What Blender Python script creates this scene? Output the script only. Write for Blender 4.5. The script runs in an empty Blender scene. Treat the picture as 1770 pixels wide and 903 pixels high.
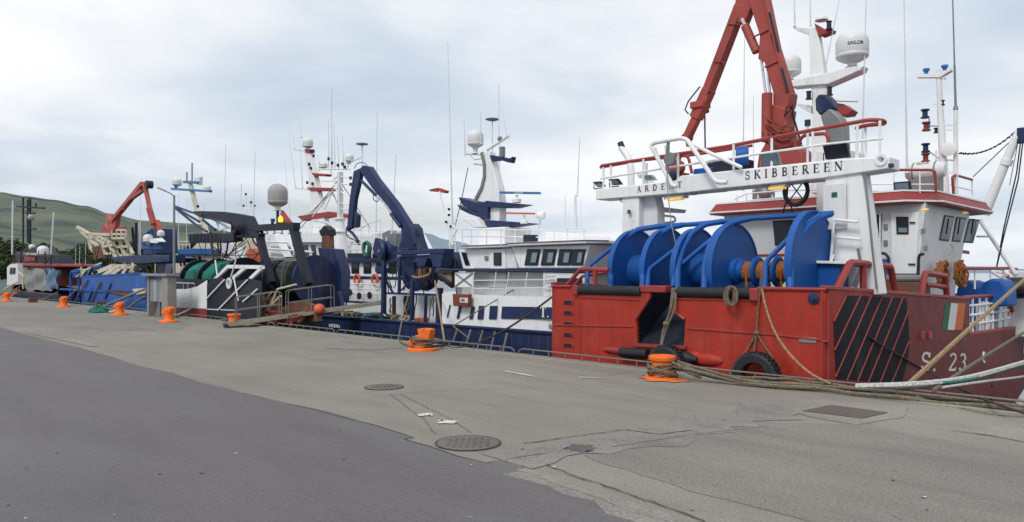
import bpy, bmesh, math, random
from mathutils import Vector, Matrix, Quaternion
random.seed(7)
scene = bpy.context.scene
COL = scene.collection
PI = math.pi
# ---------------------------------------------------------------- camera model
# quay frame Q: u along the quay edge (towards the right of the photo), v out over the water, z up from the quay surface
F, CX, HY, EYE = 1283.0, 885.0, 470.0, 2.1
SN, CS = 0.6995, 0.7146
U = Vector((SN, -CS, 0)); V = Vector((CS, SN, 0))
O = Vector((0.916, 18.08, 0))
QROT = math.atan2(-CS, SN)
CU, CV = -U.dot(O), -V.dot(O)          # the camera's own u, v
def W(p):                               # quay frame -> world
    return O + U*p[0] + V*p[1] + Vector((0, 0, p[2]))
def q(px, py, v=None, u=None, z=None):  # sight line of a measured photo point cut by a plane of the quay frame
    r = (px-CX)/F; s = (HY-py)/F
    du, dv, dz = SN*r-CS, CS*r+SN, s
    if v is not None: t = (v-CV)/dv
    elif u is not None: t = (u-CU)/du
    else: t = (z-EYE)/dz
    return Vector((CU+du*t, CV+dv*t, EYE+dz*t))
def wq(p):                              # world -> quay frame
    d = Vector(p)-O
    return Vector((d.dot(U), d.dot(V), d.z))

# ---------------------------------------------------------------- materials
def newmat(name):
    m = bpy.data.materials.new(name); m.use_nodes = True
    nt = m.node_tree; b = nt.nodes['Principled BSDF']
    return m, nt, b
def N(nt, t, **k):
    n = nt.nodes.new(t)
    for a, v in k.items():
        if a in n.inputs: n.inputs[a].default_value = v
        else: setattr(n, a, v)
    return n
def ramp(nt, fac, stops):
    r = nt.nodes.new('ShaderNodeValToRGB'); e = r.color_ramp.elements
    while len(e) < len(stops): e.new(0.5)
    for i, (p, c) in enumerate(stops):
        e[i].position = p; e[i].color = (*c, 1) if len(c) == 3 else c
    nt.links.new(fac, r.inputs[0]); return r
def mixc(nt, f, a, b):
    m = nt.nodes.new('ShaderNodeMix'); m.data_type = 'RGBA'
    for s, i in ((f, 0), (a, 6), (b, 7)):
        if isinstance(s, (int, float)): m.inputs[i].default_value = s
        elif isinstance(s, tuple): m.inputs[i].default_value = (*s, 1)
        else: nt.links.new(s, m.inputs[i])
    return m.outputs[2]
def noise(nt, scale, detail=5, rough=.55, vec=(1, 1, 1), coord='Object', rot=0):
    tc = nt.nodes.new('ShaderNodeTexCoord'); mp = nt.nodes.new('ShaderNodeMapping')
    mp.inputs['Scale'].default_value = vec; mp.inputs['Rotation'].default_value = (0, 0, rot)
    n = nt.nodes.new('ShaderNodeTexNoise')
    n.inputs['Scale'].default_value = scale; n.inputs['Detail'].default_value = detail; n.inputs['Roughness'].default_value = rough
    nt.links.new(tc.outputs[coord], mp.inputs[0]); nt.links.new(mp.outputs[0], n.inputs['Vector'])
    return n.outputs[0]
def bump(nt, b, h, strength=.2, dist=.01):
    n = nt.nodes.new('ShaderNodeBump'); n.inputs['Strength'].default_value = strength; n.inputs['Distance'].default_value = dist
    nt.links.new(h, n.inputs['Height']); nt.links.new(n.outputs[0], b.inputs['Normal'])
def paint(name, col, rough=.45, var=.16, dirt=.3, dirtcol=(.10, .065, .04), metal=0, bs=.12, spec=.4):
    m, nt, b = newmat(name)
    big = noise(nt, .9, 6)
    base = ramp(nt, big, [(.3, tuple(c*(1-var) for c in col)), (.7, tuple(min(1, c*(1+var*.6)) for c in col))]).outputs[0]
    st = noise(nt, 1.0, 6, .62, (5.5, 5.5, .55))
    sp = noise(nt, 7, 6, .7)
    mk = N(nt, 'ShaderNodeMath', operation='MULTIPLY')
    nt.links.new(ramp(nt, st, [(.52, (0, 0, 0)), (.74, (1, 1, 1))]).outputs[0], mk.inputs[0])
    nt.links.new(ramp(nt, sp, [(.35, (0.25,)*3), (.7, (1, 1, 1))]).outputs[0], mk.inputs[1])
    mk2 = N(nt, 'ShaderNodeMath', operation='MULTIPLY'); mk2.inputs[1].default_value = min(1, dirt*1.5)
    nt.links.new(mk.outputs[0], mk2.inputs[0])
    out = mixc(nt, mk2.outputs[0], base, dirtcol)
    # chipped and scuffed spots, salt bloom
    cm = N(nt, 'ShaderNodeMath', operation='MULTIPLY'); cm.inputs[1].default_value = min(.85, dirt*1.7)
    nt.links.new(ramp(nt, noise(nt, 5.5, 9, .78), [(.635, (0, 0, 0)), (.67, (1, 1, 1))]).outputs[0], cm.inputs[0])
    out = mixc(nt, cm.outputs[0], out, tuple(.5*a+.5*b_ for a, b_ in zip(dirtcol, (.13, .07, .045))))
    sm = N(nt, 'ShaderNodeMath', operation='MULTIPLY'); sm.inputs[1].default_value = min(.35, dirt*.5)
    nt.links.new(ramp(nt, noise(nt, 1.6, 7, .7, (1, 1, .5)), [(.55, (0, 0, 0)), (.72, (1, 1, 1))]).outputs[0], sm.inputs[0])
    out = mixc(nt, sm.outputs[0], out, tuple(min(1, c*.6+.16) for c in col))
    if 'hull' in name:      # rust runs from top to bottom and rubbing marks along the plates
        g1 = N(nt, 'ShaderNodeMath', operation='MULTIPLY'); g1.inputs[1].default_value = .6
        nt.links.new(ramp(nt, noise(nt, 1, 5, .6, (9, 9, .35)), [(.56, (0, 0, 0)), (.70, (1, 1, 1))]).outputs[0], g1.inputs[0])
        out = mixc(nt, g1.outputs[0], out, (.13, .05, .025))
        g2 = N(nt, 'ShaderNodeMath', operation='MULTIPLY'); g2.inputs[1].default_value = .55
        nt.links.new(ramp(nt, noise(nt, 1, 7, .72, (.9, .9, 11)), [(.60, (0, 0, 0)), (.70, (1, 1, 1))]).outputs[0], g2.inputs[0])
        out = mixc(nt, g2.outputs[0], out, tuple(c*.45+.03 for c in col))
    nt.links.new(out, b.inputs['Base Color'])
    rr = N(nt, 'ShaderNodeMapRange'); rr.inputs[3].default_value = max(.05, rough-.12); rr.inputs[4].default_value = min(1, rough+.2)
    nt.links.new(sp, rr.inputs[0]); nt.links.new(rr.outputs[0], b.inputs['Roughness'])
    b.inputs['Metallic'].default_value = metal; b.inputs['Specular IOR Level'].default_value = spec
    bump(nt, b, noise(nt, 2.2, 4), bs, .05)
    return m
def ropemat(name, col):
    m, nt, b = newmat(name)
    n1 = noise(nt, 22, 4)
    nt.links.new(ramp(nt, n1, [(.3, tuple(c*.45 for c in col)), (.65, col)]).outputs[0], b.inputs['Base Color'])
    b.inputs['Roughness'].default_value = .9; bump(nt, b, noise(nt, 60, 2), .6, .02)
    return m
M = {}
M['red'] = paint('red_hull_paint', (.365, .031, .018), .5, .22, .42, (.12, .03, .02), bs=.3, spec=.3)
M['maroon'] = paint('maroon_hull_paint', (.175, .022, .022), .5, .22, .4, (.08, .03, .03), bs=.3, spec=.25)
M['redrail'] = paint('red_rail_paint', (.29, .036, .032), .45, .15, .25)
M['crane_far'] = paint('hazed_red_crane_paint', (.40, .095, .07), .6, .2, .35)  # paler red for the far crane, distance haze mixed into the colour
M['crane_red'] = paint('red_crane_paint', (.33, .055, .044), .5, .2, .35, (.10, .05, .04))
M['blue'] = paint('bright_blue_paint', (.004, .085, .34), .5, .18, .22, (.02, .05, .14), bs=.1)
M['hullblue'] = paint('worn_blue_hull_paint', (.02, .105, .38), .6, .3, .6, (.10, .08, .08))
M['navy'] = paint('navy_paint', (.009, .025, .088), .45, .25, .4, (.06, .05, .06))
M['navyhull'] = paint('navy_hull_paint', (.009, .024, .085), .4, .3, .35, (.07, .07, .08))
M['white'] = paint('white_paint', (.78, .79, .80), .45, .05, .30, (.30, .24, .18))
M['white2'] = paint('grey_white_paint', (.66, .68, .70), .5, .07, .3, (.28, .24, .2))
M['radome'] = paint('radome_white', (.66, .67, .67), .4, .04, .08, (.4, .38, .36))
M['radomegrey'] = paint('radome_grey', (.33, .33, .33), .6, .1, .3, (.2, .19, .18))
M['cream'] = paint('cream_paint', (.56, .52, .40), .6, .2, .5, (.20, .11, .06))
M['black'] = paint('black_rubber', (.013, .015, .019), .6, .25, .25, (.06, .06, .06))
M['dark'] = paint('dark_blue_black', (.012, .016, .030), .5, .25, .25, (.05, .045, .05))
M['steel'] = paint('grey_steel', (.22, .23, .24), .5, .2, .4, (.12, .08, .05), .3)
M['rust'] = paint('rusty_steel', (.16, .075, .045), .85, .4, .5, (.05, .03, .02))
M['orange'] = paint('orange_bollard_paint', (.86, .16, .012), .6, .2, .5, (.22, .09, .04))
M['brownred'] = paint('brown_red_box', (.20, .045, .03), .6, .15, .2)
M['green'] = paint('green_paint', (.02, .16, .10), .6, .2, .2)
M['flaggreen'] = paint('flag_green', (.008, .11, .05), .55, .06, .1)
M['flagorange'] = paint('flag_orange', (.62, .14, .03), .55, .06, .1)
M['flagwhite'] = paint('flag_white', (.66, .66, .64), .55, .04, .15)
M['concpost'] = paint('concrete_post', (.27, .25, .23), .9, .2, .35, (.13, .12, .1))
M['cabinet'] = paint('grey_cabinet', (.30, .33, .35), .5, .12, .4, (.15, .13, .12))
M['tarp'] = paint('faded_tarpaulin', (.22, .24, .23), .8, .3, .45, (.10, .10, .09), bs=.5)
M['tarpblue'] = paint('faded_blue_tarpaulin', (.12, .20, .30), .8, .3, .4, (.15, .16, .16), bs=.5)
M['rope'] = ropemat('weathered_rope', (.20, .17, .12))
M['ropedark'] = ropemat('dark_rope', (.05, .045, .04))
M['ropetan'] = ropemat('tan_rope', (.38, .27, .14))
M['ropewhite'] = ropemat('white_rope', (.60, .61, .58))
M['ropegreen'] = ropemat('green_rope', (.06, .22, .15))
M['ropeorange'] = ropemat('orange_rope', (.38, .14, .04))
M['netgreen'] = ropemat('green_net', (.015, .20, .145))
M['netblack'] = ropemat('black_net', (.06, .075, .07))
m, nt, b = newmat('dark_glass'); b.inputs['Base Color'].default_value = (.012, .018, .026, 1); b.inputs['Roughness'].default_value = .1; b.inputs['Specular IOR Level'].default_value = .35
bump(nt, b, noise(nt, 1.5, 2), .15, .05); M['glass'] = m
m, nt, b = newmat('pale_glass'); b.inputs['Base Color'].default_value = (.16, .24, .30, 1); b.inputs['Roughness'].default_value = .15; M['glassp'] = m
m, nt, b = newmat('chrome_rod'); b.inputs['Base Color'].default_value = (.6, .6, .62, 1); b.inputs['Metallic'].default_value = .9; b.inputs['Roughness'].default_value = .25; M['chrome'] = m
m, nt, b = newmat('lit_lamp'); b.inputs['Base Color'].default_value = (.8, .5, .1, 1)
b.inputs['Emission Color'].default_value = (1, .62, .16, 1); b.inputs['Emission Strength'].default_value = .55; M['lamp'] = m
m, nt, b = newmat('lit_amber_beacon'); b.inputs['Base Color'].default_value = (.9, .4, .02, 1)
b.inputs['Emission Color'].default_value = (1, .45, .03, 1); b.inputs['Emission Strength'].default_value = 2.2; M['beacon'] = m
M['ink'] = paint('black_lettering', (.02, .022, .03), .6, .1, .0)
M['letter'] = paint('white_lettering', (.70, .66, .60), .6, .1, .2)
M['bluebrand'] = paint('blue_radar_paint', (.03, .16, .38), .4, .1, .1)
M['hatchred'] = paint('orange_red_buoy', (.62, .12, .05), .5, .2, .3)

# ---------------------------------------------------------------- mesh builder (all shapes given in the quay frame)
class MB:
    def __init__(s): s.bm = bmesh.new()
    def face(s, pts):
        vs = [s.bm.verts.new(Vector(p)) for p in pts]
        try: return s.bm.faces.new(vs)
        except ValueError: return None
    def box(s, u0, u1, v0, v1, z0, z1):
        P = [s.bm.verts.new((a, b, c)) for a in (u0, u1) for b in (v0, v1) for c in (z0, z1)]
        for f in ((0, 1, 3, 2), (4, 6, 7, 5), (0, 4, 5, 1), (2, 3, 7, 6), (0, 2, 6, 4), (1, 5, 7, 3)):
            s.bm.faces.new([P[i] for i in f])
        return s
    def prism(s, pts, vec):
        a = [s.bm.verts.new(Vector(p)) for p in pts]; b = [s.bm.verts.new(Vector(p)+Vector(vec)) for p in pts]
        n = len(a)
        s.bm.faces.new(a); s.bm.faces.new(b[::-1])
        for i in range(n): s.bm.faces.new([a[i], b[i], b[(i+1) % n], a[(i+1) % n]])
        return s
    def bar(s, p, q_, w, h, up=(0, 0, 1), w1=None, h1=None):
        p, q_ = Vector(p), Vector(q_); d = (q_-p).normalized(); up = Vector(up)
        if abs(d.dot(up)) > .97: up = Vector((0, 1, 0))
        x = d.cross(up).normalized(); y = x.cross(d)
        w1 = w if w1 is None else w1; h1 = h if h1 is None else h1
        P = []
        for c, ww, hh in ((p, w, h), (q_, w1, h1)):
            for a, b in ((-1, -1), (1, -1), (1, 1), (-1, 1)): P.append(s.bm.verts.new(c+x*a*ww/2+y*b*hh/2))
        for f in ((0, 1, 2, 3), (7, 6, 5, 4), (0, 4, 5, 1), (1, 5, 6, 2), (2, 6, 7, 3), (3, 7, 4, 0)): s.bm.faces.new([P[i] for i in f])
        return s
    def beams(s, pts, w, h, up=(0, 0, 1)):
        for a, b in zip(pts, pts[1:]): s.bar(a, b, w, h, up)
        return s
    def cyl(s, p, q_, r0, r1=None, seg=12, cap=True):
        p, q_ = Vector(p), Vector(q_); r1 = r0 if r1 is None else r1
        d = (q_-p).normalized(); a = d.orthogonal().normalized(); b = d.cross(a)
        A = [s.bm.verts.new(p+(a*math.cos(t)+b*math.sin(t))*r0) for t in [2*PI*i/seg for i in range(seg)]]
        B = [s.bm.verts.new(q_+(a*math.cos(t)+b*math.sin(t))*r1) for t in [2*PI*i/seg for i in range(seg)]]
        for i in range(seg): s.bm.faces.new([A[i], A[(i+1) % seg], B[(i+1) % seg], B[i]])
        if cap: s.bm.faces.new(A[::-1]); s.bm.faces.new(B)
        return s
    def tube(s, pts, r, seg=8, bend=0, n=5, closed=False, r1=None):
        pts = [Vector(p) for p in pts]
        if bend: pts = fillet(pts, bend, n)
        m = len(pts); rings = []; prev = None
        for i, p in enumerate(pts):
            if closed: d = (pts[(i+1) % m]-pts[i-1]).normalized()
            else: d = ((pts[i+1] if i < m-1 else p)-(pts[i-1] if i else p)).normalized()
            if prev is None: a = d.orthogonal().normalized()
            else:
                a = prev-d*prev.dot(d); a = a.normalized() if a.length > 1e-6 else d.orthogonal().normalized()
            prev = a; b = d.cross(a)
            rr = r if r1 is None else r+(r1-r)*i/(m-1)
            rings.append([s.bm.verts.new(p+(a*math.cos(t)+b*math.sin(t))*rr) for t in [2*PI*k/seg for k in range(seg)]])
        rng = range(m) if closed else range(m-1)
        for i in rng:
            A, B = rings[i], rings[(i+1) % m]
            for k in range(seg): s.bm.faces.new([A[k], A[(k+1) % seg], B[(k+1) % seg], B[k]])
        if not closed: s.bm.faces.new(rings[0][::-1]); s.bm.faces.new(rings[-1])
        return s
    def lathe(s, prof, c, axis=(0, 0, 1), seg=24):
        c = Vector(c); d = Vector(axis).normalized(); a = d.orthogonal().normalized(); b = d.cross(a); R = []
        for r, z in prof:
            if r < 1e-5: R.append([s.bm.verts.new(c+d*z)])
            else: R.append([s.bm.verts.new(c+d*z+(a*math.cos(t)+b*math.sin(t))*r) for t in [2*PI*k/seg for k in range(seg)]])
        for A, B in zip(R, R[1:]):
            for k in range(seg):
                k2 = (k+1) % seg
                if len(A) == 1 and len(B) == 1: continue
                if len(A) == 1: s.bm.faces.new([A[0], B[k2], B[k]])
                elif len(B) == 1: s.bm.faces.new([A[k], A[k2], B[0]])
                else: s.bm.faces.new([A[k], A[k2], B[k2], B[k]])
        for E, fl in ((R[0], 1), (R[-1], 0)):
            if len(E) > 1: s.bm.faces.new(E[::-1] if fl else E)
        return s
    def loft(s, secs, closed=False, caps=True):
        R = [[s.bm.verts.new(Vector(p)) for p in sec] for sec in secs]; n = len(R[0])
        for A, B in zip(R, R[1:]):
            for k in range(n if closed else n-1):
                s.bm.faces.new([A[k], A[(k+1) % n], B[(k+1) % n], B[k]])
        if closed and caps: s.bm.faces.new(R[0][::-1]); s.bm.faces.new(R[-1])
        return s
    def ball(s, c, r, seg=12, sc=(1, 1, 1)):
        c = Vector(c); n = seg//2
        prof = [(r*math.sin(PI*i/n), -r*math.cos(PI*i/n)) for i in range(n+1)]; prof[0] = (0, -r); prof[-1] = (0, r)
        k0 = len(s.bm.verts); s.lathe(prof, c, seg=seg); s.bm.verts.ensure_lookup_table()
        for v in list(s.bm.verts)[k0:]: v.co = Vector((c.x+(v.co.x-c.x)*sc[0], c.y+(v.co.y-c.y)*sc[1], c.z+(v.co.z-c.z)*sc[2]))
        return s
    def build(s, name, mat, parent=None, label=None, bevel=0, ang=.6, org=None, world=False):
        bm = s.bm
        bmesh.ops.recalc_face_normals(bm, faces=bm.faces)
        for f in bm.faces: f.smooth = True
        for e in bm.edges:
            if len(e.link_faces) != 2 or e.calc_face_angle(9) > ang: e.smooth = False
        root = parent
        while root is not None and root.name not in QO: root = root.parent
        o0 = QO[root.name] if root is not None else Vector(org if org is not None else (0, 0, 0))
        for v in bm.verts: v.co -= o0
        me = bpy.data.meshes.new(name); bm.to_mesh(me); bm.free()
        for mm in (mat if isinstance(mat, (list, tuple)) else [mat]): me.materials.append(mm)
        o = bpy.data.objects.new(name, me); COL.objects.link(o)
        if parent is not None: o.parent = parent
        elif not world: o.location = W(o0); o.rotation_euler.z = QROT; QO[o.name] = o0
        if bevel:
            md = o.modifiers.new('bevel', 'BEVEL'); md.width = bevel; md.segments = 2; md.limit_method = 'ANGLE'; md.angle_limit = .7
        if label: o['label'] = label
        return o
QO = {}
def fillet(pts, r, n=5):
    out = [pts[0]]
    for a, b, c in zip(pts, pts[1:], pts[2:]):
        d1 = (a-b); d2 = (c-b); k = min(r, d1.length*.49, d2.length*.49)
        p = b+d1.normalized()*k; q_ = b+d2.normalized()*k
        for i in range(n+1):
            t = i/n; out.append(p*(1-t)**2+b*2*t*(1-t)+q_*t*t)
    out.append(pts[-1]); return out
def sag(a, b, s, n=12, wob=0):
    a, b = Vector(a), Vector(b); out = []
    for i in range(n+1):
        t = i/n; p = a.lerp(b, t); p.z -= s*4*t*(1-t)
        if wob: p += Vector((random.uniform(-wob, wob), random.uniform(-wob, wob), random.uniform(0, wob*.5)))
        out.append(p)
    return out
def thing(name, label, cat, qo, group=None):
    o = bpy.data.objects.new(name, None); COL.objects.link(o); o.empty_display_size = .3
    qo = Vector(qo); QO[o.name] = qo
    o.location = W(qo); o.rotation_euler.z = QROT; o['label'] = label; o['category'] = cat
    if group: o['group'] = group
    return o
def tag(o, label, cat, group=None):
    o['label'] = label; o['category'] = cat
    if group: o['group'] = group
    return o
def copy_tree(o, parent=None):
    c = o.copy(); COL.objects.link(c)
    if parent: c.parent = parent; c.matrix_parent_inverse.identity()
    for ch in list(o.children): copy_tree(ch, c)
    return c
# shorthand parts
def P_box(name, mat, par, *a, bevel=.01, **k): return MB().box(*a).build(name, mat, par, bevel=bevel, **k)
def P_tube(name, mat, par, pts, r, seg=8, bend=0, **k): return MB().tube(pts, r, seg, bend).build(name, mat, par, **k)
def P_poly(name, mat, par, pts, vec, bevel=.008, **k): return MB().prism(pts, vec).build(name, mat, par, bevel=bevel, **k)
def whip(par, p, h, r=.018, lean=(0, 0), mat=None, name='whip_antenna', base=True):
    p = Vector(p); m_ = MB()
    m_.cyl(p, p+Vector((lean[0]*h*.3, lean[1]*h*.3, h*.3)), r*1.5, r*1.2, 6)
    m_.cyl(p+Vector((lean[0]*h*.3, lean[1]*h*.3, h*.3)), p+Vector((lean[0]*h, lean[1]*h, h)), r, r*.6, 6)
    if base: m_.cyl(p-Vector((0, 0, .02)), p+Vector((0, 0, .18)), r*2.6, r*2, 8)
    return m_.build(name, mat or M['white2'], par)
def whip_px(par, a, b, v, r=.018, mat=None, name='whip_antenna'):
    A, B = q(*a, v=v), q(*b, v=v); m_ = MB()
    m_.cyl(A, A.lerp(B, .35), r*1.5, r*1.25, 6); m_.cyl(A.lerp(B, .35), B, r, r*.7, 6); m_.cyl(A, A.lerp(B, .03), r*2.8, r*2, 8)
    return m_.build(name, mat or M['white2'], par)
def radome(par, c, r, h, mat=None, text=None, post=.2):
    # domed cylinder cover: c = bottom centre of the cover
    m_ = MB(); pr = [(0, -.14*h), (r*.55, -.13*h), (r*.8, -.06*h), (r*.95, 0), (r*1.0, .05*h), (r*1.0, .12*h), (r*.985, .14*h), (r, .16*h), (r, .55*h)]
    for i in range(1, 9):
        t = i/8*PI/2; pr.append((max(r*math.cos(t), 0 if i == 8 else .01), .55*h+.45*h*math.sin(t)))
    pr[-1] = (0, h); m_.lathe(pr, c, seg=28)
    o = m_.build('radome', mat or M['radome'], par)
    mb = MB().lathe([(r*.45, -.14*h-post), (r*.3, -.14*h-post*.8), (r*.28, -.14*h-post*.3), (r*.5, -.13*h)], c, seg=14)
    mb.build('radome_mount', M['white2'], o)
    if text: letters(text, Vector(c)+Vector((0, 0, h*.36)), r*.30, M['ink'], o, curve=(Vector(c), r*1.012))
    return o
def text_mesh(body, size):
    cu = bpy.data.curves.new('lettering', 'FONT'); cu.body = body; cu.size = size; cu.extrude = 0.001; cu.resolution_u = 3
    cu.offset = size*.018
    ob = bpy.data.objects.new('lettering', cu); COL.objects.link(ob)
    dg = bpy.context.evaluated_depsgraph_get(); me = bpy.data.meshes.new_from_object(ob.evaluated_get(dg))
    bpy.data.objects.remove(ob); bpy.data.curves.remove(cu); return me
def letters(body, pos, size, mat, par, curve=None, right=(1, 0, 0), up=(0, 0, 1), name='lettering', sx=1, center=True):
    """flat lettering whose left end (or centre) is at pos, running along right; with curve it wraps a vertical cylinder and faces the quay"""
    me = text_mesh(body, size); bm = bmesh.new(); bm.from_mesh(me); bpy.data.meshes.remove(me)
    w = max((v.co.x for v in bm.verts), default=0)
    right, up, pos = Vector(right), Vector(up), Vector(pos)
    nrm = right.cross(up).normalized()
    for v in bm.verts:
        x = (v.co.x-(w/2 if center else 0))*sx; y, z = v.co.y, v.co.z
        if curve:
            c, R = curve; a0 = math.atan2(CV-c.y, CU-c.x)+.22; a = a0+x/R
            v.co = Vector((c.x+math.cos(a)*(R+z), c.y+math.sin(a)*(R+z), pos.z+y))
        else: v.co = pos+right*x+up*y+nrm*z
    m_ = MB(); m_.bm.free(); m_.bm = bm
    return m_.build(name, mat, par)
# a small roman letter set: strokes (x0,y0,x1,y1,thick) and bowls on a unit-high cell
def _arc(cx, cy, rx, ry, a0, a1, n=8): return [(cx+rx*math.cos(math.radians(a0+(a1-a0)*i/n)), cy+ry*math.sin(math.radians(a0+(a1-a0)*i/n))) for i in range(n+1)]
T, t_ = .17, .07
GL = {
 'A': (.8, [([(.08, 0), (.40, 1)], t_), ([(.40, 1), (.70, 0)], T), ([(.19, .36), (.58, .36)], t_), ([(0, .02), (.2, .02)], t_), ([(.56, .02), (.82, .02)], t_)]),
 'R': (.78, [([(.16, 0), (.16, 1)], T), (_arc(.3, .74, .27, .24, 90, -90), .12), ([(.16, .98), (.32, .98)], t_), ([(.16, .5), (.32, .5)], t_), ([(.38, .48), (.7, .03)], T), ([(.02, .02), (.32, .02)], t_), ([(.62, .02), (.82, .02)], t_), ([(.02, .98), (.16, .98)], t_)]),
 'D': (.85, [([(.16, 0), (.16, 1)], T), (_arc(.3, .5, .42, .47, 90, -90, 12), .13), ([(.02, .98), (.34, .98)], t_), ([(.02, .02), (.34, .02)], t_)]),
 'E': (.68, [([(.16, 0), (.16, 1)], T), ([(.02, .97), (.58, .97)], t_), ([(.02, .03), (.62, .03)], t_), ([(.16, .52), (.46, .52)], t_), ([(.58, .97), (.58, .80)], t_), ([(.62, .03), (.62, .22)], t_), ([(.46, .62), (.46, .42)], t_)]),
 'N': (.9, [([(.14, 0), (.14, 1)], t_), ([(.14, 1), (.74, .02)], T), ([(.74, 0), (.74, 1)], t_), ([(.02, .02), (.27, .02)], t_), ([(.6, .98), (.88, .98)], t_), ([(0, .98), (.2, .98)], t_)]),
 'T': (.72, [([(.36, 0), (.36, 1)], T), ([(.02, .97), (.70, .97)], t_), ([(.04, .97), (.04, .78)], t_), ([(.68, .97), (.68, .78)], t_), ([(.2, .02), (.52, .02)], t_)]),
 'S': (.66, [([(.52, .76)]+_arc(.30, .75, .21, .22, 30, 250, 9)+_arc(.32, .27, .23, .25, 78, -150, 9)+[(.08, .26)], .11), ([(.52, .98), (.52, .74)], t_), ([(.08, .02), (.08, .28)], t_)]),
 'K': (.82, [([(.16, 0), (.16, 1)], T), ([(.2, .45), (.66, .97)], t_), ([(.34, .58), (.72, .03)], T), ([(.02, .02), (.3, .02)], t_), ([(.02, .98), (.3, .98)], t_), ([(.54, .98), (.78, .98)], t_), ([(.6, .02), (.84, .02)], t_)]),
 'I': (.4, [([(.18, 0), (.18, 1)], T), ([(.02, .02), (.34, .02)], t_), ([(.02, .98), (.34, .98)], t_)]),
 'B': (.72, [([(.16, 0), (.16, 1)], T), (_arc(.3, .75, .24, .22, 90, -90), .12), (_arc(.3, .27, .29, .24, 90, -90), .12), ([(.02, .98), (.32, .98)], t_), ([(.02, .02), (.32, .02)], t_), ([(.16, .52), (.32, .52)], t_)]),
 '2': (.62, [(_arc(.28, .74, .21, .23, 160, -35, 9)+[(.08, .06)], .11), ([(.06, .05), (.54, .05)], .12), ([(.54, .05), (.54, .2)], t_)]),
 '3': (.62, [(_arc(.26, .75, .2, .22, 150, -80, 9), .11), (_arc(.26, .28, .24, .26, 85, -150, 9), .12)]),
 '4': (.62, [([(.4, 0), (.4, 1)], .13), ([(.4, 1), (.03, .3)], t_), ([(.03, .3), (.58, .3)], t_)]),
 '8': (.62, [(_arc(.29, .76, .18, .2, 0, 360, 12), .1), (_arc(.29, .27, .23, .25, 0, 360, 12), .11)]),
 '0': (.62, [(_arc(.29, .5, .24, .46, 0, 360, 14), .11)]),
 '.': (.3, [([(.1, .0), (.1, .12)], .13)]), ' ': (.45, []), }
def roman(body, fn, h, mat, par, gap=.16, sx=1.0, slant=0, boldx=1.0, name='lettering'):
    """fn(x, y) maps flat lettering metres onto the surface it is painted on; returns its width"""
    x = 0
    for ch in body:
        w, st = GL[ch]; m_ = MB()
        for k, (pts, th) in enumerate(st):
            th *= boldx
            for i, (a, b) in enumerate(zip(pts, pts[1:])):
                dx, dy = b[0]-a[0], b[1]-a[1]; L = math.hypot(dx, dy) or 1e-6; nx, ny = -dy/L*th/2, dx/L*th/2
                ex, ey = (dx/L*.012, dy/L*.012)
                quad = [(a[0]-nx-ex, a[1]-ny-ey), (b[0]-nx+ex, b[1]-ny+ey), (b[0]+nx+ex, b[1]+ny+ey), (a[0]+nx-ex, a[1]+ny-ey)]
                m_.face([fn((x+cx*sx+cy*slant)*h, cy*h, .0004*((k*5+i) % 7)) for cx, cy in quad])
        x += (w+gap)*sx
        if st: m_.build('letter', mat, par)
        else: m_.bm.free()
    return x*h
# ================================================================ camera, light, sky
cam = bpy.data.cameras.new('camera'); co = bpy.data.objects.new('camera', cam); COL.objects.link(co)
cam.sensor_width = 36; cam.lens = 36*F/1770; cam.shift_y = (HY-451.5)/1770
co.location = (0, 0, EYE); co.rotation_euler = (PI/2, 0, 0); cam.clip_end = 20000; cam.clip_start = .1
scene.camera = co
scene.view_settings.view_transform = 'Standard'; scene.view_settings.look = 'None'; scene.view_settings.exposure = 0
scene.cycles.use_denoising = True
scene.cycles.max_bounces = 6
w = bpy.data.worlds.new('World'); scene.world = w; w.use_nodes = True; nt = w.node_tree
bg = nt.nodes['Background']
SUN_EL, SUN_AZ = math.radians(48), math.radians(215)      # from behind the camera, to the left
sky = nt.nodes.new('ShaderNodeTexSky'); sky.sky_type = 'NISHITA'; sky.sun_disc = False
sky.sun_elevation = SUN_EL; sky.sun_rotation = SUN_AZ; sky.air_density = 1.6; sky.dust_density = 3
sc_ = nt.nodes.new('ShaderNodeVectorMath'); sc_.operation = 'SCALE'; sc_.inputs[3].default_value = .105
nt.links.new(sky.outputs[0], sc_.inputs[0])
tc = nt.nodes.new('ShaderNodeTexCoord'); sep = nt.nodes.new('ShaderNodeSeparateXYZ'); nt.links.new(tc.outputs['Generated'], sep.inputs[0])
def mth(op, a, b=None, c=None):
    n = nt.nodes.new('ShaderNodeMath'); n.operation = op
    for i, s in enumerate((a, b, c)):
        if s is None: continue
        if isinstance(s, (int, float)): n.inputs[i].default_value = s
        else: nt.links.new(s, n.inputs[i])
    return n.outputs[0]
den = mth('MAXIMUM', mth('ADD', sep.outputs[2], .16), .05)
cb = nt.nodes.new('ShaderNodeCombineXYZ')
nt.links.new(mth('DIVIDE', sep.outputs[0], den), cb.inputs[0]); nt.links.new(mth('DIVIDE', sep.outputs[1], den), cb.inputs[1])
def cloud(scale, detail, off, dist=.3, stretch=(1, 1, 1)):
    mp = nt.nodes.new('ShaderNodeMapping'); mp.inputs['Location'].default_value = off; mp.inputs['Scale'].default_value = stretch
    n = nt.nodes.new('ShaderNodeTexNoise'); n.inputs['Scale'].default_value = scale; n.inputs['Detail'].default_value = detail
    n.inputs['Roughness'].default_value = .5; n.inputs['Distortion'].default_value = dist
    nt.links.new(cb.outputs[0], mp.inputs[0]); nt.links.new(mp.outputs[0], n.inputs['Vector']); return n.outputs[0]
c1 = cloud(.95, 7, (3.1, 1.2, 0), .25); c2 = cloud(.42, 4, (7.7, 4.4, 0), .1)
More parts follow.
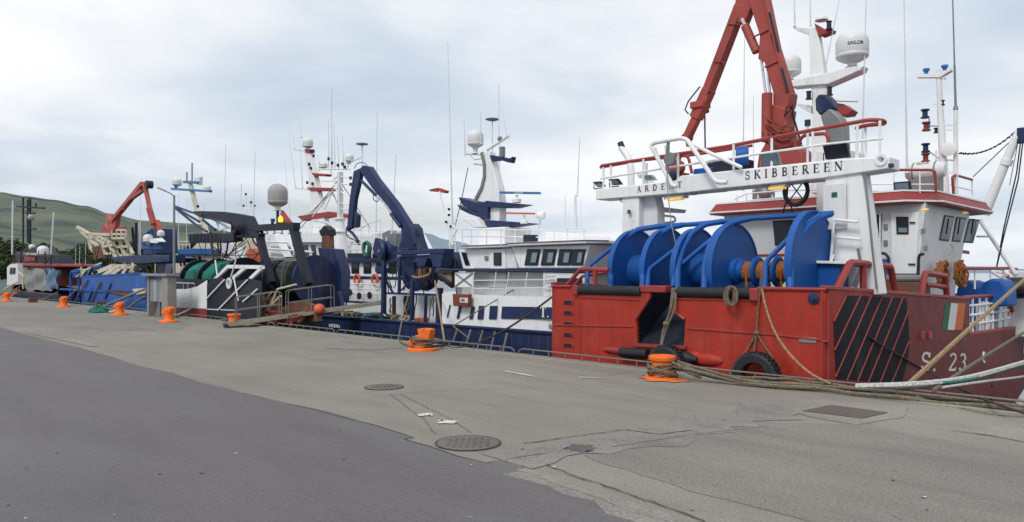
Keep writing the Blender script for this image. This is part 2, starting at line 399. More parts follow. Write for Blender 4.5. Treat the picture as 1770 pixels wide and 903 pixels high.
fac = mth('ADD', mth('MULTIPLY', c1, .55), mth('MULTIPLY', c2, .45))
shade = ramp(nt, fac, [(.36, (.52, .60, .71)), (.45, (.64, .71, .79)), (.51, (.78, .815, .86)), (.58, (.92, .935, .95))]).outputs[0]
# a brighter, milkier band low over the horizon
low = mth('MULTIPLY', mth('SUBTRACT', 1, mth('MINIMUM', mth('MULTIPLY', mth('ABSOLUTE', sep.outputs[2]), 4.5), 1)), .35)
shade2 = mixc(nt, low, shade, (.60, .68, .76))
gap = ramp(nt, cloud(.6, 5, (1.4, 9.0, 0), .2), [(.56, (0, 0, 0)), (.70, (.4, .4, .4))]).outputs[0]
nt.links.new(mixc(nt, gap, shade2, sc_.outputs[0]), bg.inputs[0]); bg.inputs[1].default_value = 1.10
sun = bpy.data.lights.new('sun', 'SUN'); so = bpy.data.objects.new('sun', sun); COL.objects.link(so)
sun.energy = 1.9; sun.angle = math.radians(16); sun.color = (1, .96, .90)
so.rotation_euler = (PI/2-SUN_EL, 0, math.radians(180)-SUN_AZ)
sd = Vector((math.sin(SUN_AZ), math.cos(SUN_AZ), 0))*math.cos(SUN_EL)+Vector((0, 0, math.sin(SUN_EL)))
so.rotation_euler = sd.to_track_quat('Z', 'Y').to_euler()

# ================================================================ ground materials
def groundmat(name, c0, c1_, grain, streakv, rough=.9, spots=(0, 0, 0), purple=None, sg=.5):
    m, nt, b = newmat(name)
    big = noise(nt, .16, 6, .6); mid = noise(nt, .9, 8, .65, streakv); fine = noise(nt, grain, 3, .7)
    base = ramp(nt, big, [(.30, c0), (.68, c1_)]).outputs[0]
    if purple: base = mixc(nt, ramp(nt, noise(nt, .33, 7, .65, (.35, 1.3, 1)), [(.44, (0, 0, 0)), (.56, (1, 1, 1))]).outputs[0], base, purple)
    k = ramp(nt, mid, [(.28, (.62,)*3), (.5, (1,)*3), (.75, (1.22,)*3)]).outputs[0]
    mu = nt.nodes.new('ShaderNodeMix'); mu.data_type = 'RGBA'; mu.blend_type = 'MULTIPLY'; mu.inputs[0].default_value = sg
    nt.links.new(base, mu.inputs[6]); nt.links.new(k, mu.inputs[7])
    k2 = ramp(nt, fine, [(.30, (.5,)*3), (.5, (1,)*3), (.75, (1.5,)*3)]).outputs[0]
    mu2 = nt.nodes.new('ShaderNodeMix'); mu2.data_type = 'RGBA'; mu2.blend_type = 'MULTIPLY'; mu2.inputs[0].default_value = .75
    nt.links.new(mu.outputs[2], mu2.inputs[6]); nt.links.new(k2, mu2.inputs[7])
    sp = ramp(nt, noise(nt, 2.3, 9, .75), [(.60, (0, 0, 0)), (.72, (1, 1, 1))]).outputs[0]
    sm = nt.nodes.new('ShaderNodeMath'); sm.operation = 'MULTIPLY'; sm.inputs[1].default_value = .45; nt.links.new(sp, sm.inputs[0])
    nt.links.new(mixc(nt, sm.outputs[0], mu2.outputs[2], spots), b.inputs['Base Color'])
    rr = N(nt, 'ShaderNodeMapRange'); rr.inputs[3].default_value = rough-.22; rr.inputs[4].default_value = rough
    nt.links.new(mid, rr.inputs[0]); nt.links.new(rr.outputs[0], b.inputs['Roughness'])
    b.inputs['Specular IOR Level'].default_value = .35
    bump(nt, b, fine, .35, .006)
    return m
M['concrete'] = groundmat('weathered_concrete', (.172, .162, .140), (.250, .232, .197), 38, (.35, 2.0, 1), spots=(.12, .118, .11))
M['concrete_light'] = groundmat('pale_concrete', (.192, .180, .154), (.262, .243, .204), 38, (.35, 2.0, 1), spots=(.15, .15, .14))
M['concrete_rough'] = groundmat('broken_concrete', (.15, .147, .135), (.24, .23, .205), 26, (1, 1, 1), spots=(.10, .10, .09), sg=.8)
M['concrete_dark'] = groundmat('damp_concrete', (.150, .145, .129), (.212, .201, .176), 38, (.35, 2.0, 1), spots=(.10, .10, .098))
M['asphalt'] = groundmat('asphalt', (.107, .101, .102), (.138, .130, .130), 70, (.3, 1.3, 1), .85, spots=(.13, .12, .125), purple=(.118, .104, .111))
M['asphalt_edge'] = groundmat('worn_asphalt', (.14, .13, .14), (.17, .16, .165), 60, (.3, 1.3, 1), .9, spots=(.10, .095, .10))
M['crack2'] = groundmat('faint_crack', (.085, .08, .072), (.13, .125, .11), 40, (1, 1, 1))
M['crack'] = groundmat('dark_crack', (.04, .038, .034), (.075, .07, .06), 40, (1, 1, 1))
M['pot'] = groundmat('pothole_gravel', (.07, .068, .06), (.13, .125, .11), 30, (1, 1, 1), sg=.9)
M['iron'] = groundmat('cast_iron', (.10, .092, .08), (.145, .13, .11), 40, (1, 1, 1), .7, spots=(.12, .07, .05))
M['plate'] = groundmat('steel_plate', (.105, .088, .080), (.135, .112, .10), 30, (1, 1, 1), .75, spots=(.14, .10, .08))
M['marking'] = groundmat('worn_white_marking', (.45, .45, .43), (.62, .62, .6), 24, (1, 1, 1), spots=(.2, .2, .19), sg=.9)
M['paintspill'] = groundmat('orange_paint_spill', (.55, .16, .05), (.62, .22, .09), 24, (1, 1, 1), spots=(.3, .2, .14), sg=.9)
def struct(o): o['kind'] = 'structure'; return o
def gp(px, py, z=0.0): p = q(px, py, z=0); p.z = z; return p
def sheet(name, pts, mat, z, sub=None):
    if name == 'quay_patch':
        out = []
        for a, b in zip(pts, pts[1:]+pts[:1]):
            n = max(1, min(60, int((b-a).length/.22))); k = min(.06, (b-a).length*.02)
            for i in range(n):
                p = a.lerp(b, i/n); out.append(Vector((p.x+random.uniform(-k, k), p.y+random.uniform(-k, k), 0)))
        pts = out
    m_ = MB(); m_.face([Vector((p[0], p[1], z)) for p in pts]); bmesh.ops.triangulate(m_.bm, faces=m_.bm.faces)
    return struct(m_.build(name, mat, org=(0, 0, 0)))
# quay: one big sheet with a vertical wall towards the harbour
m_ = MB(); m_.box(-600, 300, -500, 0.0, -6, 0); quay = struct(m_.build('quay_ground', M['concrete'], org=(0, 0, 0)))
MB().box(-600, 300, -.42, .03, -.6, .035).build('quay_kerb_edge', M['concrete_light'], org=(0, 0, 0), bevel=.02)['kind'] = 'structure'
# asphalt road with a ragged edge
edge_px = [(-700, 484), (-150, 527), (0, 566), (40, 578), (130, 600), (190, 617), (240, 633), (300, 645), (345, 661), (420, 680), (470, 693), (520, 703), (580, 716),
           (650, 736), (716, 757), (699, 760), (742, 772), (790, 789), (842, 801), (862, 797), (905, 806), (902, 814), (960, 838), (1040, 866), (1100, 886), (1148, 906), (1260, 960), (1500, 1100)]
pts = []
ep = [gp(*p) for p in edge_px]
for a, b in zip(ep, ep[1:]):
    n = max(1, int((b-a).length/.35)); n = min(n, 40)
    for i in range(n):
        p = a.lerp(b, i/n); pts.append((p.x, p.y+random.uniform(-.025, .025)*(1 if n > 1 else 0)))
pts += [(ep[-1].x, ep[-1].y), (40, -60), (-600, -60), (-600, ep[0].y)]
sheet('road', pts, M['asphalt'], .0085)
# lighter worn strip along the road joint
def strip(name, pxs, wd, mat, z, jag=.3, step=.25):
    P = [gp(*p) for p in pxs]; L, R = [], []
    for a, b in zip(P, P[1:]):
        n = max(1, min(60, int((b-a).length/step))); d = (b-a).normalized(); nn = Vector((-d.y, d.x, 0))
        for i in range(n):
            c = a.lerp(b, i/n)+nn*random.uniform(-jag, jag)*wd; h = wd/2*random.uniform(.5, 1.2)
            L.append(c+nn*h); R.append(c-nn*h)
    L.append(P[-1]); m_ = MB()
    A = [m_.bm.verts.new((p.x, p.y, z)) for p in L]; B = [m_.bm.verts.new((p.x, p.y, z)) for p in R]
    for i in range(len(B)-1): m_.bm.faces.new([A[i], A[i+1], B[i+1], B[i]])
    m_.bm.faces.new([A[-2], A[-1], B[-1]])
    return struct(m_.build(name, mat, org=(0, 0, 0)))
strip('road_worn_edge', [(50, 576), (90, 583), (140, 594), (170, 600)], .3, M['concrete_light'], .0115, .15)
strip('road_worn_edge', [(903, 812), (960, 835), (1040, 862), (1100, 882), (1160, 905)], .12, M['concrete_light'], .012)
strip('road_edge_crack', [(420, 681), (520, 704), (650, 737), (716, 758), (699, 761), (742, 773), (790, 790), (842, 802), (862, 798)], .022, M['crack'], .0125, .4)
# concrete patches, seams and cracks
sheet('quay_patch', [gp(0, 527), gp(70, 532), (gp(330, 560)), gp(300, 575), gp(0, 563), gp(-300, 540), gp(-260, 505)], M['concrete_dark'], .004)
sheet('quay_patch', [gp(1010, 790), gp(1240, 728), gp(1500, 735), gp(1770, 790), gp(2100, 860), gp(1900, 1000), gp(1500, 930), gp(1200, 850)], M['concrete_dark'], .004)
sheet('quay_patch', [gp(1345, 700), gp(1420, 690), gp(1570, 705), gp(1560, 722), gp(1480, 735), gp(1400, 722)], M['concrete_light'], .0066)
sheet('quay_patch', [gp(1680, 748), gp(1770, 728), gp(1900, 740), gp(1900, 790), gp(1770, 765)], M['concrete_light'], .0066)
strip('rough_band', [(880, 800), (960, 782), (1060, 770), (1180, 748), (1300, 722), (1330, 712), (1390, 700)], .95, M['concrete_rough'], .0080, .12)
strip('rough_band', [(905, 815), (960, 838), (1040, 865), (1130, 898), (1250, 950)], .35, M['concrete_rough'], .0095, .3)
for pth, wd in [([(905, 768), (960, 760), (1020, 752), (1080, 744), (1100, 747), (1140, 752), (1200, 745)], .04), ([(875, 796), (930, 787), (958, 784)], .03),
               ([(945, 805), (990, 823), (1035, 838), (1100, 860), (1200, 896), (1240, 915)], .035), ([(1060, 774), (1200, 752), (1330, 738)], .02),
               ([(674, 682), (700, 702), (735, 728), (752, 752)], .022), ([(692, 682), (735, 704), (780, 726), (816, 750)], .022), ([(640, 686), (760, 676), (900, 672)], .018),
               ([(420, 628), (560, 622), (700, 615)], .03), ([(560, 603), (640, 606), (700, 602)], .09), ([(1645, 745), (1680, 750), (1730, 757)], .03),
               ([(1040, 650), (1095, 644)], .03), ([(1540, 893), (1562, 903)], .02), ([(590, 590), (640, 596)], .03),
               ([(320, 655), (560, 640), (720, 630), (900, 614)], .012), ([(720, 668), (960, 660), (1180, 700)], .012)]:
    strip('surface_crack', pth, wd*.62, M['crack2'] if wd < .035 else M['crack'], .0125, .9, .09)
for px, py, r in [(735, 718, .12), (745, 719, .05), (773, 731, .14), (762, 729, .05)]:
    c = gp(px, py); sheet('paint_splash', [(c.x+r*random.uniform(.5, 1.2)*math.cos(a), c.y+r*random.uniform(.5, 1.2)*math.sin(a)) for a in [i*.52 for i in range(12)]], M['marking'], .013)
strip('worn_line', [(872, 643), (905, 648), (935, 654)], .09, M['marking'], .0128, .3)
strip('worn_line', [(1000, 653), (1050, 655)], .07, M['marking'], .0128, .5)
for _ in range(70):      # scraps and gull droppings
    c = gp(random.uniform(0, 1770), random.uniform(600, 900)); r = random.uniform(.008, .022)
    if c.y > -1: continue
    sheet('ground_speck', [(c.x+r*math.cos(a)*random.uniform(.6, 1.3), c.y+r*math.sin(a)*random.uniform(.6, 1.3)) for a in [i*1.05 for i in range(6)]], M[random.choice(['marking', 'crack', 'crack', 'concrete_light'])], .0135)
c = gp(1003, 776); sheet('pothole', [(c.x+.2*math.cos(a)*random.uniform(.6, 1.2), c.y+.2*math.sin(a)*random.uniform(.6, 1.2)) for a in [i*.3 for i in range(21)]], M['pot'], .0135)
# water
m, nt, b = newmat('harbour_water'); b.inputs['Base Color'].default_value = (.02, .035, .04, 1); b.inputs['Roughness'].default_value = .08
bump(nt, b, noise(nt, 1.2, 5), .5, .15); M['water'] = m
MB().face([(-6000, .0, -2.6), (6000, .0, -2.6), (6000, 9000, -2.6), (-6000, 9000, -2.6)])
m_ = MB(); m_.face([(-3000, 0, -2.6), (3000, 0, -2.6), (3000, 6000, -2.6), (-3000, 6000, -2.6)]); struct(m_.build('harbour_water', M['water'], org=(0, 0, 0)))

# ================================================================ hills
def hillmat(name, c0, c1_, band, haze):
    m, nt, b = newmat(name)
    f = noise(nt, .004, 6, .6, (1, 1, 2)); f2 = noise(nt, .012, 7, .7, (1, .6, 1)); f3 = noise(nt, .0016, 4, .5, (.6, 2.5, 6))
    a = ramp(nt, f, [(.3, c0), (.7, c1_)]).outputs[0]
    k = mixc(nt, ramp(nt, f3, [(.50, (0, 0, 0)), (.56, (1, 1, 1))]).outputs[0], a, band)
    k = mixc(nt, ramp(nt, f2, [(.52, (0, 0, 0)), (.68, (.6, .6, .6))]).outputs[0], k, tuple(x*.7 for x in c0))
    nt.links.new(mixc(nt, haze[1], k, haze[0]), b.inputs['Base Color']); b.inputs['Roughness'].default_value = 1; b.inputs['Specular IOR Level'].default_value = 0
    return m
def hills(name, prof, D0, D1, mat, z0=-3, n=160, rows=26, amp=14):
    m_ = MB(); secs = []
    def ry(px):
        for a, b in zip(prof, prof[1:]):
            if a[0] <= px <= b[0]:
                t = (px-a[0])/(b[0]-a[0]); t = t*t*(3-2*t); return a[1]+(b[1]-a[1])*t
        return prof[-1][1]
    ks = [random.uniform(0, 6) for _ in range(8)]
    for j in range(rows+1):
        t = j/rows*1.25; row = []
        for i in range(n+1):
            px = prof[0][0]+(prof[-1][0]-prof[0][0])*i/n; D = D0+(D1-D0)*t
            H = (HY-ry(px))/F*D1+EYE
            s = min(t, 1); f = (s*s*(3-2*s))*.75+.25*s
            if t > 1: f = 1-(t-1)*1.6
            nz = sum(math.sin(px*.013*(k+1)+D*.006*(k+1)+ks[k])/(k+1) for k in range(5))*amp*(1-abs(2*min(s, 1)-1))
            x = (px-CX)/F*D
            row.append((x, D, z0+(H-z0)*f+nz*.5))
        secs.append(row)
    m_.loft(secs); o = m_.build(name, mat, world=True, ang=3); return struct(o)
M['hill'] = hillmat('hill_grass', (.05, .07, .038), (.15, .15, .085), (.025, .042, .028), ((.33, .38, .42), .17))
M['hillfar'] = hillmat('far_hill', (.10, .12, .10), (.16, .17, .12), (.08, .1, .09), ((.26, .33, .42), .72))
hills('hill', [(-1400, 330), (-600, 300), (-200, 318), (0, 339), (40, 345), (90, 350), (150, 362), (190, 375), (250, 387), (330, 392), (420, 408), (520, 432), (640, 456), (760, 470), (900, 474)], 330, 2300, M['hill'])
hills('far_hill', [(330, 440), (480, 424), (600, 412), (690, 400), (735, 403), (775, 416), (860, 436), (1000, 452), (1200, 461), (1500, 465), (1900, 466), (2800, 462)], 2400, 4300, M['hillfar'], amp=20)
# near shore with trees
M['shore'] = groundmat('shore_grass', (.05, .07, .035), (.09, .10, .05), 3, (1, 1, 1))
m_ = MB(); m_.loft([[((-2200+x*30), 150+0*x, -3) for x in range(60)], [((-2200+x*30), 165, 1.0+math.sin(x)*.4) for x in range(60)], [((-2200+x*30), 380, 3+math.sin(x*.7)) for x in range(60)]])
struct(m_.build('shore', M['shore'], world=True))
def leafmat(name, c0, c1_):
    m, nt, b = newmat(name); f = noise(nt, .55, 3); oi = nt.nodes.new('ShaderNodeObjectInfo')
    a = ramp(nt, f, [(.3, c0), (.7, c1_)]).outputs[0]
    k = nt.nodes.new('ShaderNodeHueSaturation'); nt.links.new(a, k.inputs['Color'])
    mr = N(nt, 'ShaderNodeMapRange'); mr.inputs[3].default_value = .65; mr.inputs[4].default_value = 1.3; nt.links.new(oi.outputs['Random'], mr.inputs[0]); nt.links.new(mr.outputs[0], k.inputs['Value'])
    nt.links.new(k.outputs[0], b.inputs['Base Color']); b.inputs['Roughness'].default_value = .9; b.inputs['Specular IOR Level'].default_value = .1; return m
M['leaf'] = leafmat('tree_foliage', (.022, .04, .018), (.06, .085, .035)); M['bark'] = paint('bark', (.06, .05, .04), .9)
def make_tree(seed, H, Wd):
    rnd = random.Random(seed)
    t = bpy.data.objects.new('tree', None); COL.objects.link(t); QO[t.name] = Vector((0, 0, 0))
    m_ = MB(); m_.tube([(0, 0, -.5), (.1, 0, H*.3), (0, .1, H*.7)], H*.03, 7, r1=H*.012)
    for k in range(5):
        a = rnd.uniform(0, 6.3); m_.tube([(0, 0, H*(.2+.1*k)), (math.cos(a)*Wd*.4, math.sin(a)*Wd*.4, H*(.4+.1*k))], H*.014, 5, r1=H*.005)
    m_.build('trunk', M['bark'], t)
    m_ = MB(); cl = []
    for k in range(11):
        a = rnd.uniform(0, 6.3); r = rnd.uniform(0, .36)*Wd; z = rnd.uniform(.25, .85)*H
        cl.append((Vector((math.cos(a)*r, math.sin(a)*r, z)), rnd.uniform(.16, .27)*Wd*(1.1-.4*z/H)))
    for c, r in cl:
        for i in range(95):
            d = Vector((rnd.gauss(0, 1), rnd.gauss(0, 1), rnd.gauss(0, 1))).normalized()*r*rnd.uniform(.7, 1.15)
            p = c+d; s = rnd.uniform(.03, .06)*Wd; n = (d.normalized()+Vector((rnd.uniform(-.6, .6), rnd.uniform(-.6, .6), rnd.uniform(-.3, .8)))).normalized()
            a = n.orthogonal().normalized(); b = n.cross(a)
            m_.face([p+a*s, p+b*s*.6, p-a*s, p-b*s*.6])
    m_.build('crown', M['leaf'], t); return t
protos = [make_tree(s, h, w_) for s, h, w_ in ((1, 8, 7), (2, 6, 8), (3, 9, 6))]
used = [False]*3; rt = random.Random(5)
tl = []
for i in range(40):
    px = -60+i*16.5+rt.uniform(-8, 8); D = rt.uniform(165, 260)
    if px > 610: continue
    k = rt.randrange(3); s = rt.uniform(.75, 1.25)*(1.15 if px < 60 else .95 if px < 230 else .62)
    o = protos[k] if not used[k] else copy_tree(protos[k]); used[k] = True
    o.location = ((px-CX)/F*D, D, 1.0); o.rotation_euler.z = rt.uniform(0, 6.3); o.scale = (s*rt.uniform(.9, 1.2),)*2+(s,)
    tag(o, 'dark green bushy tree on the far shore below the hill', 'tree', 'trees along the shore behind the boats')
for i in range(44):
    px = -40+i*8.5+rt.uniform(-5, 5); D = rt.uniform(150, 200); o = copy_tree(protos[rt.randrange(3)]); s = rt.uniform(.55, .95)*(1.1 if px < 110 else .8)
    o.location = ((px-CX)/F*D, D, .6); o.rotation_euler.z = rt.uniform(0, 6.3); o.scale = (s*1.25, s*1.25, s)
    tag(o, 'dark green bushy tree on the far shore below the hill', 'tree', 'trees along the shore behind the boats')
def wood(px0, px1, D, z, h, n, seed):
    rr = random.Random(seed); m_ = MB()
    for i in range(n):
        px = rr.uniform(px0, px1); d = D+rr.uniform(-25, 25); c = Vector(((px-CX)/F*d, d, z+rr.uniform(-2, h)*(.6+.4*math.sin(px*.09+seed))))
        s = rr.uniform(.9, 2.0); a = Vector((rr.gauss(0, 1), rr.gauss(0, 1), rr.gauss(0, 1))).normalized(); b = a.orthogonal().normalized()
        m_.face([c+a*s, c+b*s*.7, c-a*s, c-b*s*.7])
    o = m_.build('distant_wood', M['leaffar'], world=True); o['kind'] = 'stuff'; o['label'] = 'dark band of woodland low on the hillside'; o['category'] = 'woodland'
M['leaffar'] = leafmat('distant_foliage', (.04, .058, .042), (.075, .095, .065))
wood(-60, 150, 600, 15, 9, 5200, 1); wood(170, 345, 640, 17, 12, 5200, 2); wood(60, 260, 480, 8, 6, 3600, 3)
# ================================================================ red trawler, stern to the quay
def hp(px, py, P0, n):                  # sight line cut by any plane of the quay frame
    a = Vector((CU, CV, EYE)); d = q(px, py, z=EYE-1) if False else None
    r = (px-CX)/F; s = (HY-py)/F; dr = Vector((SN*r-CS, CS*r+SN, s)); n = Vector(n)
    return a+dr*((Vector(P0)-a).dot(n)/dr.dot(n))
def ql(pxs, v0, v1=None):               # photo polyline on a plane, or drifting from v0 to v1
    n = len(pxs); v1 = v0 if v1 is None else v1
    return [q(*p, v=v0+(v1-v0)*i/max(1, n-1)) for i, p in enumerate(pxs)]
def qu(pxs, u0, u1=None):
    n = len(pxs); u1 = u0 if u1 is None else u1
    return [q(*p, u=u0+(u1-u0)*i/max(1, n-1)) for i, p in enumerate(pxs)]
RB = thing('fishing_trawler', 'red trawler with blue net drums, white stern gantry and S. 23 on its maroon side', 'fishing boat', (3.06, .5, -2.6), 'fishing trawlers moored along the quay')
HV = .5; UL = -.36; UR = 6.50; UC = (UL+UR)/2
# hull sides (both) and bow
def halfw(v):
    return 3.43 if v < 17 else 3.43*max(0.02, (1-((v-17)/9.5)**2.0))
def topz(v): return 1.78-.047*(v-HV) if v < 9.8 else (.36-.016*(v-9.8) if v < 17.5 else .24+((v-17.5)/9)**1.5*1.1)
vs = [HV+.06, 1.5, 3, 4, 5.2, 6.5, 8, 9.79, 9.8, 11, 12.5, 14, 15.5, 17, 18.5, 20, 21.5, 23, 24.2, 25.2, 26.3]
m_ = MB()
for sgn in (1, -1):
    secs = []
    for v in vs:
        hw = halfw(v); zt = topz(v); fl = .12+.5*max(0, (v-15)/9)
        secs.append([(UC+sgn*(hw*.35), v, -3.6), (UC+sgn*(hw*(1-fl)), v, -3.2), (UC+sgn*(hw*(1-fl*.25)), v, -1.9), (UC+sgn*hw, v, -.6), (UC+sgn*hw, v, zt)])
    m_.loft(secs)
hull = m_.build('hull', [M['maroon'], M['red']], RB)
for p in hull.data.polygons:
    if p.center.y+.5 < 3.2: p.material_index = 1
md = hull.modifiers.new('thick', 'SOLIDIFY'); md.thickness = .08; md.offset = 0
M['red2'] = paint('mid_red_hull_paint', (.30, .028, .020), .5, .2, .4, (.12, .03, .02), bs=.3, spec=.3)
hull.data.materials.append(M['red2'])
for p in hull.data.polygons:
    if p.center.y+.5 < 3.2: p.material_index = 2
# transom with the stern ramp opening
tp = [q(x, y, v=HV) for x, y in [(1124, 500), (1124, 514), (1100, 551), (1101, 594), (1182, 598), (1184, 552), (1162, 536), (1160, 500)]]
ZT = 1.74
pts = [Vector((UL, HV, -3.5)), Vector((UL, HV, ZT-.02))]+[Vector((tp[0].x, HV, ZT-.02))]+tp[1:-1]+[Vector((tp[-1].x, HV, ZT)), Vector((UR, HV, ZT+.04)), Vector((UR, HV, -3.5))]
P_poly('transom', M['red'], RB, pts, (0, .1, 0), bevel=.015)
hu0, hu1 = tp[3].x-.05, tp[5].x+.05
m_ = MB(); z0, z1 = tp[3].z-.05, ZT-.05; vb = HV+1.9
P_poly('stern_ramp', M['dark'], RB, [(hu0, HV+.1, z0), (hu1, HV+.1, z0), (hu1, vb, z1), (hu0, vb, z1)], (0, .03, -.03))
for uu in (hu0-.06, hu1): P_box('ramp_cheek', M['dark'], RB, uu, uu+.06, HV+.1, vb, z0-.1, z1)
m_ = MB(); rp = [Vector((p.x, HV-.02, p.z)) for p in tp]
m_.tube(rp[1:3], .035, 6); m_.tube(rp[5:7], .035, 6); m_.bar(rp[3]+Vector((-.05, 0, -.03)), rp[4]+Vector((.08, 0, -.03)), .09, .07)
m_.build('ramp_frame', M['redrail'], RB)
# deck, bulwark caps
P_box('deck', M['steel'], RB, UL+.1, UR-.1, HV+.1, 22, .2, .32, bevel=0)
m_ = MB(); cap = [(UR-.02, v, topz(v)+.03) for v in (HV, 3, 6, 9.7)]
m_.beams(cap, .16, .07); m_.bar((UR-.02, 9.72, topz(9.7)+.03), (UR-.02, 9.78, .42), .1, .06); m_.beams([(UR-.02+(halfw(v)-3.43), v, topz(v)+.03) for v in (9.8, 12, 14, 16, 17, 18.5, 20, 21.5)], .14, .07)
m_.beams([(UL+.02, v, topz(v)+.03) for v in (HV, 3, 6, 9.7)], .16, .07)
m_.build('bulwark_cap', M['redrail'], RB, bevel=.01)
m_ = MB(); m_.box(UL-.02, UL+.62, HV-.05, HV+.25, ZT-.03, ZT+.03); m_.box(tp[0].x-.28, tp[0].x+.42, HV-.04, HV+.28, ZT-.10, ZT+.05)
u_ = q(1310, 500, v=HV).x; m_.box(u_, UR+.02, HV-.05, HV+.25, ZT, ZT+.06); m_.box(u_-.14, u_+.05, HV-.10, HV+.26, ZT-.22, ZT+.03)
u0_ = q(1000, 500, v=HV).x; m_.box(u0_-.12, u0_+.03, HV-.10, HV+.26, ZT-.2, ZT+.03)
m_.build('transom_cap', M['redrail'], RB, bevel=.02)
for a, b in ((1003, 1109), (1172, 1307)):
    A, B = q(a, 507, v=HV+.02), q(b, 508, v=HV+.02); A.z = B.z = ZT-.08
    MB().cyl(A, B, .115, seg=20).build('stern_roller', M['black'], RB)
# weld lines and rubbing strips
m_ = MB()
for pl in ([(953, 562), (992, 563)], [(994, 563), (1095, 565)], [(1187, 568), (1310, 577), (1328, 578), (1418, 588)], [(1004, 514), (1105, 519)], [(1172, 517), (1306, 520)]):
    m_.tube(ql(pl, HV-.005), .022, 6)
m_.tube(qu([(1421, 590), (1440, 592), (1500, 588), (1563, 585), (1610, 584), (1668, 582)], UR+.005), .03, 6)
m_.tube(ql([(1001, 508), (1004, 615)], HV-.005), .012, 5); m_.tube(qu([(1421, 503), (1421, 680)], UR+.0), .02, 5)
m_.tube([(UL+.02, HV, -3), (UL+.02, HV, ZT)], .03, 6)
m_.build('rubbing_strip', M['redrail'], RB)
# climbing holes in the transom and side
for i, y in enumerate((523, 541, 560, 579, 597)):
    c = q(983, y, v=HV); m_ = MB().box(c.x-.13, c.x+.13, HV-.012, HV+.01, c.z-.06, c.z+.06)
    h = m_.build('climbing_hole', M['dark'], RB, bevel=.03)
    MB().tube([c+Vector((-.15, -.01, -.06)), c+Vector((-.13, -.02, .05)), c+Vector((.13, -.02, .05)), c+Vector((.15, -.01, -.06))], .022, 6, .05).build('hole_rim', M['redrail'], h)
for y in (594, 630, 647, 665, 689):
    c = q(1717, y, u=UR); P_box('climbing_hole', M['dark'], RB, UR-.02, UR+.012, c.y-.14, c.y+.14, c.z-.05, c.z+.05)
c = q(1397, 588, v=HV); P_box('freeing_port', M['steel'], RB, c.x-.18, c.x+.16, HV-.014, HV, c.z-.055, c.z+.05)
c = q(1407, 516, v=HV); MB().lathe([(0, 0), (.1, 0), (.11, .03), (.08, .04)], c, (0, -1, 0), 18).build('fairlead', M['navy'], RB)
c = q(953, 565, v=HV); MB().lathe([(0, 0), (.05, 0), (.075, .02), (.06, .04)], c, (0, -1, 0), 14).build('fairlead', M['steel'], RB)
M['scuff'] = paint('scuffed_black_paint', (.010, .011, .016), .65, .3, .3, (.07, .05, .05), bs=.3, spec=.2)
# black scuff patch with diagonal ribs on the side
patch = qu([(1464, 511), (1515, 513), (1566, 516), (1570, 560), (1571, 585), (1571, 600), (1566, 635), (1558, 664), (1446, 655), (1443, 600), (1441, 556)], UR+.046)
m_ = MB(); m_.prism(patch, (.006, 0, 0)); m_.build('scuff_patch', M['scuff'], RB)
m_ = MB()
for a, b in (((1463, 511), (1441, 556)), ((1487, 512), (1442, 606)), ((1505, 513), (1444, 652)), ((1524, 514), (1463, 659)), ((1542, 514), (1481, 661)), ((1560, 515), (1500, 662)), ((1570, 537), (1520, 664)), ((1571, 590), (1540, 664))):
    m_.tube(qu([a, b], UR+.05), .019, 6)
m_.build('diagonal_rib', M['redrail'], RB)
# painted flag, number
for k, (a, b, mt) in enumerate(((1631, 1641, 'flaggreen'), (1641, 1652, 'flagwhite'), (1653, 1665, 'flagorange'))):
    g = qu([(a+3, 524), (b+4, 525), (b-2, 571), (a-3, 570)], UR+.045+.002*k)
    m_ = MB(); m_.prism(g, (.004, 0, 0)); m_.build('painted_flag', M[mt], RB)
pa, pb, pc = q(1590, 642, u=UR+.047), q(1651, 641, u=UR+.047), q(1594, 608, u=UR+.047)
ex = (pb-pa)/1.0; h_ = (pc-pa).z
def numfn(x, y, k=0): return Vector((pa.x+k, pa.y, pa.z))+Vector((0, x*abs(pb.y-pa.y)/(2.42*h_), y+(pb.z-pa.z)*x/(2.42*h_)))
roman('S. 23', numfn, h_, M['letter'], RB, slant=.12, boldx=1.15)
for x, y in ((1697, 618), (1767, 605)):
    c = q(x, y, u=UR); m_ = MB(); m_.tube([c+Vector((.05, .1*math.cos(a), .15*math.sin(a))) for a in [i*.6 for i in range(10)]], .03, 6, closed=False); m_.build('hawse_ring', M['letter'], RB)
for x in (1590, 1603): c = q(x, 579, u=UR); P_box('hinge', M['redrail'], RB, UR, UR+.08, c.y-.1, c.y+.1, c.z-.1, c.z+.08)
# fenders low on the stern
m_ = MB(); m_.cyl(q(1073, 609, v=HV-.1), q(1120, 612, v=HV-.12), .11, seg=14); m_.cyl(q(1185, 620, v=HV-.1), q(1205, 622, v=HV-.1), .16, .05, seg=14); m_.build('stern_fender', M['black'], RB)
m_ = MB(); m_.ball(q(1062, 606, v=HV), .14, 10, (2.6, .5, .6)); m_.build('bumper_pad', M['redrail'], RB)
m_ = MB(); m_.ball(q(1220, 622, v=HV), .22, 12, (1.9, .4, .62)); m_.ball(q(1200, 618, v=HV), .16, 10, (1.2, .5, .9)); m_.build('bumper_pad', M['red'], RB)
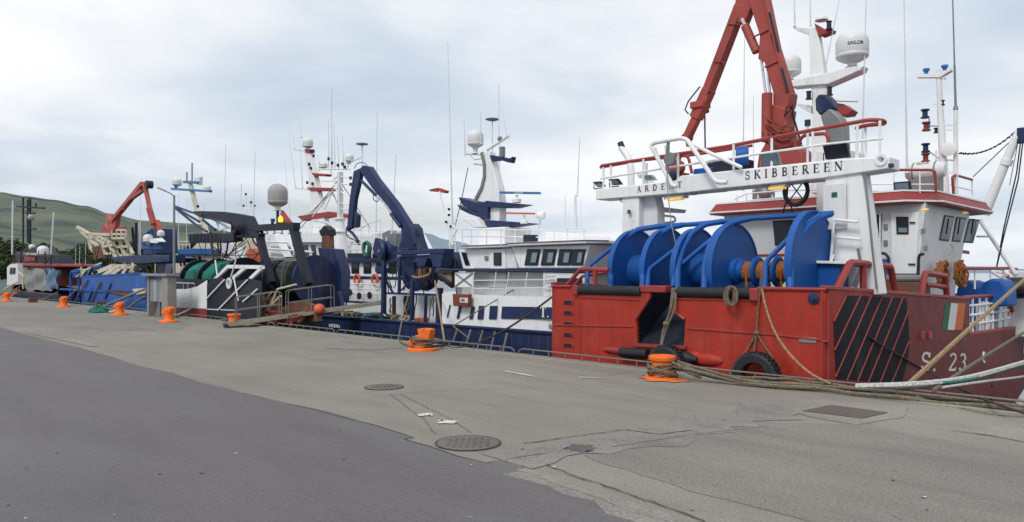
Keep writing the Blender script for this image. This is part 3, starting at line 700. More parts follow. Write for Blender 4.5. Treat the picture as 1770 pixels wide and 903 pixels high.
# red guard frames on the rails
m_ = MB(); R_ = .055
m_.tube(ql([(976, 498), (1004, 465), (1052, 467)], .62), R_, 8, .08); m_.tube(ql([(1029, 468), (1028, 500)], .62), R_, 8)
m_.build('guard_frame', M['redrail'], RB)
m_ = MB(); m_.tube(qu([(1444, 505), (1470, 454), (1539, 461), (1549, 510)], UR-.05), .075, 8, .1)
for a, b in (((1492, 457), (1492, 507)), ((1524, 460), (1529, 509))): m_.tube(qu([a, b], UR-.05), .07, 8)
m_.build('guard_frame', M['redrail'], RB)
m_ = MB(); m_.tube(qu([(1592, 512), (1599, 472), (1633, 477), (1637, 514)], UR-.05), .075, 8, .08); m_.tube(qu([(1600, 492), (1634, 496)], UR-.05), .06, 8); m_.build('guard_frame', M['redrail'], RB)
# ---- blue net drums: flanges across the boat, seen edge to edge
def flange(px, py, r, vc=2.0, name='net_drum', core=0, par=RB, mat='blue', hub=False):
    c = q(px, py, v=vc); k = r
    m_ = MB().lathe([(0, -.045), (k*.95, -.045), (k*.97, -.07), (k, -.07), (k, .07), (k*.97, .07), (k*.95, .045), (0, .045)], c, (1, 0, 0), 48)
    o = m_.build(name, M[mat], par)
    if hub: MB().lathe([(.30, .04), (.30, .16), (.24, .18), (.24, .30), (.16, .32), (.16, .42), (0, .42)], c, (1, 0, 0), 24).build('hub', M[mat], o)
    rb_ = MB()
    for i in range(8):
        a = i*PI/4+.2; rb_.bar(c+Vector((-.06, math.cos(a)*.28, math.sin(a)*.28)), c+Vector((-.06, math.cos(a)*k*.92, math.sin(a)*k*.92)), .035, .03)
    if core: rb_.cyl(c, c-Vector((core, 0, 0)), .42, seg=24)
    rb_.build('drum_core', M[mat], o)
    return c
d = [flange(1098, 470, 1.05), flange(1153, 470, 1.05, core=.9), flange(1204, 470, 1.02), flange(1268, 469, 1.07, core=.95, hub=True), flange(1404, 458, 1.14)]
m_ = MB(); m_.cyl(d[3]+Vector((.4, 0, 0)), d[4], .08, seg=12); m_.build('drum_shaft', M['steel'], RB)
for px in (1310, 1345):
    c = q(px, 470, v=2.0); MB().lathe([(0, -.05), (.3, -.05), (.34, -.02), (.34, .02), (.3, .05), (0, .05)], c, (1, 0, 0), 20).build('whipping_drum', M['blue'], RB)
for px, w_ in ((1297, .3), (1324, .2), (1357, .34)):
    c = q(px, 470, v=2.0); m_ = MB()
    for i in range(5): m_.tube([c+Vector((-w_/2+w_*i/4, .19*math.cos(a), .19*math.sin(a))) for a in [k*PI/5 for k in range(10)]], .045, 6, closed=True)
    m_.tube(sag(c+Vector((0, -.2, 0)), c+Vector((.05, -.25, -.5)), 0, 4), .025, 5)
    m_.build('rope_coil', M['ropeorange'], RB)
for px in (1320, 1385): c = q(px, 480, v=2.0); MB().prism([c+Vector((0, -.35, -.8)), c+Vector((0, .35, -.8)), c+Vector((0, .15, .2)), c+Vector((0, -.15, .2))], (.06, 0, 0)).build('drum_bearing', M['blue'], RB, bevel=.01)
# pipe guard frame over the drums
tr = .058
m_ = MB(); m_.tube(ql([(1100, 397), (1143, 391), (1200, 388), (1262, 382), (1280, 379), (1440, 369)], 2.15), tr, 10, .1)
m_.build('guard_top_rail', M['blue'], RB)
for pl in ([(1055, 500), (1057, 460), (1066, 432), (1082, 411), (1103, 397), (1143, 391)], [(1110, 500), (1112, 460), (1121, 430), (1136, 408), (1156, 395), (1180, 389)],
           [(1171, 500), (1172, 460), (1180, 430), (1196, 403), (1218, 388), (1250, 383)], [(1217, 500), (1218, 460), (1226, 427), (1240, 402), (1262, 386), (1296, 378)],
           [(1366, 500), (1367, 450), (1377, 420), (1393, 395), (1413, 378), (1436, 370)]):
    P_tube('guard_hoop', M['blue'], RB, ql(pl, .85, 2.15), .07, 10, .12)
for pl in ([(1015, 500), (1015, 463), (1056, 430), (1096, 398)], [(1119, 500), (1121, 466), (1182, 420), (1219, 389)], [(1163, 496), (1167, 466), (1229, 415), (1264, 386)], [(1322, 500), (1324, 452), (1382, 394), (1416, 373)]):
    P_tube('guard_brace', M['blue'], RB, ql(pl, .8, 1.9), .052, 10, .12)
P_tube('guard_brace', M['redrail'], RB, ql([(990, 500), (1006, 478), (1054, 470)], 1.2), .04, 8, .06)
# blue winch box beside the right leg
g0, g1 = q(1393, 452, v=2.2), q(1442, 500, v=2.2)
P_box('winch_box', M['blue'], RB, g0.x, g1.x+.1, 2.2, 2.7, 1.0, g0.z-.05, bevel=.02)
P_poly('winch_shelf', M['white'], RB, ql([(1391, 450), (1462, 453), (1462, 457), (1391, 455)], 2.1), (0, .6, 0))
# ---- stern gantry
GV = 2.7
m_ = MB()
bl = [q(*p, v=GV) for p in ((1029, 327), (1166, 312.5), (1176, 304), (1412, 279), (1450, 275), (1537, 270), (1537, 292), (1422, 309), (1236, 328), (1175, 335), (1030, 346))]
m_.prism(bl, (0, .62, 0)); gb = m_.build('gantry_beam', M['white'], RB, bevel=.03)
c = q(1523, 277, v=GV); MB().lathe([(.07, 0), (.12, 0), (.12, .03), (.07, .03), (.05, 0)], c+Vector((0, 0, 0)), (0, -1, 0), 18).build('towing_eye', M['white'], gb)
for i, x in enumerate((1075, 1200, 1325, 1440)):
    a = q(x, 345-(x-1030)*.105+3, v=GV+.1); m_ = MB().tube([a+Vector((0.06*math.cos(t), 0, .06*math.sin(t)-.04)) for t in [k*PI/4 for k in range(8)]], .015, 6, closed=True); m_.build('shackle', M['steel'], gb)
def beamfn(px0, pyb, slope=(271-327)/(1537-1029.)):
    A = q(px0, pyb, v=GV-.004); B = q(px0+100, pyb+100*slope, v=GV-.004); d_ = (B-A).normalized()
    return lambda x, y, k=0: A+d_*x+Vector((0, -k, y))
roman('ARDENT', beamfn(1101, 333), .155, M['ink'], gb, gap=.78, sx=1.02, boldx=1.15)
roman('SKIBBEREEN', beamfn(1288, 311, -.098), .19, M['ink'], gb, gap=.5, sx=1.02, boldx=1.1)
rleg = [q(*p, v=GV+.06) for p in ((1424, 296), (1488, 290), (1519, 510), (1446, 510))]
lg = P_poly('gantry_leg', M['white'], RB, rleg, (0, .5, 0), bevel=.03)
P_poly('leg_hatch', M['white2'], lg, ql([(1422, 320), (1462, 315), (1463, 395), (1422, 399)], GV-.02), (0, .05, 0), bevel=.02)
P_poly('leg_sign', M['flaggreen'], lg, ql([(1437, 333), (1447, 332), (1447, 341), (1437, 342)], GV-.03), (0, .01, 0))
m_ = MB(); m_.tube(ql([(1436, 452), (1441, 385), (1441, 380), (1483, 384)], GV-.12), .03, 8, .1); m_.tube(ql([(1443, 410), (1488, 414)], GV-.12), .03, 8); m_.tube(ql([(1441, 440), (1436, 453)], GV-.12), .03, 8); m_.build('leg_handrail', M['white'], lg)
m_ = MB().tube(ql([(1494, 300), (1500, 350), (1508, 430), (1516, 500)], GV), .025, 6); m_.tube(ql([(1483, 430), (1487, 450), (1484, 470), (1475, 495)], GV-.05), .03, 6); m_.build('leg_cable', M['steel'], lg)
lleg = [q(*p, v=GV+.06) for p in ((1076, 338), (1104, 335), (1104, 470), (1074, 470))]
lg2 = P_poly('gantry_leg', M['white'], RB, lleg, (0, .5, 0), bevel=.03)
P_poly('leg_flank', M['white2'], lg2, ql([(1104, 336), (1130, 334), (1136, 360), (1136, 470), (1104, 470)], GV+.3), (0, .35, 0))  # shaded face of the leg, its shade put into the greyer white
P_poly('leg_sign', M['flaggreen'], lg2, ql([(1084, 363), (1090, 363), (1090, 370), (1084, 370)], GV-.03), (0, .01, 0))
m_ = MB(); m_.prism(ql([(1134, 357), (1166, 361), (1163, 367), (1134, 366)], 4.0), (0, .6, 0)); m_.tube(ql([(1136, 372), (1166, 375), (1168, 383), (1150, 386), (1140, 383)], 4.0), .03, 8, .1); m_.build('side_platform', M['white2'], RB)
# lamps under and on the beam
for a in ((1147, 343), (1324, 324)):
    A = [q(a[0]+dx, a[1]+dx*-.105+dy, v=GV+.12) for dx, dy in ((0, -3), (34, -3), (34, 2), (0, 2))]
    m_ = MB().prism(A, (0, .25, 0)); o = m_.build('strip_lamp', M['white2'], gb)
    A = [q(a[0]+3+dx, a[1]+dx*-.105+dy, v=GV+.11) for dx, dy in ((0, 0), (28, 0), (26, 4.5), (2, 4.5))]
    MB().prism(A, (0, .2, 0)).build('lamp_tube', M['lamp'], o)
def flood(px, py, v, w_=.3, h_=.22, par=RB, mat='dark', tilt=.1, glass='glassp'):
    c = q(px, py, v=v); m_ = MB(); m_.prism([c+Vector((-w_/2, tilt, -h_/2)), c+Vector((w_/2, tilt, -h_/2)), c+Vector((w_/2, 0, h_/2)), c+Vector((-w_/2, 0, h_/2))], (0, .12, 0))
    m_.bar(c+Vector((-w_/2-.02, .1, -h_/2-.06)), c+Vector((w_/2+.02, .1, -h_/2-.06)), .03, .03); m_.bar(c+Vector((-w_/2-.02, .1, -h_/2-.06)), c+Vector((-w_/2-.02, .1, 0)), .02, .03)
    o = m_.build('floodlight', M[mat], par, bevel=.02)
    k = .8; MB().prism([c+Vector((-w_/2*k, tilt*.9-.012, -h_/2*k)), c+Vector((w_/2*k, tilt*.9-.012, -h_/2*k)), c+Vector((w_/2*k, .0, h_/2*k)), c+Vector((-w_/2*k, .0, h_/2*k))], (0, .01, 0)).build('lens', M[glass], o)
    return o
flood(1030, 318, GV, .26, .12, tilt=.2); flood(1058, 314, GV, .3, .14, tilt=.2); flood(1117, 307, GV+.3, .3, .12, mat='white2', tilt=.2); flood(1328, 275, GV-.05, .42, .26, mat='steel', tilt=.15); flood(1442, 261, GV-.05, .50, .28, mat='dark', glass='dark', tilt=.15)
P_box('junction_box', M['navy'], RB, q(1535, 288, v=GV).x, q(1543, 288, v=GV).x, GV, GV+.1, q(1535, 290, v=GV).z, q(1535, 283, v=GV).z)
# gantry platform and rails
bz = lambda x: q(x, 327-(x-1029)*.11, v=GV)
A, B = bz(1031), bz(1535)
m_ = MB(); m_.prism([A+Vector((0, .1, 0)), B+Vector((0, .1, 0)), B+Vector((-.1, .9, 0)), q(1400, 285, v=GV)+Vector((0, 2.2, 0)), A+Vector((.8, 2.6, 0))], (0, 0, -.06)); m_.build('gantry_platform', M['white2'], RB)
m_ = MB(); m_.tube(ql([(1040, 287), (1130, 273), (1260, 253), (1400, 226), (1505, 207), (1528, 209), (1530, 214), (1496, 217), (1480, 222)], GV+.05, GV+.9), .045, 8, .12)
m_.tube([q(1040, 287, v=GV+.05), q(1038, 290, v=GV+1.0), q(1060, 286, v=GV+2.2), q(1105, 278, v=GV+2.2), q(1200, 268, v=GV+2.2), q(1300, 252, v=GV+2.2)], .04, 8, .2)
m_.tube(ql([(1380, 275), (1380, 248), (1388, 234), (1428, 231), (1432, 240), (1432, 262)], GV+1.6), .045, 8, .12)
m_.tube(ql([(1168, 300), (1176, 270), (1180, 268), (1190, 272), (1196, 300)], GV+.9), .04, 8, .1)
m_.build('platform_rail', M['redrail'], RB)
m_ = MB(); m_.tube(ql([(1038, 309), (1150, 291), (1300, 268), (1425, 250), (1525, 240)], GV+.06), .028, 8)
for x in (1043, 1056, 1112, 1172, 1268, 1334, 1405, 1482, 1521):
    yb = 327-(x-1029)*.11; yt = 287-(x-1040)*.162; m_.tube([q(x, yb, v=GV+.06), q(x, yt, v=GV+.06)], .03, 6)
m_.tube([q(1496, 217, v=GV+.9), q(1497, 275, v=GV+.9)], .03, 6); m_.tube([q(1482, 222, v=GV+.9), q(1480, 276, v=GV+.9)], .03, 6)
m_.build('platform_stanchion', M['white'], RB)
m_ = MB(); m_.tube(ql([(1171, 322), (1163, 322), (1125, 252), (1131, 247), (1176, 239), (1187, 241), (1236, 313), (1246, 316), (1257, 315)], GV-.25), .055, 10, .12)
m_.tube(ql([(1150, 252), (1152, 318)], GV-.2), .018, 6); m_.tube(ql([(1133, 256), (1148, 296)], GV-.2), .025, 6); m_.tube(ql([(1195, 248), (1230, 266), (1282, 290)], GV-.1), .045, 8)
m_.build('hoist_frame', M['white'], RB)
# hanging block and wire in the frame
c = q(1158, 275, v=GV-.25); m_ = MB().lathe([(0, -.05), (.16, -.05), (.16, .05), (0, .05)], c, (0, 1, 0), 14); m_.bar(q(1155, 245, v=GV-.25), q(1153, 300, v=GV-.25), .07, .05); m_.build('hanging_block', M['steel'], RB)
P_tube('wire', M['steel'], RB, ql([(1153, 296), (1154, 330), (1160, 385), (1172, 440)], GV-.3, 1.2), .012, 5)
# machinery on the platform
m_ = MB(); g = q(1218, 300, v=GV+1.0); m_.box(g.x-.35, g.x+.3, g.y, g.y+.7, g.z-.45, g.z+.15); m_.build('winch_housing', M['blue'], RB, bevel=.04)
m_ = MB(); g = q(1252, 285, v=GV+.9); m_.box(g.x-.35, g.x+.5, g.y, g.y+.6, g.z-.4, g.z+.12); m_.cyl(g+Vector((-.6, .2, .05)), g+Vector((.4, .2, .05)), .08); m_.build('deck_winch', M['dark'], RB, bevel=.03)
c = q(1283, 270, v=GV+.9); MB().lathe([(0, -.15), (.22, -.15), (.25, 0), (.22, .15), (0, .15)], c, (1, .5, 0), 18).build('winch_end_cover', M['blue'], RB)
m_ = MB(); c = q(1170, 290, v=GV+.8); m_.lathe([(0, -.1), (.2, -.1), (.2, .1), (0, .1)], c, (0, 1, 0), 16); m_.box(c.x-.3, c.x+.2, c.y, c.y+.3, c.z-.4, c.z-.15); m_.build('capstan', M['crane_red'], RB)
m_ = MB(); c = q(1162, 306, v=GV+.5); m_.ball(c, .16, 10); m_.box(c.x-.1, c.x+.25, c.y, c.y+.2, c.z-.25, c.z); m_.build('gear_clutter', M['navy'], RB)
P_tube('exhaust_pipe', M['white'], RB, ql([(1091, 330), (1091, 290), (1086, 272), (1074, 255)], GV+1.5), .10, 12, .2)
P_tube('exhaust_pipe', M['dark'], RB, ql([(1077, 259), (1072, 247)], GV+1.5), .09, 12)
c = q(1113, 301, v=GV+.9); m_ = MB().lathe([(0, 0), (.12, .02), (.14, .12), (.06, .2), (0, .2)], c, (0, -1, 0), 14); m_.box(c.x-.06, c.x+.06, c.y, c.y+.1, c.z-.4, c.z+.3); m_.build('searchlight', M['white'], RB)
# hanging tyre and straps under the beam
c = q(1376, 332, v=GV+.4); m_ = MB(); m_.tube([c+Vector((.27*math.cos(t), .02*math.sin(2*t), .30*math.sin(t))) for t in [k*PI/8 for k in range(16)]], .05, 8, closed=True)
m_.tube(ql([(1362, 318), (1360, 345), (1352, 372)], GV+.3), .02, 5); m_.tube(ql([(1366, 350), (1370, 368)], GV+.3), .02, 5); m_.tube(ql([(1366, 316), (1388, 345)], GV+.38), .015, 5); m_.tube(ql([(1386, 318), (1366, 345)], GV+.38), .015, 5)
m_.build('hanging_hose_ring', M['black'], RB)
# ---- red knuckle boom crane
CVp = 4.4
cr = MB(); base = q(1350, 275, v=CVp)
bz0 = A.z+.0
s1 = ql([(1311, 268), (1322, 248), (1368, 246), (1386, 262), (1388, 290), (1308, 292)], CVp-.35); cr.prism(s1, (0, .7, 0))
cr.prism(ql([(1320, 248), (1322, 188), (1331, 180), (1362, 188), (1358, 215), (1368, 247)], CVp-.25), (0, .5, 0))
cr.prism(ql([(1336, 195), (1350, 210), (1363, 180), (1366, 160), (1350, 145), (1338, 160)], CVp-.22), (0, .44, 0))
cr.build('crane_column', M['crane_red'], RB, bevel=.03)
m_ = MB(); m_.prism(ql([(1336, 192), (1365, 178), (1366, 160), (1341, 78), (1327, 10), (1318, -32), (1284, -34), (1290, -10), (1313, 62), (1310, 102), (1321, 108), (1336, 160)], CVp-.16), (0, .32, 0))
m_.bar(q(1362, 160, v=CVp-.2), q(1318, -20, v=CVp-.2), .1, .1); bm_ = m_.build('main_boom', M['crane_red'], RB, bevel=.02)
m_ = MB(); m_.bar(q(1346, 90, v=CVp-.24), q(1330, 22, v=CVp-.24), .05, .05); m_.bar(q(1352, 118, v=CVp-.24), q(1362, 158, v=CVp-.24), .05, .06); m_.tube(ql([(1368, 175), (1372, 205), (1385, 250)], CVp), .03, 6); m_.tube(ql([(1366, 190), (1356, 202), (1360, 185)], CVp-.3), .02, 6); m_.build('hydraulic_hose', M['dark'], bm_)
m_ = MB(); m_.prism(ql([(1271, 0), (1283, -34), (1300, -32), (1298, 12), (1287, 40), (1274, 40), (1268, 20)], CVp-.12), (0, .26, 0))
m_.bar(q(1281, 10, v=CVp), q(1222, 165, v=CVp), .28, .25, (0, 1, 0)); m_.bar(q(1226, 155, v=CVp), q(1203, 205, v=CVp), .30, .28, (0, 1, 0)); m_.bar(q(1214, 183, v=CVp), q(1189, 236, v=CVp), .22, .2, (0, 1, 0))
ob = m_.build('outer_boom', M['crane_red'], RB, bevel=.02)
m_ = MB(); m_.box(*(lambda c: (c.x-.25, c.x+.16, c.y-.2, c.y+.2, c.z-.12, c.z+.06))(q(1213, 180, v=CVp))); c = q(1188, 238, v=CVp); m_.cyl(c+Vector((0, -.15, 0)), c+Vector((0, .15, 0)), .11, seg=14); m_.bar(c, c+Vector((.05, 0, -.25)), .12, .1); m_.build('boom_tip', M['crane_red'], ob, bevel=.02)
m_ = MB(); m_.tube(ql([(1210, 150), (1190, 175), (1184, 190), (1190, 197)], CVp-.2), .02, 6); m_.tube(ql([(1228, 157), (1222, 164)], CVp-.2), .02, 6); m_.build('hydraulic_hose', M['dark'], ob)
m_ = MB(); m_.cyl(q(1288, 45, v=CVp-.1), q(1308, 90, v=CVp-.1), .11, seg=14); o = m_.build('lift_cylinder', M['crane_red'], bm_); MB().cyl(q(1283, 33, v=CVp-.1), q(1288, 46, v=CVp-.1), .05, seg=10).build('piston_rod', M['chrome'], o)
for x0, x1 in ((1316, 1324), (1325, 1331)): o = MB().cyl(q(x0, 105, v=CVp-.1), q(x1, 165, v=CVp-.1), .035, seg=10).build('piston_rod', M['chrome'], RB)
MB().cyl(q(1326, 162, v=CVp-.3), q(1325, 245, v=CVp-.3), .13, seg=14).build('slew_cylinder', M['crane_red'], RB)
# tangle of hoses round the column
m_ = MB(); rr = random.Random(3)
for i in range(9):
    a, b = q(1318+rr.uniform(0, 8), rr.uniform(200, 235), v=CVp-.42), q(1370+rr.uniform(-8, 10), rr.uniform(205, 262), v=CVp-.4); m_.tube(sag(a, b, rr.uniform(.05, .25), 7, .04), .022, 5)
m_.build('hose_tangle', M['brownred'], RB)
m_ = MB(); m_.tube(ql([(1218, 185), (1219, 260)], CVp+.3), .022, 6); m_.ball(q(1222, 192, v=CVp+.3), .07, 8); m_.build('light_pole', M['dark'], RB)
# ---- funnel exhaust: navy cowl on grey pipe
m_ = MB(); m_.prism(ql([(1408, 172), (1414, 163), (1428, 163), (1436, 172), (1440, 186), (1431, 192), (1417, 200), (1409, 190)], 6.0), (0, .42, 0)); m_.build('exhaust_cowl', M['navy'], RB, bevel=.05)
m_ = MB(); m_.prism(ql([(1417, 200), (1434, 186), (1452, 202), (1458, 215), (1461, 285), (1432, 287), (1430, 240), (1424, 222)], 6.0), (0, .42, 0)); m_.build('exhaust_stack', M['steel'], RB, bevel=.05)
m_ = MB(); a, b = q(1412, 262, v=5.85), q(1462, 300, v=5.85); m_.box(a.x, b.x, 5.8, 7.2, .3, a.z); m_.build('funnel_casing', M['white'], RB, bevel=.03)
# ---- wheelhouse
WV = 8.5
def wb(px, py, v=WV): return q(px, py, v=v)
ul_, ur_ = -.15, 5.83
P0 = Vector((ur_, WV, 4.0)); tilt = .12; NS = Vector((1, 0, -tilt))        # flared side wall
def sw(px, py, off=.0): return hp(px, py, P0+Vector((off, 0, 0)), NS)
zt_, zb_ = 3.98, .3
def sideu(z): return ur_+(z-4.0)*tilt
m_ = MB(); VF = 14.0
foot = [(ul_, WV), (None, WV), (None, VF-1.5), (3.9, VF), (1.7, VF), (ul_, VF-1.2)]
lo = [Vector((sideu(1.0) if a is None else a, b-(0 if b == WV else .7), zb_)) for a, b in foot]; hi = [Vector((sideu(zt_) if a is None else a, b+(0 if b == WV else .25), zt_)) for a, b in foot]
m_.loft([lo, hi], closed=True)
wh = m_.build('wheelhouse', M['white2'], RB, bevel=.03)
rf = [(ul_-.25, WV-.45), (ur_-.35, WV-.45), (ur_+.28, WV+.45), (ur_+.28, VF+.1), (ur_-1.3, VF+1.0), (1.4, VF+1.0), (ul_-.25, VF)]
m_ = MB(); m_.prism([(a, b, 3.93) for a, b in rf], (0, 0, .06)); eave = m_.build('roof_eave', M['redrail'], wh, bevel=.01)
def ring(k, z): return [Vector((2.8+(a-2.8)*k, 11.3+(b-11.3)*k, z)) for a, b in rf]
m_ = MB(); m_.loft([ring(.985, 3.99), ring(1.0, 4.02), ring(.955, 4.27), ring(.93, 4.29)], closed=True); m_.build('roof_fascia', M['redrail'], wh)
for k, z in ((1.004, 4.0), (.957, 4.29)):
    m_ = MB(); P = ring(k, z); m_.beams(P+[P[0]], .035, .045); m_.build('fascia_trim', M['white'], wh)
# aft face windows, door, stripe
def pane(par, pts, off, frame=.035, name='window', gm='glass'):
    off = Vector(off); f = MB().prism([p+off*.3 for p in pts], off*.7).build(name, M['dark'], par, bevel=.012)
    c = sum(pts, Vector())/len(pts)
    MB().prism([c+(p-c)*.86+off*.9 for p in pts], off*.3).build('pane', M[gm], f); return f
pane(wh, [wb(*p, v=WV) for p in ((1336, 382), (1371, 380), (1373, 421), (1340, 425))], (0, -.03, 0))
pane(wh, [wb(*p, v=WV) for p in ((1381, 379), (1420, 377), (1420, 420), (1383, 422))], (0, -.03, 0))
P_poly('wall_stripe', M['redrail'], wh, [wb(*p, v=WV-.003) for p in ((1255, 441), (1366, 439), (1366, 443), (1255, 445))], (0, -.012, 0), bevel=0)
pane(wh, [wb(*p, v=WV) for p in ((1500, 372), (1524, 371), (1524, 418), (1502, 418))], (0, -.03, 0))
dr = [wb(*p, v=WV) for p in ((1540, 366), (1588, 368), (1586, 474), (1541, 474))]
do = MB().prism([p+Vector((0, -.01, 0)) for p in dr], (0, -.04, 0)).build('door', M['white'], wh, bevel=.02)
pane(do, [wb(*p, v=WV-.05) for p in ((1549, 375), (1571, 375), (1571, 405), (1550, 405))], (0, -.03, 0))
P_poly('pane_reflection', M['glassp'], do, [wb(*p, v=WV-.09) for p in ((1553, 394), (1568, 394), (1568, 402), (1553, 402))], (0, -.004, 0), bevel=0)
m_ = MB(); m_.tube([wb(1572, 385, v=WV-.08), wb(1582, 385, v=WV-.08)], .02, 6); m_.build('door_handle', M['dark'], do)
m_ = MB(); m_.tube([wb(1570, 457, v=WV-.08), wb(1582, 457, v=WV-.08)], .02, 6); m_.build('door_handle', M['dark'], do)
for x in (1514, 1521): P_tube('handrail', M['white'], wh, [wb(x, 368, v=WV-.12), wb(x, 440, v=WV-.12)], .022, 6)
for pl in ([(1516, 442), (1528, 437), (1536, 445), (1537, 470)], [(1587, 476), (1588, 444), (1592, 439), (1597, 440)]): P_tube('vent_pipe', M['dark'], wh, ql(pl, WV-.2), .04, 8, .06)
m_ = MB(); m_.prism([wb(*p, v=WV-.2) for p in ((1512, 448), (1534, 448), (1536, 500), (1516, 500))], (0, .15, 0)); m_.build('deck_locker', M['blue'], RB, bevel=.02)
P_tube('deck_pipe', M['steel'], RB, ql([(1530, 482), (1600, 482)], WV-.5), .10, 10)
m_ = MB(); a_, b_ = wb(1530, 488, v=WV-.7), wb(1600, 505, v=WV-.7); m_.box(a_.x, b_.x, WV-.75, WV-.3, b_.z-.3, a_.z); m_.build('deck_box', M['rust'], RB, bevel=.02)
# side windows and stripe, emblem
for c in (((1631, 372), (1648, 374), (1638, 418), (1621, 416)), ((1652, 375), (1669, 377), (1658, 419), (1643, 418)), ((1674, 378), (1692, 380), (1680, 421), (1663, 420))):
    pane(wh, [sw(*p, .0) for p in c], (.035, 0, 0))
for a, b in ((1605, 1631), (1652, 1675)): MB().prism([sw(x, y, .004) for x, y in ((a, 431), (b, 434), (b, 440), (a, 437))], (.012, 0, 0)).build('wall_stripe', M['redrail'], wh)
E = [sw(1640+7*math.cos(t), 441+20*math.sin(t)-(0 if math.sin(t) < 0 else 0), .006) for t in [k*PI/8 for k in range(16)]]
em = MB().prism(E, (.012, 0, 0)).build('painted_crest', M['steel'], wh)
m_ = MB(); m_.tube([e+Vector((.02, 0, 0)) for e in E], .018, 5, closed=True)
rr = random.Random(8)
for i in range(12):
    a = sw(1637+rr.uniform(-2, 7), 441+rr.uniform(-14, 13), .02); m_.ball(a, .035, 6)
m_.build('crest_relief', M['letter'], em)
for x, y, w__ in ((1607, 366, 14), (1668, 371, 14)):
    a = sw(x, y, .05) if x > 1620 else wb(x-8, y, v=WV-.3); MB().ball(a+Vector((0, 0, .05)), .06, 8, (1.6, 1.2, .5)).build('deck_lamp', M['lamp'], wh)
for x, y in ((1622, 472), (1655, 470)):
    c = sw(x, y, .25); rr = random.Random(x); m_ = MB()
    for k in range(7):
        r_ = rr.uniform(.22, .34); m_.tube([c+Vector((rr.uniform(-.05, .1)+.02*k, r_*math.cos(t)*.8, r_*1.15*math.sin(t)-.05)) for t in [j*PI/7 for j in range(14)]], .03, 5, closed=True)
    tag(m_.build('hung_rope_coil', M['ropeorange'], None, org=c), 'orange brown coil of rope hung on the red trawler wheelhouse side, %s' % ('nearer the door' if x == 1622 else 'under the forward window'), 'rope', 'rope coils on the red trawler wheelhouse')
# roof gear: rails, liferaft, flood, masts
m_ = MB(); m_.tube(ql([(1535, 294), (1610, 294), (1616, 297), (1618, 333)], WV+.1), .035, 8, .1); m_.tube(qu([(1648, 335), (1646, 306), (1652, 303), (1680, 311)], 5.5), .04, 8, .1)
m_.build('roof_rail', M['redrail'], wh)
m_ = MB(); m_.tube(ql([(1494, 319), (1616, 319)], WV+.1), .018, 6); m_.tube(ql([(1494, 331), (1616, 330)], WV+.1), .018, 6)
for x in (1504, 1545, 1590): m_.tube(ql([(x, 296 if x > 1530 else 310), (x, 336)], WV+.1), .02, 6)
m_.tube(qu([(1680, 311), (1681, 338)], 5.5), .022, 6); m_.tube(qu([(1648, 322), (1681, 330)], 5.5), .018, 6)
m_.tube(ql([(1270, 345), (1290, 335), (1350, 330), (1420, 328)], WV+.1), .02, 6); m_.tube(ql([(1270, 357), (1290, 347), (1350, 342), (1420, 340)], WV+.1), .02, 6)
for x in (1274, 1290, 1310, 1335, 1360, 1390, 1415): m_.tube(ql([(x, 337), (x, 368)], WV+.1), .02, 6)
m_.build('roof_stanchion', M['white'], wh)
m_ = MB(); a, b = wb(1395, 318, v=WV+1.5), wb(1435, 360, v=WV+1.5); m_.box(a.x, b.x, WV+1.5, WV+2.5, 4.2, a.z); m_.build('roof_locker', M['white'], wh, bevel=.03)
m_ = MB(); a, b = wb(1300, 326, v=WV+1.2), wb(1330, 350, v=WV+1.2); m_.box(a.x, b.x, WV+1.2, WV+1.6, 4.2, a.z); m_.ball(wb(1322, 335, v=WV+1), .2, 8); m_.build('roof_fittings', M['steel'], wh, bevel=.02)
c = q(1600, 297, v=WV+1.2); m_ = MB(); pr = []
m_.lathe([(0, -.52), (.16, -.50), (.24, -.40), (.27, -.28), (.27, .28), (.24, .40), (.16, .50), (0, .52)], c, (1, 0, 0), 20)
lr = m_.build('liferaft', M['radome'], RB)
MB().lathe([(.272, -.3), (.28, -.3), (.28, -.26), (.272, -.26)], c, (1, 0, 0), 20).build('raft_band', M['steel'], lr); MB().lathe([(.272, .26), (.28, .26), (.28, .3), (.272, .3)], c, (1, 0, 0), 20).build('raft_band', M['steel'], lr)
letters('RESCUE', c+Vector((-.02, -.2, .19)), .09, M['redrail'], lr)
P_box('raft_cradle', M['steel'], lr, c.x-.4, c.x+.4, c.y-.2, c.y+.2, 4.2, c.z-.2)
fl_ = flood(1558, 327, WV-.15, .42, .40, par=wh, tilt=.12)
flood(1262, 358, WV-.3, .24, .2, par=wh, tilt=.15)
# ---- main mast
MV = 9.4
m_ = MB(); m_.prism(ql([(1397, 48), (1412, 46), (1424, 120), (1437, 190), (1455, 335), (1402, 335), (1404, 200), (1400, 120)], MV), (0, .28, 0)); mast = m_.build('mast', M['white'], RB, bevel=.04)
m_ = MB(); m_.prism(ql([(1362, 140), (1399, 132), (1428, 126), (1466, 116), (1492, 113), (1487, 122), (1432, 146), (1400, 148), (1366, 151)], MV-.1), (0, .48, 0)); m_.build('mast_arm', M['white'], mast, bevel=.03)
m_ = MB(); m_.prism(ql([(1370, 47), (1398, 50), (1398, 60), (1375, 52)], MV), (0, .2, 0)); m_.prism(ql([(1372, 178), (1402, 183), (1402, 196), (1392, 192)], MV), (0, .3, 0)); m_.build('mast_bracket', M['white2'], mast)
m_ = MB(); m_.prism(ql([(1407, 40), (1418, 46), (1424, 52), (1438, 50), (1436, 55), (1418, 62), (1414, 60)], MV-.05), (0, .35, 0)); m_.build('mast_fin', M['redrail'], mast, bevel=.01)
m_ = MB(); m_.prism(ql([(1438, 177), (1458, 180), (1472, 190), (1467, 198), (1452, 200), (1444, 190)], MV-.3), (0, .5, 0)); m_.build('mast_fin', M['redrail'], mast, bevel=.01)
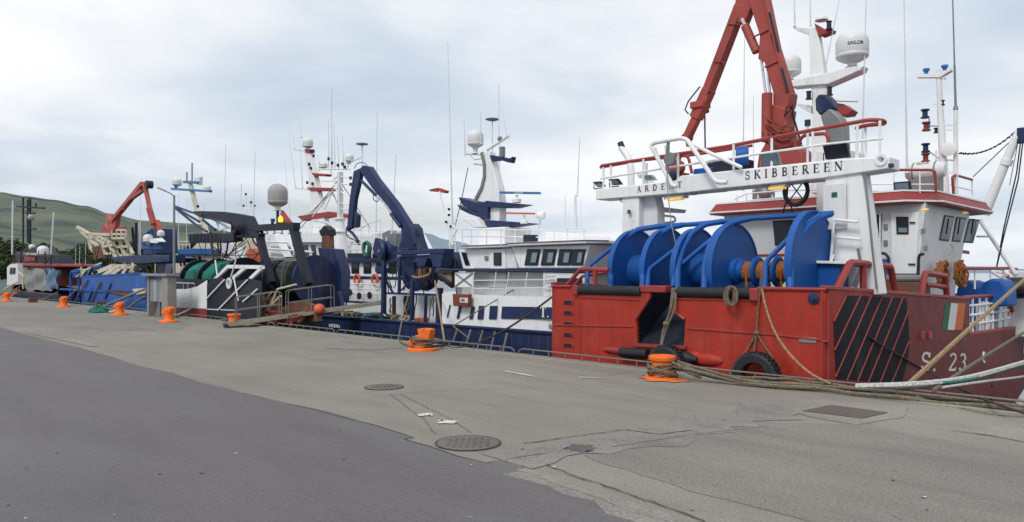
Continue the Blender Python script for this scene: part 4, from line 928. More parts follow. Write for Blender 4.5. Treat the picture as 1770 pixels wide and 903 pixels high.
P_poly('radar_scanner', M['white'], mast, ql([(1440, 171), (1480, 172), (1481, 176), (1440, 175)], MV-.4), (0, .14, 0), bevel=.015)
c = q(1420, 37, v=MV+.1); MB().lathe([(0, 0), (.2, .02), (.17, .1), (.05, .13), (0, .13)], c, seg=16).build('satellite_puck', M['radome'], mast)
for x, y in ((1433, 44), (1398, 165), (1434, 158)):
    c = q(x, y, v=MV-.1); m_ = MB(); m_.cyl(c-Vector((0, 0, .1)), c+Vector((0, 0, .1)), .07, seg=10); m_.cyl(c-Vector((0, 0, .13)), c-Vector((0, 0, .1)), .1, seg=10); m_.cyl(c+Vector((0, 0, .1)), c+Vector((0, 0, .12)), .09, seg=10); m_.build('navigation_light', M['dark'], mast)
c = q(1473, 101, v=MV+.1); radome(mast, c, .46, .82, text='SAILOR', post=.16)
c = q(1366, 128, v=MV+.1); radome(mast, c, .33, .62, post=.12)
for a, b, r_ in (((1374, 46), (1372, -30), .02), ((1401, 45), (1400, -30), .018), ((1490, 270), (1498, -30), .022), ((1423, 135), (1455, -20), .015), ((1284, 330), (1287, 60), .02), ((1303, 330), (1302, 165), .014), ((1568, 300), (1562, -30), .024), ((1327, 20), (1328, -30), .012)):
    whip_px(RB, a, b, WV+.9 if a[0] != 1374 else MV, r_)
P_tube('light_pole', M['white2'], RB, ql([(1396, 330), (1396, 215)], GV+1.2), .03, 8)
c = q(1396, 218, v=GV+1.2); MB().cyl(c, c+Vector((0, 0, .14)), .07, seg=10).build('navigation_light', M['dark'], RB)
# ---- forward mast with crosstree
FV = 12.5
m_ = MB(); m_.cyl(q(1633, 335, v=FV), q(1622, 122, v=FV), .13, .07, 12); m_.cyl(q(1652, 335, v=FV), q(1652, 190, v=FV), .07, .06, 10)
m_.prism(ql([(1583, 129), (1620, 129), (1643, 118), (1644, 122), (1624, 134), (1584, 134)], FV-.1), (0, .2, 0)); m_.bar(q(1626, 217, v=FV), q(1652, 217, v=FV), .05, .05); m_.bar(q(1632, 225, v=FV), q(1652, 225, v=FV), .04, .04); m_.bar(q(1614, 180, v=FV), q(1630, 181, v=FV), .03, .03); m_.bar(q(1622, 134, v=FV), q(1634, 136, v=FV), .12, .05)
for y in (255, 276, 297, 318): m_.bar(q(1622, y, v=FV), q(1652, y+2, v=FV), .04, .04)
m_.tube(ql([(1618, 260), (1618, 330)], FV), .03, 6)
fm = m_.build('forward_mast', M['white'], RB)
for x, y in ((1601, 123), (1633, 117)): c = q(x, y, v=FV); MB().lathe([(0, -.08), (.06, -.08), (.06, -.02), (.1, 0), (.1, .07), (0, .08)], c, seg=12).build('beacon_light', M['bluebrand'], fm)
for i, (x, y, mt) in enumerate(((1599, 197, 'navy'), (1601, 219, 'brownred'), (1600, 256, 'navy'), (1600, 273, 'brownred'), (1629, 178, 'dark'), (1618, 226, 'dark'))):
    c = q(x, y, v=FV); k = .14 if i < 4 else .08; o = MB().lathe([(0, -k), (k*.9, -k), (k*.9, -k*.7), (k*.55, -k*.5), (k*.55, k*.5), (k*.9, k*.7), (k*.9, k), (0, k)], c, seg=12).build('navigation_light', M[mt], fm)
m_ = MB(); m_.bar(q(1608, 218, v=FV), q(1626, 219, v=FV), .03, .03); m_.bar(q(1606, 262, v=FV), q(1622, 274, v=FV), .03, .03); m_.bar(q(1606, 205, v=FV), q(1607, 222, v=FV), .03, .03); m_.build('light_bracket', M['steel'], fm)
c = q(1640, 258, v=FV-.2); MB().lathe([(0, -.05), (.2, -.03), (.22, .02), (0, .08)], c, (0, -1, 0), 16).build('dish', M['white'], fm)
whip_px(RB, (1652, 190), (1646, -30), FV, .028, M['steel'])
# ---- foredeck gear at the right
DV = 15.0
m_ = MB(); m_.cyl(q(1701, 372, v=DV), q(1757, 236, v=DV), .16, .12, 14); m_.cyl(q(1748, 250, v=DV), q(1763, 222, v=DV), .09, .09, 10); m_.cyl(q(1742, 276, v=DV), q(1738, 286, v=DV), .17, .17, 14)
m_.build('derrick_boom', M['white'], RB)
m_ = MB(); m_.tube(ql([(1693, 380), (1722, 424), (1756, 475)], DV), .06, 8); m_.tube(ql([(1688, 409), (1714, 409)], DV), .035, 6); m_.build('derrick_strut', M['white2'], RB)
m_ = MB(); c = q(1766, 232, v=DV); m_.box(c.x-.12, c.x+.15, c.y-.1, c.y+.1, c.z-.3, c.z+.2); m_.build('derrick_block', M['navy'], RB, bevel=.03)
m_ = MB(); P = [q(1660, 265, v=DV), q(1755, 228, v=DV)]
for i in range(26):
    c = P[0].lerp(P[1], i/25); c.z -= .25*4*(i/25)*(1-i/25); d_ = (P[1]-P[0]).normalized()*.055; m_.bar(c-d_, c+d_, .05 if i % 2 else .02, .02 if i % 2 else .05)
m_.build('stay_chain', M['dark'], RB)
m_ = MB(); m_.tube(ql([(1751, 240), (1682, 306)], DV), .016, 5); m_.tube(ql([(1764, 245), (1757, 300), (1735, 395), (1722, 465)], DV), .022, 5); m_.tube(ql([(1768, 245), (1760, 310), (1737, 400), (1722, 465)], DV-.1), .022, 5); m_.tube(ql([(1761, 240), (1751, 290), (1745, 320)], DV), .012, 5)
m_.build('rigging_wire', M['dark'], RB)
m_ = MB(); a, b = q(1748, 468, v=DV), q(1800, 560, v=DV); m_.box(a.x, a.x+1.6, DV, DV+2.5, 0, a.z); m_.build('foredeck_house', M['white2'], RB, bevel=.04)
m_ = MB(); m_.tube(qu([(1664, 464), (1748, 464)], 6.3), .05, 8); m_.build('foredeck_rail', M['redrail'], RB)
m_ = MB(); m_.tube(ql([(1712, 468), (1745, 474), (1748, 480)], DV-.2), .04, 8); m_.tube(ql([(1712, 468), (1740, 486)], DV-.2), .06, 8)
for x in (1685, 1712, 1735): m_.tube(qu([(x, 465), (x, 500)], 6.3), .025, 6)
m_.build('foredeck_stanchion', M['white'], RB)
m_ = MB(); m_.bar(q(1755, 466, u=6.2), q(1713, 522, u=6.2), .16, .14); m_.build('davit_leg', M['redrail'], RB, bevel=.02)
m_ = MB(); m_.bar(q(1742, 468, u=6.1), q(1703, 522, u=6.1), .14, .14); m_.build('davit_leg', M['white'], RB, bevel=.02)
for pl, vv in (([(1652, 530), (1653, 500), (1660, 489), (1672, 484), (1683, 488), (1690, 498), (1691, 530)], 13.4), ([(1686, 530), (1690, 500), (1700, 488), (1714, 482), (1730, 484), (1738, 496), (1740, 530)], 12.8)):
    P_poly('foredeck_winch', M['blue'], RB, ql(pl, vv), (.1, .9, 0), bevel=.06)
c = q(1760, 498, v=14.4); m_ = MB(); m_.lathe([(0, -.2), (.34, -.2), (.34, .2), (0, .2)], c, (1, .2, 0), 20); m_.build('winch_motor', M['dark'], RB)
c = q(1749, 537, u=6.45); m_ = MB(); m_.tube([c+Vector((0, -.3, .3)), c+Vector((0, 0, -.02)), c+Vector((0, .3, 0))], .06, 8); m_.ball(c+Vector((0, .3, 0)), .1, 8); m_.build('roller_arm', M['redrail'], RB)
m_ = MB()
for i in range(9):
    vv = 10.0+i*.72; m_.tube([(UR-.12, vv, topz(11)), (UR-.12, vv, 1.42)], .035, 6)
for z in (.62, .88, 1.15): m_.tube([(UR-.12, 9.9, z), (UR-.12, 16, z-.03)], .035, 6)
for i, vv in enumerate((10.3, 11.8, 12.4, 13.9, 14.6)): m_.box(UR-.3, UR-.15, vv, vv+.3, .3, 1.2-.1*(i % 2))
m_.build('side_rail', M['white'], RB)
m_ = MB(); m_.tube([(UR-.12, 9.8, 1.40), (UR-.12, 14.2, 1.36)], .05, 8); m_.build('side_rail_cap', M['redrail'], RB)
for vv in (10.6, 13.2): P_box('deck_machinery', M['blue'], RB, 5.2, 5.9, vv, vv+.7, .3, 1.35, bevel=.05)
P_box('inner_bulkhead', M['white2'], RB, 5.1, 5.18, 9.9, 16, .3, 1.0)
# ================================================================ fenders, tyres, ropes at the red trawler
def tyre(px, py, ro, wd, vc, label, name='fender_tyre'):
    c = q(px, py, v=vc); m_ = MB(); pr = []
    ri = ro*.56
    prof = [(ri, -wd*.38), (ri*1.1, -wd*.5), (ro*.9, -wd*.5), (ro, -wd*.36), (ro*1.0, wd*.36), (ro*.9, wd*.5), (ri*1.1, wd*.5), (ri, wd*.38), (ri*.96, 0), (ri, -wd*.38)]
    k0 = 0
    R = []
    for r_, z_ in prof[:-1]: R.append([Vector((c.x+math.cos(t)*r_, c.y+z_, c.z+math.sin(t)*r_)) for t in [2*PI*k/36 for k in range(36)]])
    R.append(R[0]); m_.loft([list(x)+[x[0]] for x in R])
    bmesh.ops.remove_doubles(m_.bm, verts=m_.bm.verts, dist=.001)
    for k in range(30):
        t = 2*PI*k/30
        for sg in (-1, 1):
            p = Vector((c.x+math.cos(t)*ro*1.0, c.y+sg*wd*.24, c.z+math.sin(t)*ro*1.0)); tt = Vector((-math.sin(t), sg*.5, math.cos(t))).normalized()
            m_.bar(p-tt*.035, p+tt*.035, .05, wd*.34, up=(0, 1, 0))
    return tag(m_.build(name, M['black'], None, org=c), label, 'tyre fender')
tyre(1307, 651, .46, .24, .22, 'large lugged tyre fender hanging on ropes from the right end of the red stern')
tyre(1153, 633, .43, .24, .22, 'black round fender wheel under the stern ramp, behind the orange bollard')
def rope(pts, r, mat, label, name='rope', group=None, lay=True, seg=6):
    P = [Vector(p) for p in pts]; m_ = MB(); m_.tube(P, r, seg)
    return tag(m_.build(name, M[mat], None, org=P[0]), label, 'rope', group)
def smooth(pts, n=6):
    P = [Vector(p) for p in pts]; out = []
    for i in range(len(P)-1):
        a, b, c, d_ = P[max(0, i-1)], P[i], P[i+1], P[min(len(P)-1, i+2)]
        for k in range(n):
            t = k/n; out.append(.5*((2*b)+(c-a)*t+(2*a-5*b+4*c-d_)*t*t+(3*b-a-3*c+d_)*t**3))
    out.append(P[-1]); return out
m_ = MB(); K = q(1308, 576, v=HV-.05)
for pl in ([q(1314, 497, v=HV-.1), q(1310, 540, v=HV-.05), K], [K, q(1294, 600, v=HV-.05), q(1279, 622, v=HV-.2)], [K, q(1303, 610, v=HV-.1)], [K, q(1322, 600, v=HV-.05), q(1342, 628, v=HV-.2)]): m_.tube(pl, .018, 6)
m_.ball(K, .06, 8)
tag(m_.build('rope', M['rope'], None, org=K), 'knotted rope bridle holding the lugged tyre fender on the red stern', 'rope')
rope(smooth([q(1317, 500, v=.3), q(1325, 535, v=.2), q(1340, 575, v=.1), q(1365, 612, v=.0), q(1400, 645, v=-.1), q(1436, 664, v=-.25)]), .022, 'ropetan', 'pinkish slack rope drooping from the red stern corner to the quay edge')
m_ = MB(); rr = random.Random(4)
for k in range(4):
    m_.tube(smooth([q(1164+rr.uniform(-4, 6), 498, v=.45), q(1162+rr.uniform(-4, 6), 530, v=.35), q(1152+rr.uniform(-3, 5), 560, v=.3), q(1147+rr.uniform(-3, 3), 578, v=.3), q(1146+rr.uniform(-4, 4), 597, v=.2)], 4), .022, 6)
m_.ball(q(1151, 560, v=.3), .07, 8)
tag(m_.build('rope', M['rope'], None, org=q(1150, 560, v=.3)), 'bundle of grey ropes knotted together hanging down the open stern ramp', 'rope')
m_ = MB()
for k in range(3):
    c = q(1260+k*3, 512, v=.34-.04*k); m_.tube([c+Vector((.11*math.cos(t), 0, .19*math.sin(t))) for t in [j*PI/6 for j in range(12)]], .022, 6, closed=True)
tag(m_.build('rope_coil', M['rope'], None, org=q(1260, 512, v=.3)), 'small grey rope coil hung over the black stern roller', 'rope')
rope(smooth([q(1405, 517, v=.4), q(1520, 594, u=6.6), q(1620, 652, u=6.8), q(1700, 690, z=.15), q(1850, 740, z=.1)]), .018, 'ropedark', 'dark taut rope crossing the black scuff patch of the red hull')
MR = 'mooring lines running from the red trawler bow to the quay'
rope([q(1800, 452, v=12), q(1770, 484, v=9.5), q(1680, 564, v=4.5), q(1564, 670, v=-.15)], .045, 'ropetan', 'thick tan mooring line slanting across the flag end of the red hull', group=MR)
rope(smooth([q(1800, 560, v=12), q(1770, 575, v=9.5), q(1700, 618, v=4.5), q(1615, 674, v=-.15)]), .035, 'rope', 'grey mooring line with a knot slanting down beside the white 23', group=MR)
rope(smooth([q(1830, 610, v=8), q(1770, 627, v=5), q(1680, 652, v=1.5), q(1590, 664, v=-.1), q(1480, 668, v=-.25)]), .05, 'ropewhite', 'thick pale mooring line curving low along the maroon hull', group=MR)
rope(smooth([q(1830, 613, v=7.9), q(1770, 630, v=4.9), q(1680, 655, v=1.4), q(1630, 662, v=.3)]), .03, 'ropegreen', 'green rope running just under the thick pale line', group=MR)
rope(smooth([q(1830, 640, v=7), q(1770, 651, v=4.8), q(1700, 660, v=1.5), q(1630, 670, v=-.2)]), .022, 'ropewhite', 'thin white mooring line lowest on the maroon hull', group=MR)
# ================================================================ quay furniture
def make_rail(u0, L):
    m_ = MB(); z = .17; v = -.12
    m_.tube([(u0, v, 0), (u0+.02, v, z*.7), (u0+.14, v, z), (u0+L-.14, v, z), (u0+L-.02, v, z*.7), (u0+L, v, 0)], .017, 7)
    n = int(L/.47)
    for i in range(1, n): m_.cyl((u0+i*L/n, v, 0), (u0+i*L/n, v, z), .014, seg=6)
    return m_.build('kerb_rail', M['railsteel'], None, org=(u0, v, 0))
M['railsteel'] = paint('weathered_galvanised_rail', (.17, .16, .15), .75, .2, .5, (.10, .06, .04))
places = ['in front of the maroon bow side', 'below the black scuff patch', 'in front of the red stern tyres', 'left of the red trawler', 'beside the white stripe hull', 'under the blue white hull', 'beside the low navy stern', 'near the gangway foot']
U0 = [16.1+4.28, 16.1, 11.85, 7.6, 3.3, -1.0]
r0 = None
spans = [(u, 4.15) for u in (16.2, 11.9, 7.65, 3.35, -.95, -5.25, -9.55, -13.85, -18.15, -22.45, -26.75, -31.05, -35.35, -39.65, -43.95, -48.25, -52.55)]
for i, (u, L) in enumerate(spans):
    if i == 0: r0 = o = make_rail(u, L)
    else: o = copy_tree(r0); o.location = W((u, -.12, 0))
    tag(o, 'low tubular steel kerb rail section on the quay edge', 'kerb rail', 'low tubular rails along the quay edge')
# bollards
def bollard_tee():
    t = thing('bollard', '', 'bollard', (0, 0, 0))
    MB().lathe([(0, 0), (.38, 0), (.38, .05), (.35, .075), (.24, .085), (0, .085)], (0, 0, 0), seg=26).build('base_plate', M['orange'], t)
    m_ = MB(); m_.lathe([(.23, .06), (.19, .12), (.17, .26), (.18, .42), (.20, .50), (.15, .54), (0, .55)], (0, 0, 0), seg=22); m_.build('stem', M['orange'], t)
    m_ = MB(); m_.prism([(-.26, -.13, .34), (-.10, -.15, .30), (.12, -.15, .34), (.21, -.13, .46), (.21, -.13, .60), (.03, -.14, .64), (-.12, -.14, .60), (-.26, -.12, .46)], (0, .28, 0)); m_.ball((-.27, 0, .38), .11, 12); m_.build('head', M['orange'], t, bevel=.04)
    m_ = MB()
    for k in range(6): m_.cyl((.31*math.cos(k*1.047), .31*math.sin(k*1.047), .06), (.31*math.cos(k*1.047), .31*math.sin(k*1.047), .1), .03, seg=6)
    m_.build('bolts', M['orange'], t)
    return t
def bollard_double():
    t = thing('bollard', '', 'bollard', (0, 0, 0))
    MB().lathe([(0, 0), (.40, 0), (.40, .06), (.37, .08), (.2, .09), (0, .09)], (0, 0, 0), seg=26).build('base_plate', M['orange'], t)
    MB().lathe([(.24, .08), (.21, .14), (.19, .28), (.19, .40), (0, .42)], (0, 0, 0), seg=22).build('stem', M['orange'], t)
    m_ = MB(); m_.prism([(-.02, -.14, .34), (-.08, -.14, .58), (.12, -.14, .60), (.13, -.14, .52), (.17, -.14, .60), (.32, -.14, .57), (.28, -.14, .30), (.10, -.14, .20)], (0, .28, 0)); m_.bar((.05, 0, .42), (-.34, 0, .16), .2, .15); m_.ball((-.36, 0, .17), .1, 10); m_.build('head', M['orange'], t, bevel=.035)
    return t
def bollard_drum():
    t = thing('bollard', '', 'bollard', (0, 0, 0))
    MB().lathe([(0, 0), (.34, 0), (.34, .03), (.28, .05), (0, .05)], (0, 0, 0), seg=26).build('base_plate', M['orange'], t)
    MB().lathe([(.23, .03), (.21, .10), (.21, .34), (.25, .37), (.26, .43), (.24, .46), (.13, .455), (.12, .43), (0, .43)], (0, 0, 0), seg=28).build('drum', M['orange'], t)
    m_ = MB()
    for k in range(12): m_.bar((.245*math.cos(k*.5236), .245*math.sin(k*.5236), .38), (.245*math.cos(k*.5236), .245*math.sin(k*.5236), .45), .03, .03)
    m_.build('rim_lugs', M['orange'], t); return t
BG = 'orange mooring bollards along the quay edge'
def put(o, px, py, lab, rz=0):
    p = gp(px, py); o.location = W(p); o.rotation_euler.z = QROT+rz; tag(o, lab, 'bollard', BG); return p
b1 = put(bollard_drum(), 1145, 655, 'orange drum bollard wrapped with ropes in front of the red stern')
b2 = put(bollard_double(), 730, 606, 'orange twin headed bollard wrapped with rope beside the low navy hull', .35)
tb = bollard_tee(); b3 = put(tb, 292, 557, 'orange bollard standing right at the foot of the kiosk and lamp post', .4)
for px, py, lab, rz in ((207, 545, 'orange bollard to the left of the kiosk, next to the green net heap', .5), (110, 531, 'orange bollard in front of the blue hull, second from the photo left edge', .3), (12, 521, 'orange bollard at the far left end of the quay', .6)):
    put(copy_tree(tb), px, py, lab, rz)
td = copy_tree(b_ := [o for o in COL.objects if o.name.startswith('bollard') and o.get('label', '').startswith('orange drum')][0])
put(td, 405, 563, 'orange drum bollard half hidden behind the gangway foot')
# orange paint on the ground round two of them
for px, py, k in ((1145, 655, 1), (730, 605, .6)):
    c = gp(px, py); sheet('paint_overspill', [(c.x+.52*k*math.cos(a)*random.uniform(.7, 1.25), c.y+.45*k*math.sin(a)*random.uniform(.7, 1.2)) for a in [i*.35 for i in range(18)]], M['paintspill'], .0138)
# ropes on the bollards
m_ = MB(); c = gp(1145, 655)
for i in range(7):
    z = .07+.045*(i % 4)+.02*(i > 3); m_.tube([c+Vector(((.25+.035*(i > 3)+.01*(i % 2))*math.cos(t), (.25+.035*(i > 3))*math.sin(t), z+.10*math.sin(t+i*.7))) for t in [k*PI/9 for k in range(18)]], .024, 6, closed=True)
tag(m_.build('rope', M['rope'], None, org=c), 'turns of weathered rope wound round the orange drum bollard', 'rope')
m_ = MB(); c = gp(730, 606)
for i in range(5):
    z = .13+.045*i; m_.tube([c+Vector(((.27+.05*(i % 2))*math.cos(t), (.27+.05*(i % 2))*math.sin(t), z+.06*math.sin(t+i*.9))) for t in [k*PI/9 for k in range(18)]], .024, 6, closed=True)
tag(m_.build('rope', M['rope'], None, org=c), 'turns of grey rope wound round the twin headed orange bollard', 'rope')
rg = 'ropes lying along the quay edge'
rr = random.Random(11); B1 = gp(1145, 655)
labs = ['thickest brown rope in the bundle along the quay edge', 'pale worn rope in the bundle along the quay edge', 'brown rope lying nearest the kerb rail', 'brown rope snaking at the outer side of the bundle', 'thin dark rope in the bundle along the quay edge', 'grey rope twisting over the bundle beside the drum bollard']
for i in range(7):
    u_end = B1.x+[9, 10.5, 12, 11, 6, 4.6, 10][i]; pts = []
    n = 14+i
    for k in range(n+1):
        t = k/n; u = B1.x+.25+(u_end-B1.x)*t
        v = B1.y+.1*math.sin(i)+(-.36+.09*i*.6-B1.y)*min(1, t*3)+rr.uniform(-.07, .07)
        pts.append((u, v, .03+.03*(i % 3)+rr.uniform(0, .05)+max(0, .22*(1-t*8))))
    rope(smooth(pts, 3), [.035, .024, .028, .026, .02, .026, .03][i], ['rope', 'rope', 'rope', 'rope', 'ropedark', 'rope', 'rope'][i], 'weathered brown rope lying in the bundle along the quay edge', group=rg)
rope(smooth([gp(1470, 672), gp(1540, 676), gp(1580, 690), gp(1640, 702), gp(1700, 715), gp(1770, 722), gp(1900, 722)], 4), .024, 'rope', 'single loose rope curving out from the bundle towards the steel plate')
for a in [(gp(1210, 655), gp(1190, 648), gp(1240, 641), gp(1290, 650))]: rope(smooth([p+Vector((0, 0, .06)) for p in a], 5), .03, 'rope', 'short looped rope end lying behind the drum bollard')
rope(smooth([c+Vector((.3, .1, .12)), gp(770, 601)+Vector((0, 0, .05)), gp(790, 604)+Vector((0, 0, .03)), gp(830, 598)+Vector((0, 0, .1)), q(890, 560, v=1.5), q(962, 508, v=3.0)], 5), .03, 'ropedark', 'dark mooring line rising from the twin headed bollard towards the white hull')
rope(smooth([c+Vector((-.1, 0, .15)), gp(710, 603)+Vector((0, 0, .08)), gp(690, 592)+Vector((0, 0, .05)), q(690, 580, v=.1), q(697, 545, v=2.5), q(709, 500, v=3.6)], 5), .026, 'rope', 'grey rope looping from the twin headed bollard up to the navy gear')
rope([gp(768, 590)+Vector((0, 0, .02)), q(752, 486, v=4.0)], .035, 'ropetan', 'tan rope running straight up beside the twin headed bollard')
rope(smooth([c+Vector((.2, -.1, .2)), gp(745, 600)+Vector((0, 0, .25)), gp(770, 598)+Vector((0, 0, .1)), gp(760, 592)+Vector((0, 0, .04)), gp(720, 595)+Vector((0, 0, .05))], 5), .026, 'ropetan', 'tan rope tail looped over the twin headed bollard')
rope([gp(783, 600)+Vector((0, .6, .2)), q(783, 564, v=1.0), q(929, 476, v=6)], .02, 'rope', 'thin grey line slanting up across the striped white hull')
# manhole covers and plate
def manhole(px, py, r, lab):
    c = gp(px, py); t = thing('manhole_cover', lab, 'manhole cover', c)
    MB().lathe([(r, .0), (r*1.09, .0), (r*1.09, .014), (r, .014)], c, seg=40).build('frame', M['iron'], t)
    m_ = MB(); m_.lathe([(0, .004), (r*.985, .004), (r*.985, .013), (0, .013)], c, seg=40); m_.build('cover', M['iron'], t)
    m_ = MB(); n = int(r/.055)
    for i in range(-n, n+1):
        for j in range(-n, n+1):
            x, y = i*.055, j*.055
            if x*x+y*y < (r*.9)**2 and (i+j) % 2 == 0: m_.box(c.x+x-.02, c.x+x+.02, c.y+y-.02, c.y+y+.02, .013, .019)
    m_.build('tread', M['iron'], t)
    m_ = MB(); m_.lathe([(r*1.1, .0135), (r*1.18, .0137)], c, seg=40); t2 = m_
    for f in list(t2.bm.faces):
        if len(f.verts) > 4: t2.bm.faces.remove(f)
    t2.build('joint', M['crack'], t)
manhole(809, 767, .345, 'large round patterned manhole cover near the road edge')
manhole(664, 670, .30, 'small looking round manhole cover farther from the road')
P = [gp(*p) for p in ((1387, 712), (1437, 702), (1534, 715), (1490, 725))]
m_ = MB(); m_.prism([p+Vector((0, 0, .009)) for p in P], (0, 0, .010)); tag(m_.build('access_plate', M['plate'], None, org=P[0]), 'rectangular dark steel access plate set in the concrete near the bow ropes', 'access plate')
# street lamp and kiosk
t = thing('street_lamp', 'slim grey street lamp rising beside the concrete kiosk', 'street lamp', gp(301, 548))
c = gp(301, 548); H = (548-338)/F*(2694/78.)
m_ = MB(); m_.cyl(c, c+Vector((0, 0, 1.4)), .085, .08, 14); m_.cyl(c+Vector((0, 0, 1.4)), c+Vector((0, 0, H)), .065, .045, 12); m_.build('pole', M['steel'], t)
A = c+Vector((0, 0, H)); d_ = Vector((-SN, -.05, 0))
m_ = MB(); m_.tube([A-Vector((0, 0, .05)), A+Vector((-.1, -.1, .08)), A+Vector((-.35, -.3, .22))], .03, 8); m_.build('arm', M['steel'], t)
m_ = MB(); m_.bar(A+Vector((-.3, -.27, .2)), A+Vector((-.62, -.5, .36)), .16, .06); m_.build('lamp_head', M['steel'], t, bevel=.02)
kc = gp(277, 549); t = thing('electrical_kiosk', 'concrete and grey metal service kiosk beneath the street lamp', 'kiosk', kc)
zt = (549-478)/F*(2694/79.)
g = [gp(248, 545), gp(298, 549)]
def gx(px): return q(px, 549, v=kc.y).x
P_box('concrete_post', M['concpost'], t, gx(279), gx(289), kc.y-.0, kc.y+.4, 0, zt, bevel=.02)
P_box('concrete_post', M['concpost'], t, gx(250), gx(253), kc.y+.1, kc.y+.4, 0, zt, bevel=.02)
P_box('roof_slab', M['concpost'], t, gx(247), gx(291), kc.y-.1, kc.y+.48, zt, zt+.12, bevel=.02)
z1 = zt-.15; z0 = z1-1.05*1.0
for a, b in ((255, 266), (267.5, 278)):
    o = P_box('cabinet_door', M['cabinet'], t, gx(a), gx(b), kc.y+.12, kc.y+.38, z0, z1, bevel=.02)
    m_ = MB()
    for k in range(3): x = gx(a)+.1+k*.12; m_.box(x, x+.04, kc.y+.1, kc.y+.12, z0+.05, z1-.05)
    m_.build('door_rib', M['cabinet'], o)
P_box('conduit', M['steel'], t, gx(265), gx(268), kc.y+.2, kc.y+.3, 0, z0)
P_box('back_panel', M['steel'], t, gx(254), gx(279), kc.y+.39, kc.y+.41, .1, z0+.05)
# gangway
M['gang'] = paint('weathered_aluminium', (.30, .27, .22), .8, .25, .5, (.14, .11, .08))
G0, G1 = gp(390, 566)+Vector((0, 0, .10)), q(662, 523, v=4.3)
t = thing('gangway', 'long pale gangway sloping from the quay up towards the low navy deck', 'gangway', G0)
dG = (G1-G0); nG = Vector((-dG.y, dG.x, 0)).normalized()*.35
m_ = MB(); m_.bar(G0-nG, G1-nG, .06, .13); m_.bar(G0+nG, G1+nG, .06, .13); m_.bar(G0, G1, .7, .04); m_.build('deck', M['gang'], t)
m_ = MB().cyl(G0-nG*1.3-Vector((0, 0, .03)), G0+nG*1.3-Vector((0, 0, .03)), .08, seg=12); m_.build('roller', M['dark'], t)
def gpt(f, side, h): return G0+dG*f+nG*side+Vector((0, 0, h))
for sd in (-1, 1):
    m_ = MB()
    for f0, f1 in ((.06, .33), (.37, .66)):
        m_.tube([gpt(f0, sd, .05), gpt(f0, sd, 1.0), gpt(f1, sd, 1.0), gpt(f1, sd, .05)], .018, 7, .15); m_.tube([gpt(f0, sd, .5), gpt(f1, sd, .5)], .017, 6); m_.tube([gpt((f0+f1)/2, sd, .05), gpt((f0+f1)/2, sd, 1.0)], .018, 6)
    m_.build('handrail', M['railsteel'], t)
c = gpt(.56, -1.4, .12); m_ = MB(); m_.ball(c, .22, 18); o = tag(m_.build('buoy', M['hatchred'], None, org=c), 'round faded orange buoy hanging on the gangway side', 'buoy')
# clutter on the quay
def pile(name, c, rx, ry, h, mat, n, r, label, cat, seed=1):
    rr = random.Random(seed); m_ = MB()
    for i in range(n):
        pts = []; a = rr.uniform(0, 6.3)
        for k in range(8):
            a += rr.uniform(.3, 1.1); f = rr.uniform(.2, 1); pts.append(c+Vector((math.cos(a)*rx*f, math.sin(a)*ry*f, max(.02, h*(1-f*f)*rr.uniform(.3, 1)+r))))
        m_.tube(smooth(pts, 3), r, 5)
    return tag(m_.build(name, mat, None, org=c), label, cat)
pile('net_heap', gp(172, 540), .9, .5, .35, M['netgreen'], 26, .03, 'heap of green netting lying on the quay left of the kiosk', 'net')
for px, py, s, lab in ((48, 523, .55, 'small brown crate by the far left bollard'), (163, 531, .5, 'brown basket sitting behind the green net heap')):
    c = gp(px, py); t = thing('crate', lab, 'crate', c)
    m_ = MB()
    for dx, dy, lx, ly in ((0, 0, s, .04), (0, s*.8, s, .04), (0, 0, .04, s*.8), (s-.04, 0, .04, s*.8)): m_.box(c.x+dx, c.x+dx+lx, c.y+dy, c.y+dy+ly, .02, s*.6)
    m_.build('side', M['rust'], t, bevel=.01); P_box('base', M['rust'], t, c.x, c.x+s, c.y, c.y+s*.8, 0, .03)
rope(smooth([gp(292, 556)+Vector((0, 0, .3)), gp(310, 553)+Vector((0, 0, .25)), q(345, 524, v=1.2), q(395, 482, v=1.6)], 5), .035, 'ropewhite', 'pale mooring line from the kiosk bollard up to the black and white stern')
rope([gp(405, 563)+Vector((0, .1, .3)), q(370, 555, v=.2), q(345, 552, v=-.2)], .03, 'rope', 'brown rope lying low between the kiosk bollard and the gangway foot')
# ================================================================ blue and white trawler alongside, between the gangway and the red trawler
NV = 3.4; FG = 'fishing trawlers moored along the quay'
MBt = thing('fishing_trawler', 'navy and white trawler with navy crane and low navy stern', 'fishing boat', (-9, NV+3.2, -2.6), FG)
su = q(556, 560, v=NV).x; VC = NV+3.2
def mz(px, py): return q(px, py, v=NV).z
us = [su, su+2, su+5, su+8, -5.5, -4.6, -3.8, -3.0, -2.2, -1.6, -1.2, -.95]
us = sorted(us)
zn0 = mz(565, 547)
def hw_(u): return 3.2 if u < -3.6 else 3.2*math.sqrt(max(0, 1-((u+3.6)/2.75)**2))+.03
def znav(u): return mz(565, 547)+(u-su)*(mz(948, 575)-mz(565, 547))/(q(948, 575, v=NV).x-su)
m_ = MB(); m2 = MB(); uw = q(764, 560, v=NV).x
zw = mz(860, 511)
for sg in (-1, 1):
    m_.loft([[(u, VC+sg*.3*hw_(u), -3.6), (u, VC+sg*.85*hw_(u), -3.1), (u, VC+sg*hw_(u), -1.6), (u, VC+sg*hw_(u), znav(u))] for u in us])
    m2.loft([[(u, VC+sg*(hw_(u)-.02), znav(u)), (u, VC+sg*(hw_(u)-.02), zw)] for u in [uw]+[x for x in us if x > uw+.1]])
m_.face([(su, VC-3.2, zn0), (su, VC+3.2, zn0), (su, VC+2.7, -3.1), (su, VC-2.7, -3.1)])
h = m_.build('hull', M['navyhull'], MBt); md = h.modifiers.new('thick', 'SOLIDIFY'); md.thickness = .06; md.offset = -1
